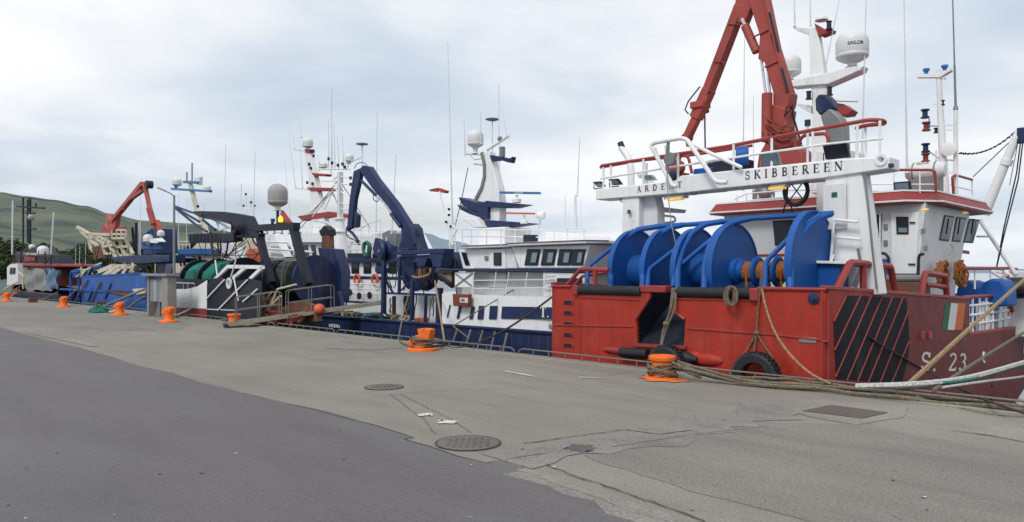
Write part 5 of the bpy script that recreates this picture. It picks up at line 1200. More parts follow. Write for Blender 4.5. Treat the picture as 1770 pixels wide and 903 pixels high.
h2 = m2.build('upper_hull', M['white'], MBt); md = h2.modifiers.new('thick', 'SOLIDIFY'); md.thickness = .04; md.offset = 0
m_ = MB(); m_.beams([(u, VC-hw_(u), znav(u)) for u in us], .16, .09); m_.beams([(u, VC+hw_(u), znav(u)) for u in us], .16, .09); m_.bar((su, VC-3.2, zn0), (su, VC+3.2, zn0), .12, .09); m_.build('bulwark_cap', M['navy'], MBt, bevel=.02)
m_ = MB(); m_.beams([(u, VC-hw_(u)-.03, znav(u)-.9) for u in us if u > su+.2], .08, .14); m_.build('rubbing_strake', M['navy'], MBt)
P_box('deck', M['steel'], MBt, su+.1, -3.5, VC-3.1, VC+3.1, -.55, -.45, bevel=0)
SV = NV-.03
def sp(px, py, v=SV): return q(px, py, v=v)
for a, b, c_, d_ in (((777, 527), (779, 527), (774, 549), (772, 549)), ((794, 529), (798, 529), (793, 551), (789, 551)), ((815, 530), (821, 530), (817, 552), (811, 552)), ((828, 529), (837, 529), (835, 552), (825, 552)), ((847, 529), (860, 529), (858, 552), (845, 552))):
    MB().prism([sp(*p) for p in (a, b, c_, d_)], (0, -.006, 0)).build('painted_slash', M['navy'], MBt)
P_poly('painted_panel', M['navy'], MBt, [sp(*p) for p in ((868, 530), (985, 532), (985, 552), (866, 551))], (0, -.006, 0), bevel=0)
pa = sp(934, 548, NV-.05); roman('T. 2', lambda x, y, k=0: pa+Vector((x, -k, y)), .32, M['letter'], MBt, boldx=1.3)
# deckhouse tiers
ua, ub = sp(789, 500).x, sp(1012, 500).x
z1 = q(900, 468, v=NV+1.0).z
P_box('deckhouse', M['white'], MBt, q(789, 480, v=NV+1).x, q(1008, 480, v=NV+1).x, NV+1.0, VC+2.6, -.45, z1, bevel=.03)
P_box('cover_panel', M['white'], MBt, q(940, 480, v=NV+.6).x, q(1012, 480, v=NV+.6).x, NV+.55, NV+1.0, zw-.1, z1-.02, bevel=.03)
P_poly('navy_panel', M['navy'], MBt, ql([(963, 481), (1006, 481), (1006, 505), (962, 505)], NV+.53), (0, -.01, 0), bevel=0)
m_ = MB()
for k in range(5): m_.bar(q(943, 477+k*6, v=NV+.54), q(959, 477+k*6, v=NV+.54), .03, .05)
m_.build('louvre', M['white2'], MBt)
P_box('deck_edge', M['navy'], MBt, q(787, 468, v=NV+.5).x, q(1022, 468, v=NV+.5).x, NV+.45, VC+2.8, z1, z1+.07, bevel=.01)
# main deck door outline on the side
P_poly('side_door', M['white'], MBt, ql([(846, 472), (876, 472), (877, 497), (846, 497)], NV+.98), (0, -.04, 0), bevel=.03)
P_poly('crossed_panel', M['white'], MBt, ql([(786, 471), (817, 471), (817, 497), (786, 497)], NV+.3), (0, .05, 0))
m_ = MB(); m_.bar(q(787, 473, v=NV+.28), q(816, 495, v=NV+.28), .03, .04); m_.bar(q(816, 473, v=NV+.28), q(787, 495, v=NV+.28), .03, .04); m_.build('cross_brace', M['steel'], MBt)
m_ = MB()
for y in (485, 499): m_.tube(ql([(818, y), (950, y-1)], NV+.25), .016, 6)
for x in (820, 858, 880, 912, 944): m_.tube(ql([(x, 468), (x-6, 512)], NV+.25), .018, 6)
m_.tube(ql([(818, 477), (818, 511)], NV+.2), .02, 6)
m_.build('side_rail', M['white'], MBt)
m_ = MB(); m_.tube(ql([(760, 467), (1020, 471)], NV+.25), .035, 6); m_.build('rail_cap', M['dark'], MBt)
# wheelhouse (aft part set back, bridge full width with raked front)
z2 = q(900, 427, v=NV+.8).z; za = z1+.07
aL = [q(x, y, v=NV+1.4) for x, y in ((800, 468), (792, 430), (886, 428), (894, 468))]
m_ = MB(); m_.prism([Vector((p.x, NV+1.4, za if i in (0, 3) else z2)) for i, p in enumerate(aL)], (0, 3.6, 0)); w1 = m_.build('wheelhouse', M['white'], MBt, bevel=.03)
br = [q(x, y, v=NV+.75) for x, y in ((897, 468), (884, 427), (1020, 427), (1008, 468))]
m_ = MB(); m_.prism([Vector((p.x, NV+.75, za if i in (0, 3) else z2)) for i, p in enumerate(br)], (0, 4.9, 0)); w2 = m_.build('bridge', M['white'], MBt, bevel=.03)
rfz = z2+.02
m_ = MB(); x0, x1 = q(766, 424, v=NV+.5).x, q(1026, 424, v=NV+.5).x
xm = q(880, 427, v=NV+.6).x
m_.prism([(x0, NV+1.6, rfz), (x0+.3, NV+1.15, rfz), (xm-.3, NV+1.15, rfz), (xm, NV+.5, rfz), (x1-.3, NV+.5, rfz), (x1, NV+1.2, rfz), (x1, VC+1.9, rfz), (x1-.3, VC+2.5, rfz), (x0, VC+2.5, rfz)], (0, 0, .12)); rf_ = m_.build('wheelhouse_roof', M['white'], MBt, bevel=.03)
m_ = MB(); m_.beams([(x0, NV+1.58, rfz+.10), (x0+.3, NV+1.13, rfz+.10), (xm-.3, NV+1.13, rfz+.10), (xm, NV+.48, rfz+.10), (x1-.3, NV+.48, rfz+.10), (x1+.02, NV+1.2, rfz+.10)], .03, .022); m_.build('roof_trim', M['navy'], rf_)
for a in (910, 938, 966, 990):
    k = 22 if a < 980 else 20
    pane(w2, [q(x, y, v=NV+.74) for x, y in ((a+2, 431), (a+k+3, 431), (a+k-2, 459), (a-3, 459))], (0, -.03, 0))
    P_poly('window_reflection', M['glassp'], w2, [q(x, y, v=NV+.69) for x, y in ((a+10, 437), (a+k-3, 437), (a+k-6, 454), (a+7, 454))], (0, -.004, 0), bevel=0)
pane(w1, [q(x, y, v=NV+1.39) for x, y in ((798, 436), (806, 437), (813, 459), (805, 459))], (0, -.03, 0))
do = MB().prism([q(x, y, v=NV+1.39) for x, y in ((848, 431), (874, 431), (876, 466), (849, 466))], (0, -.04, 0)).build('door', M['white'], w1, bevel=.03)
pane(do, [q(x, y, v=NV+1.34) for x, y in ((854, 437), (867, 437), (867, 459), (854, 459))], (0, -.03, 0))
P_poly('vent', M['steel'], w1, ql([(838, 443), (844, 443), (844, 450), (838, 450)], NV+1.38), (0, -.03, 0))
# roof rails and furniture
RV = NV+.9
m_ = MB()
for y in (396, 408): m_.tube(ql([(798, y), (1010, y+4)], RV), .02, 6); m_.tube(ql([(798, y), (1010, y+4)], RV+3.8), .018, 6)
for x in (799, 815, 841, 866, 890, 912, 936, 958, 980, 1009): m_.tube(ql([(x, 396), (x, 424)], RV), .02, 6)
m_.build('roof_rail', M['white'], rf_)
P_poly('floodlight', M['dark'], rf_, ql([(904, 406), (923, 406), (923, 419), (904, 419)], RV-.1), (0, .2, 0), bevel=.02)
m_ = MB(); a, b = q(826, 395, v=RV+1), q(872, 423, v=RV+1); m_.box(a.x, b.x, RV+1, RV+2.4, rfz+.1, a.z); m_.prism(ql([(800, 378), (822, 377), (834, 393), (818, 394)], RV+1), (0, .8, 0)); a, b = q(935, 400, v=RV+1), q(1005, 423, v=RV+1); m_.prism([(a.x, RV+1, a.z), (b.x, RV+1, a.z-.2), (b.x+.2, RV+1, rfz+.1), (a.x, RV+1, rfz+.1)], (0, 1.5, 0)); m_.build('mast_house', M['white'], rf_, bevel=.03)
# mast
KV = RV+1.4
m_ = MB(); m_.prism(ql([(834, 262), (845, 262), (852, 290), (861, 325), (864, 350), (864, 400), (836, 400), (836, 350), (822, 348), (832, 325), (838, 298)], KV), (0, .35, 0)); mm = m_.build('mast', M['white'], MBt, bevel=.03)
m_ = MB(); m_.beams(ql([(833, 264), (838, 285), (838, 305), (833, 325), (822, 346)], KV-.02), .1, .12); m_.build('mast_conduit', M['steel'], mm)
for pl in ([(792, 341), (826, 351), (843, 348), (843, 378), (829, 378), (828, 368), (812, 361), (798, 354)], [(789, 354), (808, 362), (829, 369), (828, 376), (810, 370), (796, 363)], [(838, 347), (904, 353), (880, 359), (844, 359)], [(836, 380), (918, 386), (880, 392), (858, 392), (856, 394), (840, 393)]):
    P_poly('mast_wing', M['navy'], mm, ql(pl, KV-.15), (0, .6, 0), bevel=.02)
P_poly('radar_scanner', M['bluebrand'], mm, ql([(863, 331), (931, 332), (932, 336), (863, 335)], KV-.1), (0, .12, 0), bevel=.01)
c = q(893, 346, v=KV); MB().lathe([(0, -.1), (.16, -.1), (.17, .02), (.06, .08), (.05, .18), (0, .18)], c, seg=14).build('scanner_motor', M['white'], mm)
letters('FURUNO', q(896, 335.5, v=KV-.12), .085, M['letter'], mm, sx=1.3)
P_poly('radar_scanner', M['hatchred'], mm, ql([(872, 367), (922, 368), (922, 371), (872, 370)], KV-.3), (0, .1, 0), bevel=.01)
c = q(906, 382, v=KV-.2); MB().lathe([(0, -.1), (.14, -.1), (.14, 0), (.05, .06), (.04, .2), (0, .2)], c, seg=14).build('scanner_motor', M['white'], mm)
c = q(929, 373, v=KV-.2); o = MB().lathe([(0, 0), (.12, 0), (.15, .22), (.12, .26), (0, .26)], c, (.6, .3, 0), 18).build('searchlight', M['white'], mm); MB().lathe([(0, -.01), (.11, -.01), (.11, 0), (0, 0)], c, (.6, .3, 0), 18).build('lens', M['navy'], o)
P_tube('searchlight_post', M['white2'], mm, ql([(934, 380), (930, 400), (930, 415)], KV-.1), .03, 6)
c = q(822, 251, v=KV); radome(mm, c, .31, .58, post=.25)
m_ = MB(); m_.tube(ql([(804, 266), (838, 268)], KV), .035, 6); m_.tube(ql([(803, 256), (805, 270)], KV), .025, 6); m_.tube(ql([(842, 260), (862, 247), (880, 235)], KV), .045, 6); m_.tube(ql([(812, 268), (820, 276), (835, 274)], KV), .03, 6); m_.tube(ql([(851, 210), (851, 266)], KV), .02, 6); m_.tube(ql([(820, 283), (836, 285)], KV), .05, 6); m_.build('mast_arm', M['white2'], mm)
c = q(851, 207, v=KV); MB().lathe([(0, -.06), (.12, -.05), (.26, 0), (.26, .02), (.1, .06), (0, .06)], c, seg=20).build('satellite_puck', M['steel'], mm)
P_poly('mast_bracket', M['navy'], mm, ql([(846, 268), (860, 270), (880, 274), (886, 271), (883, 282), (877, 281), (866, 277), (849, 279)], KV-.05), (0, .2, 0), bevel=.01)
m_ = MB(); c = q(866, 262, v=KV); m_.box(c.x-.07, c.x+.07, c.y, c.y+.15, c.z-.2, c.z+.18); m_.ball(q(864, 240, v=KV), .1, 8); m_.build('camera_unit', M['steel'], mm)
for a, b, r_ in (((782, 388), (774, 75), .022), ((804, 268), (802, 207), .02), ((831, 250), (831, 193), .018), ((864, 418), (862, 145), .02), ((876, 237), (866, 180), .014), ((994.5, 396), (994.5, 338), .05), ((998, 340), (1002, 240), .016), ((977, 396), (977, 338), .014), ((1004, 400), (1004, 345), .012)):
    whip_px(MBt, a, b, KV if a[0] < 960 else NV+2.6, r_)
m_ = MB(); m_.tube(ql([(809, 290), (798, 345), (787, 390)], KV), .02, 5); m_.build('stay', M['steel'], mm)
m_ = MB(); m_.tube(ql([(760, 331), (766, 358), (775, 388)], KV), .035, 8); m_.tube(ql([(775, 388), (782, 424)], KV), .06, 8); m_.tube(ql([(790, 396), (776, 424)], KV), .03, 8); m_.tube(ql([(783, 372), (812, 396)], KV), .025, 8)
for i in range(6): m_.tube(ql([(776+i*.3, 395+i*9), (786, 395+i*9)], KV), .018, 5)
m_.tube(ql([(776, 392), (779, 450)], KV), .025, 6); m_.tube(ql([(786, 392), (788, 450)], KV), .025, 6); aft = m_.build('aft_mast', M['white'], MBt)
m_ = MB(); m_.prism(ql([(742, 328), (756, 325), (770, 330), (768, 334), (755, 332), (743, 331)], KV), (0, .2, 0)); m_.build('mast_vane', M['redrail'], aft)
m_ = MB()
for x, y in ((776, 362), (776, 372), (779, 392), (771, 384)): m_.ball(q(x, y, v=KV-.1), .06, 8)
m_.build('navigation_light', M['dark'], aft)
# navy crane
LV = NV+2.2
m_ = MB(); m_.prism(ql([(688, 432), (694, 412), (696, 392), (704, 386), (711, 394), (715, 412), (722, 432)], LV-.25), (0, .6, 0)); m_.cyl(q(707, 478, v=LV), q(707, 430, v=LV), .35, seg=16); cc = m_.build('crane_column', M['navy'], MBt, bevel=.02)
m_ = MB(); m_.prism(ql([(620, 294), (627, 286), (637, 288), (651, 310), (684, 352), (705, 385), (707, 408), (694, 408), (692, 389), (669, 356), (643, 326), (627, 303)], LV-.14), (0, .28, 0)); m_.build('main_boom', M['navy'], MBt, bevel=.02)
m_ = MB(); m_.prism(ql([(611, 296), (622, 291), (622, 306), (613, 345), (608, 394), (599, 398), (604, 345)], LV-.1), (0, .2, 0)); m_.prism(ql([(612, 366), (618, 372), (617, 392), (611, 394)], LV-.1), (0, .2, 0)); m_.tube(ql([(600, 396), (610, 404), (620, 418)], LV), .07, 8); m_.build('outer_boom', M['navy'], MBt, bevel=.02)
m_ = MB(); m_.cyl(q(625, 313, v=LV-.2), q(650, 338, v=LV-.2), .07, seg=10); m_.cyl(q(676, 370, v=LV-.2), q(692, 392, v=LV-.2), .08, seg=10); m_.build('lift_cylinder', M['navy'], MBt)
m_ = MB(); m_.cyl(q(650, 338, v=LV-.2), q(662, 350, v=LV-.2), .03, seg=8); m_.cyl(q(664, 352, v=LV-.2), q(677, 371, v=LV-.2), .035, seg=8); m_.build('piston_rod', M['chrome'], MBt)
m_ = MB(); m_.tube(smooth(ql([(612, 292), (618, 283), (630, 282), (636, 290)], LV)), .018, 5); m_.tube(smooth(ql([(645, 336), (646, 345), (652, 349), (656, 342)], LV-.2)), .02, 5); m_.tube(smooth(ql([(706, 384), (722, 400), (722, 410), (714, 412)], LV)), .03, 5); m_.tube(smooth(ql([(599, 392), (600, 408), (614, 416), (622, 424)], LV)), .025, 5); m_.tube(smooth(ql([(714, 424), (722, 420), (728, 430), (720, 436)], LV-.3)), .03, 5); m_.build('hydraulic_hose', M['dark'], MBt)
# power block
PV = NV+.7
c = q(664, 434, v=PV); m_ = MB(); m_.lathe([(0, -.2), (.40, -.2), (.44, -.12), (.40, -.05), (.16, 0), (.40, .08), (.42, .2), (0, .2)], c, (.35, 1, .1), 26); o = m_.build('power_block', M['navy'], MBt)
P_poly('block_cheek', M['navy'], o, ql([(644, 430), (648, 411), (656, 413), (684, 426), (682, 446), (664, 452), (646, 441)], PV+.05), (0, .1, 0), bevel=.02)
m_ = MB().lathe([(.03, -.24), (.09, -.24), (.09, -.2), (.03, -.2)], c, (.35, 1, .1), 18); m_.build('hub', M['steel'], o)
pile_c = q(634, 430, v=PV+1.0)
m_ = MB(); rr = random.Random(9)
for i in range(12): m_.tube([pile_c+Vector((.22*math.cos(t+i)*rr.uniform(.8, 1.2), rr.uniform(-.1, .1), .32*math.sin(t+i)*rr.uniform(.8, 1.2))) for t in [k*.7 for k in range(9)]], .02, 5, closed=True)
m_.build('hose_bundle', M['ropegreen'], MBt)
# stern gallows posts and beam
m_ = MB(); m_.bar(q(682, 438, v=PV), q(770, 434, v=PV), .14, .16); m_.bar(q(690, 446, v=PV+.6), q(778, 441, v=PV+.6), .1, .12); m_.build('gallows_beam', M['navy'], MBt, bevel=.015)
for x, ya, yb, w_ in ((663, 449, 553, .17), (690, 444, 506, .11), (712, 486, 560, .13), (735, 508, 560, .1), (759, 498, 562, .2)):
    P_ = MB().bar(q(x+1, ya, v=PV-.1), q(x, yb, v=PV-.1), w_, w_); P_.build('gallows_post', M['navy'], MBt, bevel=.015)
m_ = MB(); m_.bar(q(684, 444, v=PV), q(694, 464, v=PV), .07, .07); m_.bar(q(667, 484, v=PV), q(680, 508, v=PV), .07, .07); m_.bar(q(694, 502, v=PV), q(705, 490, v=PV), .05, .06); m_.bar(q(650, 466, v=PV), q(672, 468, v=PV), .1, .2); m_.build('gallows_strut', M['navy'], MBt)
def navdrum(px, py, r, v, name='net_drum', ax=(-.3, 1, 0)):
    c = q(px, py, v=v); m_ = MB(); m_.lathe([(0, -.05), (r*.94, -.05), (r, -.03), (r, .03), (r*.94, .05), (.2, .05), (.2, .7), (r*.94, .7), (r, .72), (r, .78), (0, .78)], c, ax, 36); o = m_.build(name, M['navy'], MBt)
    m_ = MB()
    for k in range(6): a = k*PI/3+.3; d1 = Vector((math.cos(a), 0, math.sin(a))); m_.bar(c+d1*.15+Vector((0, -.07, 0)), c+d1*r*.9+Vector((0, -.07, 0)), .05, .04)
    m_.build('drum_rib', M['navy'], o)
navdrum(717, 477, .62, PV+.5); navdrum(772, 462, .60, PV+.7)
m_ = MB(); m_.prism(ql([(740, 430), (768, 430), (762, 462), (748, 462)], PV-.05), (0, .5, 0)); m_.prism(ql([(718, 446), (738, 446), (733, 462), (722, 462)], PV-.05), (0, .4, 0)); m_.build('winch_guard', M['navy'], MBt, bevel=.02)
m_ = MB(); m_.box(*(lambda c: (c.x-.2, c.x+.22, c.y, c.y+.3, c.z-.25, c.z+.14))(q(727, 471, v=PV))); m_.build('rusty_winch', M['rust'], MBt, bevel=.03)
m_ = MB(); m_.cyl(q(757, 470, v=PV-.1), q(787, 473, v=PV-.1), .17, seg=14); m_.cyl(q(765, 476, v=PV-.1), q(784, 490, v=PV-.1), .2, seg=14); m_.build('winch_drum', M['dark'], MBt)
m_ = MB(); rr = random.Random(2)
for i in range(7):
    m_.tube(smooth([q(762+rr.uniform(-4, 20), 478+rr.uniform(-4, 10), v=PV-.25) for _ in range(5)], 3), .03, 5)
m_.tube(smooth(ql([(713, 478), (724, 480), (742, 474), (744, 464)], PV-.2)), .04, 6)
m_.build('tangled_rope', M['ropetan'], MBt)
P_box('stern_house', M['white2'], MBt, q(668, 520, v=PV+1.2).x, q(760, 520, v=PV+1.2).x, PV+1.2, VC+2.4, -.45, q(700, 508, v=PV+1.2).z, bevel=.02)
m_ = MB(); m_.bar(q(662, 507, v=PV), q(762, 510, v=PV), .12, .08); m_.build('shelter_edge', M['navy'], MBt)
for x0, x1 in ((678, 684), (698, 711)): P_poly('doorway', M['dark'], MBt, ql([(x0, 512), (x1, 512), (x1, 556), (x0, 556)], PV+1.18), (0, -.01, 0), bevel=0)
P_poly('orange_bin', M['hatchred'], MBt, ql([(714, 550), (731, 550), (731, 562), (714, 562)], PV+.3), (0, .3, 0), bevel=.02)
o = P_poly('notice_box', M['brownred'], MBt, ql([(788, 508), (816, 509), (815, 530), (789, 529)], NV-.1), (0, -.16, 0), bevel=.02)
P_poly('notice', M['letter'], o, ql([(795, 515), (809, 515), (809, 524), (795, 523)], NV-.27), (0, -.01, 0), bevel=0)
P_poly('notice_picture', M['bluebrand'], o, ql([(797, 517), (803, 517), (803, 521), (797, 521)], NV-.285), (0, -.005, 0), bevel=0)
# ropes and net heaped on the low stern deck
rr = random.Random(21)
for mt, n in (('ropetan', 9), ('rope', 10), ('netgreen', 8), ('ropewhite', 5)):
    m_ = MB()
    for i in range(n):
        x = rr.uniform(570, 690); pts = []
        for k in range(6): pts.append(q(x+rr.uniform(-10, 10)+k*rr.uniform(2, 9), 545+rr.uniform(-8, 6)+(x-570)*.06, v=NV+.4+rr.uniform(0, 1.6)))
        m_.tube(smooth(pts, 3), .03, 5)
    m_.build('deck_rope', M[mt], MBt)
pa = q(567, 566, v=NV-.04)
m_ = MB(); rr = random.Random(5)
for i in range(7): m_.box(pa.x+.1+i*.13, pa.x+.18+i*.13, NV-.045, NV-.04, pa.z+.02, pa.z+.12+rr.uniform(0, .05))
m_.build('worn_stern_name', M['letter'], MBt)
for a, b in (((791, 568), (783, 592)), ((814, 570), (806, 594)), ((835, 571), (825, 603)), ((856, 573), (848, 606)), ((877, 576), (869, 609))):
    A, B = q(*a, v=NV-.1), q(*b, v=NV-.35); P_tube('boarding_bar', M['railsteel'], MBt, [A, B], .035, 6)
# ================================================================ boats farther along the quay
def hull_along(name, mat, par, u0, u1, v0, v1, zf, cap=None, bow=1, lift=.6):
    """hull lying along the quay; bow=1 points right, -1 left; zf(u) is the rail height"""
    vc = (v0+v1)/2; hb = (v1-v0)/2; n = 14; secs = {1: [], -1: []}; caps = {1: [], -1: []}
    for i in range(n+1):
        u = u0+(u1-u0)*i/n; t = (i/n if bow > 0 else 1-i/n); k = 1 if t < .62 else max(.03, 1-((t-.62)/.38)**2.2)
        z = zf(u)+lift*max(0, (t-.62)/.38)**2
        for sg in (1, -1):
            secs[sg].append([(u, vc+sg*hb*k*.3, -3.7), (u, vc+sg*hb*k*.82, -3.1), (u, vc+sg*hb*k*.97, -1.5), (u, vc+sg*hb*k, z)]); caps[sg].append((u, vc+sg*hb*k, z))
    m_ = MB(); m_.loft(secs[1]); m_.loft(secs[-1])
    e = 0 if bow > 0 else -1
    m_.face([secs[1][e][3], secs[1][e][1], secs[-1][e][1], secs[-1][e][3]])
    h = m_.build(name, mat, par); md = h.modifiers.new('thick', 'SOLIDIFY'); md.thickness = .06; md.offset = 0
    if cap:
        for sg in (1, -1): MB().beams(caps[sg], .14, .08).build('rail_cap', cap, par)
    return h
def hull_stern_on(name, mat, par, u0, u1, v0, v1, z0, z1, lift=1.0):
    uc = (u0+u1)/2; hb = (u1-u0)/2; n = 12; m_ = MB(); S = {}
    for sg in (1, -1):
        secs = []
        for i in range(n+1):
            t = i/n; v = v0+(v1-v0)*t; k = 1 if t < .6 else max(.03, 1-((t-.6)/.4)**2.2); z = z0+(z1-z0)*t+lift*max(0, (t-.6)/.4)**2
            secs.append([(uc+sg*hb*k*.3, v, -3.7), (uc+sg*hb*k*.85, v, -3.1), (uc+sg*hb*k*.98, v, -1.5), (uc+sg*hb*k, v, z)])
        m_.loft(secs); S[sg] = secs[0]
    m_.face([S[1][3], S[1][1], S[-1][1], S[-1][3]])
    h = m_.build(name, mat, par); md = h.modifiers.new('thick', 'SOLIDIFY'); md.thickness = .08; md.offset = 0
    return h
def FP(name, mat, par, v, pxs, th=.3, bevel=.015): return P_poly(name, M[mat], par, ql(pxs, v), (0, th, 0), bevel=bevel)
def FT(name, mat, par, v, lines, r=.04, seg=6):
    m_ = MB()
    for l in lines: m_.tube(ql(l, v), r, seg)
    return m_.build(name, M[mat], par)
def FB(name, mat, par, v, lines, w_=.12, d=.12):
    m_ = MB()
    for l in lines:
        for a, b in zip(l, l[1:]): m_.bar(q(*a, v=v), q(*b, v=v), w_, d, up=(0, 1, 0))
    return m_.build(name, M[mat], par)
# ---- black and white trawler with green nets, stern on
DD = thing('fishing_trawler', 'black and white trawler with green nets on drums and dark stern gantry', 'fishing boat', (-25.1, .5, -2.6), FG)
du0, du1, dv = -28.4, -21.8, .5
hull_stern_on('hull', M['dark'], DD, du0, du1, dv, 9.6, 1.75, 1.2, lift=0)
uq = q(340, 500, v=dv).x
P_poly('transom_white', M['white'], DD, ql([(305, 525), (305, 500), (322, 500), (340, 496), (357, 485), (357, 534), (305, 532)], dv-.05), (0, .04, 0))
P_poly('boot_stripe', M['redrail'], DD, ql([(300, 532), (357, 535), (357, 556), (300, 553)], dv-.06), (0, .04, 0))
P_poly('black_quarter', M['dark'], DD, ql([(357, 556), (357, 494), (366, 482), (380, 480), (404, 487), (432, 482), (452, 487), (452, 566)], dv-.03), (0, .04, 0))
P_poly('hull_trim', M['white2'], DD, ql([(357, 534), (405, 536), (405, 537.5), (357, 535.5)], dv-.06), (0, .02, 0), bevel=0)
FB('diagonal_rib', 'white2', DD, dv-.08, [[(388, 484), (357, 517)], [(428, 484), (376, 537)], [(445, 500), (420, 522)]], .06, .05)
FB('guard_frame', 'white', DD, dv+.1, [[(372, 484), (395, 461), (455, 462), (433, 483)], [(404, 481), (426, 462)]], .15, .12)
FT('stern_rail', 'white', DD, dv, [[(305, 489), (337, 490), (339, 500), (334, 525), (308, 525)], [(318, 490), (318, 524)], [(326, 490), (326, 524)]], .05)
c = q(397, 490, v=dv-.1); MB().lathe([(.16, 0), (.24, 0), (.24, .06), (.16, .06), (.16, 0)], c, (0, -1, 0), 18).build('fairlead', M['white2'], DD)
FT('hanging_rope', 'white2', DD, dv-.12, [[(404, 480), (408, 500), (412, 520)], [(372, 450), (376, 480)], [(410, 440), (402, 470), (398, 482)]], .035)
for px, nm in ((347, 0), (378, 1), (422, 2)):
    c = q(px, 486, v=2.3); r = 1.12
    o = MB().lathe([(0, -.05), (r*.95, -.05), (r, -.08), (r, .08), (r*.95, .05), (0, .05)], c, (1, 0, 0), 40).build('net_drum', M['dark'], DD)
    if nm < 2:
        m_ = MB(); rr = random.Random(px); prof = [(0, .06)]+[(.93*rr.uniform(.92, 1.04), .08+k*.14) for k in range(9)]+[(0, 1.3)]
        m_.lathe(prof, c, (1, 0, 0), 30)
        for v_ in m_.bm.verts: v_.co += Vector((rr.uniform(-.03, .03), rr.uniform(-.05, .05), rr.uniform(-.05, .05)))
        for k in range(14):
            a0 = rr.uniform(1.2, 3.6); m_.tube([c+Vector((.15+.07*k, -math.cos(a0+t)*.98, math.sin(a0+t)*.98)) for t in [j*.16 for j in range(9)]], .03, 5)
        m_.build('net', M['netgreen'], o)
FP('net_tail', 'netgreen', DD, dv+.05, [(321, 470), (334, 466), (336, 505), (330, 512), (323, 508)], .1)
# dark nets and the second drum line further right
for px, py, r in ((468, 478, .95), (500, 478, .95), (545, 484, 1.15)):
    c = q(px, py, v=4.2); o = MB().lathe([(0, -.05), (r, -.06), (r, .06), (0, .05)], c, (1, 0, 0), 36).build('net_drum', M['navyhull'], DD)
    if px < 530:
        m_ = MB(); rr = random.Random(px); m_.lathe([(0, .06)]+[(.82*rr.uniform(.9, 1.05), .08+k*.13) for k in range(10)]+[(0, 1.35)], c, (1, 0, 0), 28)
        for k in range(16):
            a0 = rr.uniform(1.0, 3.4); m_.tube([c+Vector((.12+.075*k, -math.cos(a0+t)*.88, math.sin(a0+t)*.88)) for t in [j*.18 for j in range(9)]], .035, 5)
        m_.build('net', M['netblack'], o)
FT('guard_hoop', 'steel', DD, 3.2, [[(452, 500), (454, 470), (466, 450), (478, 450)], [(486, 500), (489, 470), (494, 452), (520, 450)], [(452, 449), (512, 449)]], .05)
FP('side_bulwark', 'navyhull', DD, 5.0, [(452, 500), (500, 500), (585, 504), (590, 530), (560, 545), (452, 545)], .2)
FP('shelter_wall', 'navyhull', DD, 5.2, [(549, 428), (579, 431), (590, 470), (588, 524), (556, 522), (556, 460)], .5)
FP('exhaust_cowl', 'black', DD, 5.6, [(551, 400), (560, 390), (568, 397), (569, 407), (555, 409)], .4); FP('exhaust_pipe', 'rust', DD, 5.6, [(556, 408), (568, 407), (569, 430), (556, 430)], .3)
GD = 3.0
FB('gantry_leg', 'dark', DD, GD, [[(446, 396), (456, 440), (470, 490)]], .32, .3); FB('gantry_leg', 'dark', DD, GD, [[(507, 392), (519, 440), (534, 492)]], .34, .3)
FB('gantry_beam', 'dark', DD, GD, [[(436, 395), (513, 391)], [(436, 399), (452, 410)]], .30, .34)
FT('shackle', 'steel', DD, GD-.1, [[(448+k*13, 399), (450+k*13, 404), (446+k*13, 404)] for k in range(5)], .03)
c = q(480, 352, v=GD); rd = radome(DD, c, .45, .92, mat=M['radomegrey'], post=.2); FT('radome_post', 'dark', DD, GD, [[(480, 357), (480, 392)]], .07)
c = q(485, 384, v=GD-.1); MB().lathe([(0, 0), (.11, 0), (.11, .18), (.06, .24), (0, .25)], c, seg=14).build('amber_beacon', M['beacon'], DD)
FP('beacon_guard', 'dark', DD, GD, [(478, 392), (482, 384), (489, 378), (496, 384), (498, 392)], .3); FB('striped_board', 'crane_red', DD, GD, [[(487, 367), (504, 390)]], .22, .1)
FP('small_lamp', 'navy', DD, GD, [(467, 378), (472, 378), (472, 384), (470, 384), (470, 392), (468, 392), (468, 384)], .1)
FP('net_boom', 'dark', DD, GD+.2, [(326, 366), (348, 365), (382, 366), (411, 370), (429, 374), (437, 391), (437, 412), (404, 411), (398, 388), (372, 381), (350, 378)], .35)
FB('boom_strut', 'navyhull', DD, GD+.2, [[(303, 357), (330, 367), (350, 372)], [(303, 359), (345, 384)], [(304, 361), (340, 390), (358, 401)], [(350, 380), (372, 398)], [(360, 376), (398, 386)]], .10, .1)
FP('net_hopper', 'dark', DD, GD+.1, [(325, 405), (362, 403), (404, 404), (404, 417), (380, 420), (326, 420)], .5); FB('hopper_rib', 'navyhull', DD, GD, [[(x, 405), (x, 419)] for x in range(329, 364, 6)], .06, .06)
c = q(408, 397, v=GD-.1); MB().lathe([(.1, -.05), (.16, -.16), (.28, -.16), (.30, .16), (0, .16)], c, (0, 1, 0), 20).build('sheave', M['black'], DD)
FB('white_strut', 'white', DD, GD+.5, [[(356, 373), (392, 392)], [(372, 374), (380, 400)], [(384, 396), (396, 394)]], .10, .08)
FT('hydraulic_hose', 'black', DD, GD-.1, [[(362, 402), (366, 430), (378, 442), (382, 432), (380, 414)], [(376, 418), (378, 440), (390, 446), (394, 420)], [(440, 398), (432, 405), (440, 420), (450, 430)], [(364, 400), (368, 440), (372, 470)]], .05)
FP('white_cover', 'white', DD, 6.5, [(459, 402), (474, 405), (492, 447), (462, 449)], .5); FP('pale_cover', 'cream', DD, 6.0, [(398, 412), (430, 410), (448, 430), (452, 455), (420, 455), (424, 430), (404, 424)], .3)
FP('red_cover', 'hatchred', DD, 5.9, [(430, 430), (442, 430), (450, 450), (452, 458), (436, 458), (424, 440)], .1)
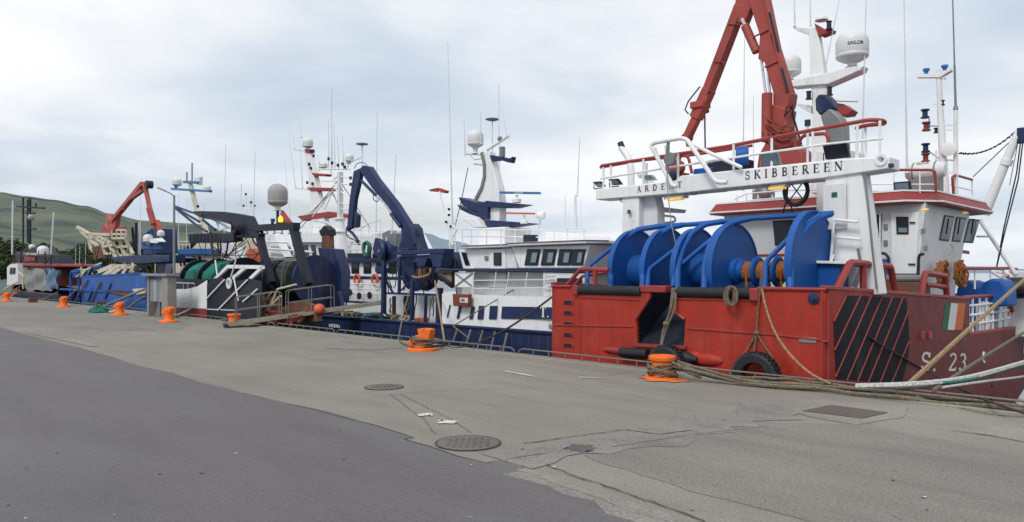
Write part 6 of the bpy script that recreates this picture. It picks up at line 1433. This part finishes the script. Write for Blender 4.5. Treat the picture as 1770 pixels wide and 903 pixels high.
FP('deckhouse', 'white2', DD, 7.5, [(385, 415), (410, 425), (420, 460), (380, 460)], 2.0); FB('ladder', 'white', DD, 7.2, [[(474, 425), (476, 450)], [(484, 425), (486, 450)]]+[[(474, 428+k*5), (485, 428+k*5)] for k in range(5)], .05, .05)
# rusty fishing gear hung at the side, brown frames
for k, pl in enumerate(([(407, 512), (448, 508), (451, 530), (446, 545), (410, 540)], [(486, 532), (520, 520), (545, 530), (548, 556), (500, 560)], [(455, 516), (475, 512), (482, 552), (455, 558)])):
    o = FP('dredge_gear', 'rust', DD, 1.2+k*.3, pl, .25)
    FB('dredge_frame', 'rust', o, 1.1+k*.3, [[(pl[0][0]+4*j, pl[0][1]+1), (pl[0][0]+4*j+6, pl[-1][1]-2)] for j in range(7)], .06, .05)
FT('deck_pipe', 'cream', DD, .9, [[(500, 545), (470, 552)], [(430, 552), (470, 505)], [(440, 556), (485, 512)], [(420, 550), (440, 512)], [(462, 540), (480, 500), (512, 492)]], .045)
m_ = MB(); rr = random.Random(14)
for i in range(26):
    x = rr.uniform(408, 540); m_.tube(smooth([q(x+rr.uniform(-12, 14), 552+(x-450)*.1+rr.uniform(-16, 10), v=.5+rr.uniform(0, .5)) for _ in range(5)], 3), .03, 5)
m_.build('rope_tangle', M['brownred'], DD)
# ---- white trawler with S.484
BW = thing('fishing_trawler', 'white trawler with navy roof, two lifebuoys and black number on its hull', 'fishing boat', (-18.5, 14, -2.6), FG)
BV = 11.6
zb = lambda px, py, v=BV: q(px, py, v=v).z
u0, u1 = q(562, 530, v=BV).x, q(562, 530, v=BV).x+15
hull_along('hull', M['white'], BW, u0, u1, BV, BV+5.6, lambda u: zb(600, 521), M['navy'])
pa = q(580, 529.5, v=BV-.06); roman('S.484', lambda x, y, k=0: pa+Vector((x, -k, y)), .27, M['ink'], BW, boldx=1.6, sx=1.45)
FP('deckhouse', 'white', BW, BV+.8, [(586, 453), (696, 453), (696, 524), (586, 524)], 3.5); FP('roof', 'navy', BW, BV+.5, [(580, 447), (700, 447), (700, 453), (580, 453)], 4.3)
FP('roof_box', 'dark', BW, BV+.9, [(600, 438), (632, 438), (632, 447), (600, 447)], .9)
for a in (608, 629, 651, 672): pane(BW, ql([(a, 455), (a+13, 455), (a+13, 473), (a, 473)], BV+.79), (0, -.04, 0))
FP('stripe', 'navy', BW, BV+.77, [(586, 477), (696, 479), (696, 484), (586, 482)], .02, 0)
FT('side_rail', 'white', BW, BV+.15, [[(560, 490), (656, 492)], [(560, 498), (656, 500)], [(560, 507), (656, 508)]]+[[(x, 489), (x, 522)] for x in range(562, 660, 11)], .035)
for x in (617, 648):
    c = q(x, 484, v=BV+.55); m_ = MB(); m_.tube([c+Vector((.3*math.cos(t), 0, .3*math.sin(t))) for t in [k*PI/8 for k in range(16)]], .08, 8, closed=True); m_.build('lifebuoy', M['hatchred'], BW)
for x, y in ((606, 506), (622, 512), (640, 511)): c = q(x, y, v=BV-.02); MB().lathe([(0, 0), (.2, 0), (.22, .08), (0, .1)], c, (0, -1, 0), 14).build('porthole', M['dark'], BW)
m_ = MB(); c0, c1, c2 = q(588, 445, v=BV+2.2), q(588, 402, v=BV+2.2), q(588, 380, v=BV+2.2); m_.lathe([(.68, 0), (.42, (c1-c0).z), (.56, (c1-c0).z), (.56, (c1-c0).z+.08), (.36, (c1-c0).z+.08), (.30, (c2-c0).z), (.42, (c2-c0).z), (.42, (c2-c0).z+.08), (0, (c2-c0).z+.08)], c0, seg=18); m_.build('mast_trunk', M['white'], BW)
XV = BV+2.2
FB('lattice_mast', 'white2', BW, XV, [[(588, 378), (588, 298)]], .3, .3)
FT('mast_arm', 'white', BW, XV, [[(550, 293), (605, 293)], [(552, 280), (552, 296)], [(555, 313), (590, 313)], [(586, 306), (606, 308)], [(586, 318), (606, 320)], [(588, 300), (576, 312)], [(588, 330), (604, 345), (622, 372)], [(588, 318), (604, 345)], [(578, 326), (540, 375)], [(590, 352), (604, 354)], [(590, 362), (604, 362)], [(604, 275), (600, 293)], [(596, 283), (626, 272)], [(626, 252), (626, 288)], [(575, 300), (580, 325), (588, 345)]], .045)
FT('rigging', 'steel', BW, XV+.3, [[(586, 310), (520, 395)], [(580, 325), (515, 390)], [(592, 320), (640, 395)], [(575, 330), (585, 358)]], .03)
c = q(604, 279, v=XV); radome(BW, c, .29, .5, post=.1)
c = q(626, 250, v=XV); MB().lathe([(0, -.08), (.15, -.06), (.40, 0), (.40, .05), (.15, .1), (0, .1)], c, seg=20).build('satellite_puck', M['steel'], BW)
m_ = MB()
for x, y in ((606, 308), (606, 319), (568, 275), (574, 282), (584, 286), (592, 284), (596, 289)): c = q(x, y, v=XV-.1); m_.cyl(c-Vector((0, 0, .1)), c+Vector((0, 0, .1)), .09, seg=8)
m_.build('navigation_light', M['dark'], BW)
for a, b in (((568, 293), (568, 205)), ((574, 293), (573, 165)), ((579, 293), (577, 215)), ((594, 293), (592, 237)), ((586, 293), (583, 235)), ((650, 400), (652, 195)), ((677, 405), (685, 266)), ((552, 290), (549, 268))): whip_px(BW, a, b, XV, .028)
FT('roof_rail', 'white', BW, BV+1.2, [[(600, 423), (672, 418)], [(600, 432), (672, 430)], [(613, 396), (657, 380), (660, 420)], [(618, 400), (640, 385), (650, 420)]]+[[(x, 410), (x, 446)] for x in (605, 618, 630, 643, 655, 668)], .035)
FP('white_fin', 'white', BW, BV+3, [(712, 404), (726, 402), (746, 438), (720, 440)], .3); FP('roof_gear', 'white2', BW, BV+2.5, [(642, 405), (660, 402), (672, 418), (672, 446), (642, 446)], 1.2)
# ---- red and white trawler behind it
RW = thing('fishing_trawler', 'white trawler behind with tall raked mast and red mast wings', 'fishing boat', (-26, 22, -2.6), FG)
RV_ = 19.0
hull_along('hull', M['white'], RW, q(500, 520, v=RV_).x, q(500, 520, v=RV_).x+17, RV_, RV_+6, lambda u: .6, M['redrail'])
FP('wheelhouse', 'white2', RW, RV_+1, [(518, 415), (640, 418), (640, 500), (528, 500)], 4.0); FP('roof', 'white', RW, RV_+.6, [(512, 410), (518, 403), (572, 402), (650, 405), (652, 420), (516, 419)], 4.8)
for a in (524, 537, 556, 572): pane(RW, ql([(a, 424), (a+8, 424), (a+11, 446), (a+4, 446)], RV_+.98), (0, -.04, 0))
FP('mast', 'white', RW, RV_+2, [(526, 262), (534, 262), (548, 330), (566, 405), (530, 405), (538, 372), (534, 320)], .5)
FP('mast_wing', 'redrail', RW, RV_+1.9, [(514, 374), (568, 366), (604, 372), (604, 378), (570, 374), (522, 382)], 1.0); FP('mast_wing', 'redrail', RW, RV_+1.9, [(530, 324), (575, 325), (577, 330), (536, 330)], .8); FP('mast_wing', 'redrail', RW, RV_+1.9, [(538, 299), (564, 301), (562, 305), (542, 304)], .6); FP('mast_wing', 'redrail', RW, RV_+1.9, [(526, 258), (536, 258), (534, 264), (528, 264)], .5)
FB('mast_arm', 'white2', RW, RV_+2, [[(510, 326), (532, 328)], [(508, 259), (530, 262)], [(528, 370), (540, 370)], [(542, 380), (600, 392)]], .14, .14)
FT('radar_mast', 'white', RW, RV_+2.4, [[(570, 328), (584, 352)], [(575, 331), (560, 366)], [(515, 390), (566, 340)]], .05)
c = q(532, 254, v=RV_+2); radome(RW, c, .48, .84, post=.15)
c = q(559, 290, v=RV_+2); radome(RW, c, .36, .5, post=.12)
for a, b in (((510, 258), (496, 190)), ((521, 238), (512, 185)), ((511, 325), (497, 215)), ((523, 325), (518, 240)), ((505, 405), (492, 280)), ((572, 300), (574, 150))): whip_px(RW, a, b, RV_+2, .03)
m_ = MB()
for x, y in ((534, 284), (537, 291), (540, 318), (531, 316), (542, 262), (542, 270)): c = q(x, y, v=RV_+1.9); m_.cyl(c-Vector((0, 0, .12)), c+Vector((0, 0, .12)), .11, seg=8)
m_.build('navigation_light', M['dark'], RW)
FT('roof_rail', 'white', RW, RV_+1, [[(514, 392), (640, 392)]]+[[(x, 391), (x, 408)] for x in range(516, 640, 12)], .04)
# ---- cream and blue wheelhouse boat
CE = thing('fishing_trawler', 'cream trawler with blue roof and leaning mast carrying two radomes', 'fishing boat', (-43, 14, -2.6), FG)
EV = 11.5
hull_stern_on('hull', M['hullblue'], CE, q(302, 480, v=EV).x, q(302, 480, v=EV).x+6.2, EV-2, EV+13, 1.5, 1.5)
FP('wheelhouse', 'cream', CE, EV, [(303, 440), (400, 441), (402, 484), (303, 484)], 3.0); FP('roof', 'blue', CE, EV-.4, [(298, 432), (334, 430), (402, 430), (402, 440), (298, 440)], 3.8); FP('top_house', 'cream', CE, EV+.5, [(330, 431), (345, 417), (360, 418), (362, 431)], 1.6)
for a in (306, 314, 322, 332, 342): pane(CE, ql([(a, 443), (a+5, 443), (a+9, 460), (a+4, 460)], EV-.02), (0, -.04, 0))
FT('roof_rail', 'cream', CE, EV, [[(303, 418), (328, 418)], [(303, 424), (328, 424)]]+[[(x, 417), (x, 431)] for x in (304, 310, 316, 322, 328)], .05)
FB('mast', 'cream', CE, EV+1, [[(328, 314), (340, 362), (352, 386), (366, 430)]], .34, .3); FB('mast_arm', 'bluebrand', CE, EV+.9, [[(298, 327), (330, 329), (364, 331)]], .2, .3); FB('mast_head', 'bluebrand', CE, EV+.9, [[(318, 315), (344, 316)], [(304, 320), (304, 328)]], .22, .2)
c = q(306, 320, v=EV+1); radome(CE, c, .42, .66, post=.1); c = q(358, 330, v=EV+1); radome(CE, c, .32, .48, post=.05)
FT('mast_pole', 'steel', CE, EV+1, [[(332, 314), (332, 282)], [(323, 314), (323, 298)]], .07); FP('searchlight', 'white2', CE, EV+.9, [(335, 308), (345, 306), (344, 320), (336, 318)], .3)
c = q(342, 357, v=EV+.8); MB().ball(c, .14, 8).build('navigation_light', M['dark'], CE)
for a, b in (((388, 372), (390, 250)), ((350, 430), (352, 352)), ((438, 378), (441, 262))): whip_px(CE, a, b, EV+3, .03)
# ---- white masts farther off
FM = thing('fishing_boat', 'far off white boat of which the crosstree mast shows between the gantries', 'fishing boat', (-48, 24, -2.6), FG)
QV = 26
hull_along('hull', M['white'], FM, q(392, 470, v=QV).x, q(392, 470, v=QV).x+9, QV, QV+4, lambda u: 1.0, M['steel'])
FP('wheelhouse', 'white', FM, QV+.5, [(405, 400), (455, 400), (460, 462), (400, 462)], 2.5); FT('mast', 'white', FM, QV+1, [[(425, 400), (425, 335)], [(411, 361), (442, 361)], [(411, 361), (411, 345)], [(433, 361), (434, 340)], [(417, 361), (417, 318)], [(418, 366), (434, 366)], [(436, 402), (438, 378), (455, 378), (456, 402)], [(436, 390), (456, 390)]], .06)
m_ = MB()
for x, y in ((425, 336), (434, 350), (440, 356), (421, 356)): m_.ball(q(x, y, v=QV+1), .16, 8)
m_.build('navigation_light', M['dark'], FM)
# ---- blue hulled trawler with cream gantry and red crane
BL = thing('fishing_trawler', 'bright blue hulled trawler with cream gantry and folded red crane', 'fishing boat', (-40, 3.4, -2.6), FG)
LV_ = .9
lu0, lu1 = q(103, 500, v=LV_).x, q(252, 500, v=LV_).x
hull_along('hull', M['hullblue'], BL, lu0, lu1, LV_, LV_+5.5, lambda u: q(136, 481, v=LV_).z+.02*(u-lu0), M['blue'], bow=-1, lift=.1)
FB('hull_rib', 'blue', BL, LV_-.05, [[(104, 500), (225, 505)], [(122, 482), (122, 520)], [(136, 482), (136, 525)], [(160, 500), (152, 520)], [(192, 490), (182, 515)]], .12, .1)
FT('hanging_rope', 'rope', BL, LV_-.1, [[(152, 484), (128, 524)], [(174, 488), (160, 515), (150, 528)], [(180, 510), (178, 530)]], .05)
FB('guard_frame', 'cream', BL, LV_+.2, [[(176, 481), (203, 461), (222, 461), (200, 500)], [(190, 480), (212, 462)], [(172, 470), (196, 460)]], .26, .2)
FB('gantry_leg', 'cream', BL, LV_+1.2, [[(236, 455), (222, 504)]], .5, .4); FB('gantry_leg', 'cream', BL, LV_+3.5, [[(226, 430), (216, 470)]], .4, .4)
FP('net_table', 'navy', BL, LV_+1.0, [(188, 445), (230, 442), (262, 441), (292, 446), (288, 453), (240, 456), (200, 452)], 1.6)
FP('net_table_end', 'navy', BL, LV_+1.0, [(276, 441), (292, 441), (292, 453), (278, 453)], .9)
CVv = LV_+2.6
FB('cream_boom', 'cream', BL, CVv, [[(134, 393), (158, 407), (182, 422)], [(140, 399), (176, 432)], [(150, 404), (192, 406)]], .2, .2)
FB('gantry_frame', 'cream', BL, CVv, [[(154, 413), (176, 410), (192, 420)], [(154, 413), (156, 428), (172, 446)], [(176, 410), (182, 448)], [(184, 412), (200, 446)], [(160, 430), (196, 424)], [(166, 440), (198, 438)]], .17, .2); FB('gantry_frame', 'cream', BL, CVv+.4, [[(192, 412), (206, 446)], [(206, 412), (216, 444)], [(214, 410), (230, 440)], [(190, 414), (216, 412)], [(196, 428), (224, 426)], [(200, 442), (230, 440)]], .16, .2)
FP('machinery', 'rust', BL, CVv-.2, [(158, 428), (172, 424), (178, 446), (162, 450)], .4)
FB('cage', 'cream', BL, CVv, [[(194, 412), (194, 398), (218, 398), (218, 412), (194, 412)], [(202, 398), (202, 412)], [(210, 398), (210, 412)], [(194, 405), (218, 405)]], .14, .12)
FP('crane_base', 'crane_red', BL, CVv, [(170, 402), (178, 396), (177, 386), (184, 394), (204, 392), (206, 398), (190, 410), (176, 408)], .6)
FB('main_boom', 'crane_far', BL, CVv, [[(190, 388), (247, 318)]], .30, .3); FB('main_boom_foot', 'crane_far', BL, CVv, [[(186, 374), (200, 398)], [(204, 372), (200, 396)]], .36, .3); FB('outer_boom', 'crane_far', BL, CVv, [[(250, 318), (258, 356), (269, 396)]], .24, .22); FB('lift_cylinder', 'crane_red', BL, CVv-.2, [[(228, 343), (246, 330)], [(196, 380), (212, 360)], [(256, 360), (264, 388)]], .22, .2)
FP('boom_tip', 'crane_far', BL, CVv, [(260, 382), (268, 380), (272, 398), (262, 396)], .3); c = q(252, 319, v=CVv-.1); MB().cyl(c, c+Vector((0, .4, 0)), .26, seg=12).build('boom_joint', M['dark'], BL)
FP('mast_base', 'navy', BL, CVv+.5, [(246, 412), (256, 398), (268, 392), (278, 396), (280, 438), (248, 440)], 1.0); FT('blue_rail', 'blue', BL, CVv, [[(245, 420), (280, 420)], [(245, 430), (280, 430)], [(262, 400), (262, 440)], [(248, 408), (268, 393)]], .08)
c = q(256, 418, v=CVv-.2); radome(BL, c, .30, .48, post=.1); c = q(278, 408, v=CVv-.2); radome(BL, c, .22, .36, post=.1); FP('canister', 'white', BL, CVv-.2, [(258, 414), (270, 412), (276, 418), (270, 421), (258, 420)], .4)
FT('dark_mast', 'dark', BL, CVv+1, [[(236, 385), (235, 440)], [(229, 394), (233, 440)]], .11); FT('light_pole', 'white2', BL, CVv+1.4, [[(240, 385), (239, 440)]], .09)
FP('platform_edge', 'rust', BL, LV_-.1, [(178, 501), (222, 503), (228, 510), (216, 512), (184, 505)], .9)
m_ = MB(); rr = random.Random(33)
for k in range(6): c = q(232+rr.uniform(0, 20), 478+rr.uniform(-6, 12), v=CVv-1+k*.3); m_.tube([c+Vector((.5*math.cos(t), 0, .5*math.sin(t))) for t in [j*PI/6 for j in range(12)]], .06, 6, closed=True)
m_.build('dredge_hoops', M['steel'], BL); FP('white_post', 'white2', BL, CVv, [(273, 452), (288, 450), (283, 478), (270, 478)], .4)
FB('net_frame', 'cream', BL, LV_+.8, [[(132, 479), (150, 466), (175, 455)], [(140, 479), (148, 468)], [(150, 478), (162, 462)]], .12, .1); FP('fish_pound', 'blue', BL, LV_+2, [(124, 480), (124, 468), (132, 464), (134, 480)], .4)
m_ = MB(); rr = random.Random(31)
for i in range(24): x = rr.uniform(136, 235); m_.tube(smooth([q(x+rr.uniform(-10, 14), 472+rr.uniform(-10, 8), v=LV_+.8+rr.uniform(0, 2)) for _ in range(4)], 3), .05, 5)
m_.build('net_pile', M['netblack'], BL)
FP('landing_ramp', 'cream', BL, .6, [(228, 500), (250, 498), (250, 508), (236, 510)], .1); FT('ramp_rail', 'steel', BL, .3, [[(178, 530), (250, 500)], [(218, 535), (250, 512)], [(192, 532), (220, 520)]], .06)
# ---- dark tug like boat with tarpaulins at far left
TG = thing('fishing_boat', 'old dark boat with black crosstree mast, white dome and grey tarpaulins', 'fishing boat', (-58, 3.4, -2.6), FG)
TV = 1.0
tu0, tu1 = q(4, 500, v=TV).x, q(102, 500, v=TV).x
hull_along('hull', M['navyhull'], TG, tu0-3, tu1, TV, TV+5.2, lambda u: q(60, 506, v=TV).z, M['rust'], bow=-1, lift=1.2)
FP('wheelhouse', 'brownred', TG, TV+1.6, [(22, 456), (92, 458), (92, 495), (24, 495)], 2.6); FP('roof', 'redrail', TG, TV+1.2, [(20, 454), (94, 457), (95, 461), (20, 459)], 3.4); FP('white_house', 'white2', TG, TV+.8, [(12, 462), (18, 457), (30, 456), (31, 492), (12, 494)], 1.0); pane(TG, ql([(18, 463), (27, 463), (26, 474), (17, 474)], TV+.78), (0, -.04, 0))
FP('bridge_top', 'dark', TG, TV+2, [(22, 456), (24, 436), (36, 438), (44, 428), (60, 428), (66, 440), (88, 441), (92, 457)], 1.6); FP('name_board', 'cream', TG, TV+1.9, [(41, 437), (62, 438), (62, 443), (41, 443)], .1); FP('red_board', 'redrail', TG, TV+1.85, [(42, 444), (60, 445), (60, 452), (42, 452)], .1)
FB('mast', 'black', TG, TV+2.6, [[(52, 343), (52, 430)]], .18, .18); FT('mast_yard', 'black', TG, TV+2.6, [[(29, 357), (77, 360)], [(40, 343), (40, 358)], [(48, 345), (48, 420)], [(40, 358), (40, 440)], [(62, 352), (62, 360)], [(44, 368), (60, 369)], [(52, 395), (62, 396)]], .09)
c = q(40, 342, v=TV+2.6); MB().lathe([(0, -.05), (.2, -.04), (.34, 0), (.2, .08), (0, .1)], c, seg=16).build('satellite_puck', M['steel'], TG); c = q(54, 376, v=TV+2.5); MB().ball(c, .32, 10).build('radar_dome', M['radomegrey'], TG)
c = q(74, 440, v=TV+2.2); radome(TG, c, .46, .78, post=.1); c = q(55, 430, v=TV+2.1); radome(TG, c, .24, .4, post=.1)
FT('white_pole', 'white2', TG, TV+.6, [[(22, 347), (21, 440)], [(93, 368), (88, 440)]], .07)
FT('rail', 'dark', TG, TV+.9, [[(24, 440), (90, 444)], [(25, 430), (25, 456)], [(36, 432), (36, 456)], [(78, 436), (78, 458)], [(88, 438), (88, 458)]], .06)
# tarpaulins with folds
def drape(name, mat, par, v, a, b, c_, d_, seed, amp=.12):
    rr = random.Random(seed); m_ = MB(); n, k = 18, 10; A, B, C_, D_ = (q(*p, v=v) for p in (a, b, c_, d_)); secs = []
    ph = [rr.uniform(0, 6) for _ in range(6)]
    for i in range(n+1):
        s = i/n; row = []
        for j in range(k+1):
            t = j/k; p = A.lerp(B, s).lerp(D_.lerp(C_, s), t); p.y += amp*(math.sin(s*17+ph[0]+t*2)+.6*math.sin(s*31+ph[1])+.5*math.sin(t*9+s*6+ph[2])); p.z += .08*math.sin(s*12+ph[3])*(1 if j in (0, k) else 0); row.append(p)
        secs.append(row)
    m_.loft(secs); return m_.build(name, M[mat], par, ang=3)
drape('tarpaulin', 'tarp', TG, TV+.1, (42, 465), (82, 464), (84, 502), (44, 503), 1); drape('tarpaulin', 'tarpblue', TG, TV+.05, (80, 465), (104, 466), (102, 500), (80, 503), 2)
FT('deck_clutter', 'cream', TG, TV, [[(30, 470), (42, 478)], [(8, 500), (30, 488)], [(12, 520), (34, 496)], [(40, 470), (40, 500)]], .07)
FP('bow_locker', 'crane_red', TG, TV-.05, [(8, 510), (28, 500), (30, 508), (12, 518)], .3)
FT('mooring_strap', 'rope', TG, .4, [[(100, 505), (70, 520)], [(2, 515), (30, 498)]], .05)
# thin distant masts and posts
for i, (x, y0, y1, v_) in enumerate(((130, 470, 422, 30), (137, 470, 425, 30), (147, 470, 420, 30), (242, 478, 330, 26), (268, 478, 372, 30), (308, 470, 335, 34), (322, 470, 345, 36), (387, 470, 325, 34))):
    a, b = q(x, y0, v=v_), q(x+1, y1, v=v_); m_ = MB(); m_.cyl(a-Vector((0, 0, 2.6)), b, .07, .03, 7); m_.bar(a.lerp(b, .75)-Vector((.5, 0, 0)), a.lerp(b, .75)+Vector((.5, 0, 0)), .05, .05)
    t = tag(m_.build('yacht_mast', M['white2'], None, org=a-Vector((0, 0, 2.6))), 'thin pale mast standing beyond the moored trawlers', 'mast', 'distant thin masts')
# slack mooring lines from the left boats
rope([gp(110, 529)+Vector((0, 0, .3)), q(136, 498, v=.85)], .05, 'rope', 'grey mooring line from the blue hull to the bollard in front of it')
rope(smooth([gp(207, 543)+Vector((0, 0, .3)), gp(190, 541)+Vector((0, 0, .05)), q(176, 524, v=.85)]), .05, 'ropewhite', 'pale mooring line from the blue hull to the bollard beside the green net')
rope([gp(12, 519)+Vector((0, 0, .3)), q(34, 496, v=1)], .05, 'rope', 'mooring line from the tarpaulin covered boat to the leftmost bollard')
# extra gear that makes the middle of the quay dense: rails, rigging, wires
m_ = MB(); rr = random.Random(77)
for i in range(16):
    a = q(rr.uniform(340, 450), rr.uniform(400, 450), v=3.6+rr.uniform(-.4, .6)); b = q(rr.uniform(345, 470), rr.uniform(430, 486), v=3.2+rr.uniform(-.4, .6)); m_.tube(sag(a, b, rr.uniform(0, .5), 7, .03), .025, 5)
m_.build('running_rigging', M['ropedark'], DD)
m_ = MB()
for i in range(12):
    a = q(rr.uniform(560, 640), rr.uniform(385, 420), v=RV_); b = q(rr.uniform(560, 690), rr.uniform(405, 445), v=RV_-1+rr.uniform(-.4, .6)); m_.tube([a, b], .04, 5)
m_.build('deck_rigging', M['white2'], RW)
FT('upper_rail', 'white', BW, BV+2.6, [[(596, 396), (690, 402)], [(596, 406), (690, 411)], [(560, 414), (600, 416)], [(560, 424), (600, 425)]]+[[(x, 395), (x+1, 440)] for x in range(598, 690, 13)]+[[(x, 414), (x, 446)] for x in range(560, 600, 10)], .035)
FP('upper_house', 'white', BW, BV+2.8, [(603, 424), (660, 426), (662, 447), (600, 447)], 1.6); FP('net_hauler', 'steel', BW, BV+2.2, [(660, 404), (672, 398), (684, 404), (684, 440), (664, 440)], .6)
FT('deck_frames', 'white', DD, 6.2, [[(458, 402), (452, 430), (470, 470)], [(520, 400), (512, 430), (500, 462)], [(460, 430), (540, 436)], [(460, 418), (500, 420), (512, 440)]], .06)
m_ = MB()
for i in range(18):
    x = rr.uniform(660, 790); a = q(x, rr.uniform(436, 470), v=PV-.1+rr.uniform(0, .8)); b = q(x+rr.uniform(-16, 16), rr.uniform(470, 512), v=PV-.1+rr.uniform(0, .8)); m_.tube(sag(a, b, rr.uniform(0, .35), 7, .03), .022, 5)
m_.build('hydraulic_hoses', M['dark'], MBt)
m_ = MB()
for i in range(9):
    x = rr.uniform(672, 760); a = q(x, rr.uniform(508, 520), v=PV+.2); b = q(x+rr.uniform(-8, 8), rr.uniform(535, 556), v=PV+rr.uniform(0, .5)); m_.tube(sag(a, b, .05, 6, .03), .025, 5)
m_.build('hanging_ropes', M['rope'], MBt)
# tangle of hoses and small fittings on the red crane and drums
m_ = MB()
for a, b in (((1276, 30), (1224, 160)), ((1332, 60), (1360, 150))): m_.tube(sag(q(*a, v=CVp-.2), q(*b, v=CVp-.2), .02, 10, .006), .012, 5)
m_.build('boom_hose', M['dark'], RB)
m_ = MB()
for f in (.2, .62):
    c = q(1281, 10, v=CVp-.14).lerp(q(1222, 165, v=CVp-.14), f); m_.bar(c+Vector((-.17, 0, .05)), c+Vector((.17, 0, -.05)), .05, .03)
for f in (.3, .7): c = q(1300, 20, v=CVp-.18).lerp(q(1350, 150, v=CVp-.18), f); m_.bar(c+Vector((-.2, 0, -.05)), c+Vector((.2, 0, .05)), .05, .03)
m_.build('hose_clamp', M['crane_red'], RB)
# welded seams on the transom plating
m_ = MB()
for x in (1035, 1075, 1230, 1275, 1352, 1388):
    for y0, y1 in (((520, 562) if x < 1130 else (522, 568)), ((569, 605) if x < 1130 else (582, 640))): m_.tube(ql([(x, y0+2), (x+.5, y1-2)], HV-.0), .006, 4)
m_.build('plate_seam', M['redrail'], RB)
m_ = MB(); rr = random.Random(91)
for i in range(14):
    x = rr.uniform(130, 235); a = q(x, rr.uniform(420, 455), v=CVv-.6); b = q(x+rr.uniform(-22, 26), rr.uniform(455, 484), v=CVv-1); m_.tube(sag(a, b, rr.uniform(0, .6), 6, .04), .03, 5)
m_.build('running_rigging', M['ropedark'], BL)
FB('deck_stanchion', 'cream', BL, LV_+1, [[(x, 462), (x+3, 486)] for x in (140, 158, 176, 210, 226)]+[[(136, 466), (232, 470)]], .09, .09)
FB('hull_frame', 'blue', BL, LV_+.6, [[(148, 484), (160, 462), (176, 460)], [(164, 484), (176, 464)], [(122, 484), (124, 470), (136, 468)]], .16, .14)
m_ = MB()
for i in range(10):
    x = rr.uniform(10, 100); a = q(x, rr.uniform(425, 455), v=TV+1.5); b = q(x+rr.uniform(-16, 16), rr.uniform(452, 470), v=TV+1.2); m_.tube([a, b], .04, 5)
m_.build('running_rigging', M['ropedark'], TG)
FT('roof_clutter', 'cream', CE, EV-.5, [[(306, 436), (312, 470)], [(372, 425), (384, 440)], [(362, 420), (400, 424)], [(370, 412), (372, 432)], [(384, 414), (386, 432)]], .05)
# wipers, vents and small fittings on the near wheelhouse walls
for x in (1640, 1660, 1683): MB().tube([sw(x, 378, .05), sw(x-4, 405, .05)], .012, 5).build('window_wiper', M['dark'], wh)
for x, y in ((1480, 430), (1596, 400), (1600, 430), (1531, 392), (1531, 420)): c = wb(x, y, v=WV-.02); MB().box(c.x-.05, c.x+.05, c.y-.03, c.y, c.z-.07, c.z+.07).build('wall_fitting', M['steel'], wh)
# ================================================================ split parts that hold well separated pieces into one object each
KEEP = ('lettering', 'letter', 'tread', 'bolts', 'crown', 'trunk', 'painted_slash', 'crest_relief', 'worn_stern_name', 'rim_lugs', 'door_rib', 'drum_rib', 'louvre')
def split_parts():
    for o in list(COL.objects):
        if o.type != 'MESH' or o.parent is None or o.name.split('.')[0] in KEEP or o.data.users > 1: continue
        bm = bmesh.new(); bm.from_mesh(o.data); bm.verts.ensure_lookup_table(); seen = [False]*len(bm.verts); isl = []
        for v in bm.verts:
            if seen[v.index]: continue
            st = [v]; seen[v.index] = True; cur = []
            while st:
                a = st.pop(); cur.append(a.index)
                for e in a.link_edges:
                    b = e.other_vert(a)
                    if not seen[b.index]: seen[b.index] = True; st.append(b)
            isl.append(cur)
        if len(isl) < 2 or len(isl) > 60: bm.free(); continue
        B = []
        for c in isl:
            P = [bm.verts[i].co for i in c]; B.append([Vector((min(p[k] for p in P)-.03 for k in range(3))), Vector((max(p[k] for p in P)+.03 for k in range(3)))])
        gr = list(range(len(isl)))
        def find(i):
            while gr[i] != i: i = gr[i]
            return i
        for i in range(len(isl)):
            for j in range(i):
                if all(B[i][0][k] <= B[j][1][k] and B[j][0][k] <= B[i][1][k] for k in range(3)): gr[find(i)] = find(j)
        cl = {}
        for i in range(len(isl)): cl.setdefault(find(i), set()).update(isl[i])
        if not 1 < len(cl) <= 10: bm.free(); continue
        groups = sorted(cl.values(), key=len, reverse=True); bm.free()
        src = o.data
        for n, g in enumerate(groups):
            b2 = bmesh.new(); b2.from_mesh(src); b2.verts.ensure_lookup_table()
            bmesh.ops.delete(b2, geom=[v for v in b2.verts if v.index not in g], context='VERTS')
            me = bpy.data.meshes.new(o.name.split('.')[0]); b2.to_mesh(me); b2.free()
            for mt in src.materials: me.materials.append(mt)
            if n == 0: o.data = me
            else:
                c = o.copy(); c.data = me; c.name = o.name.split('.')[0]; COL.objects.link(c)
split_parts()
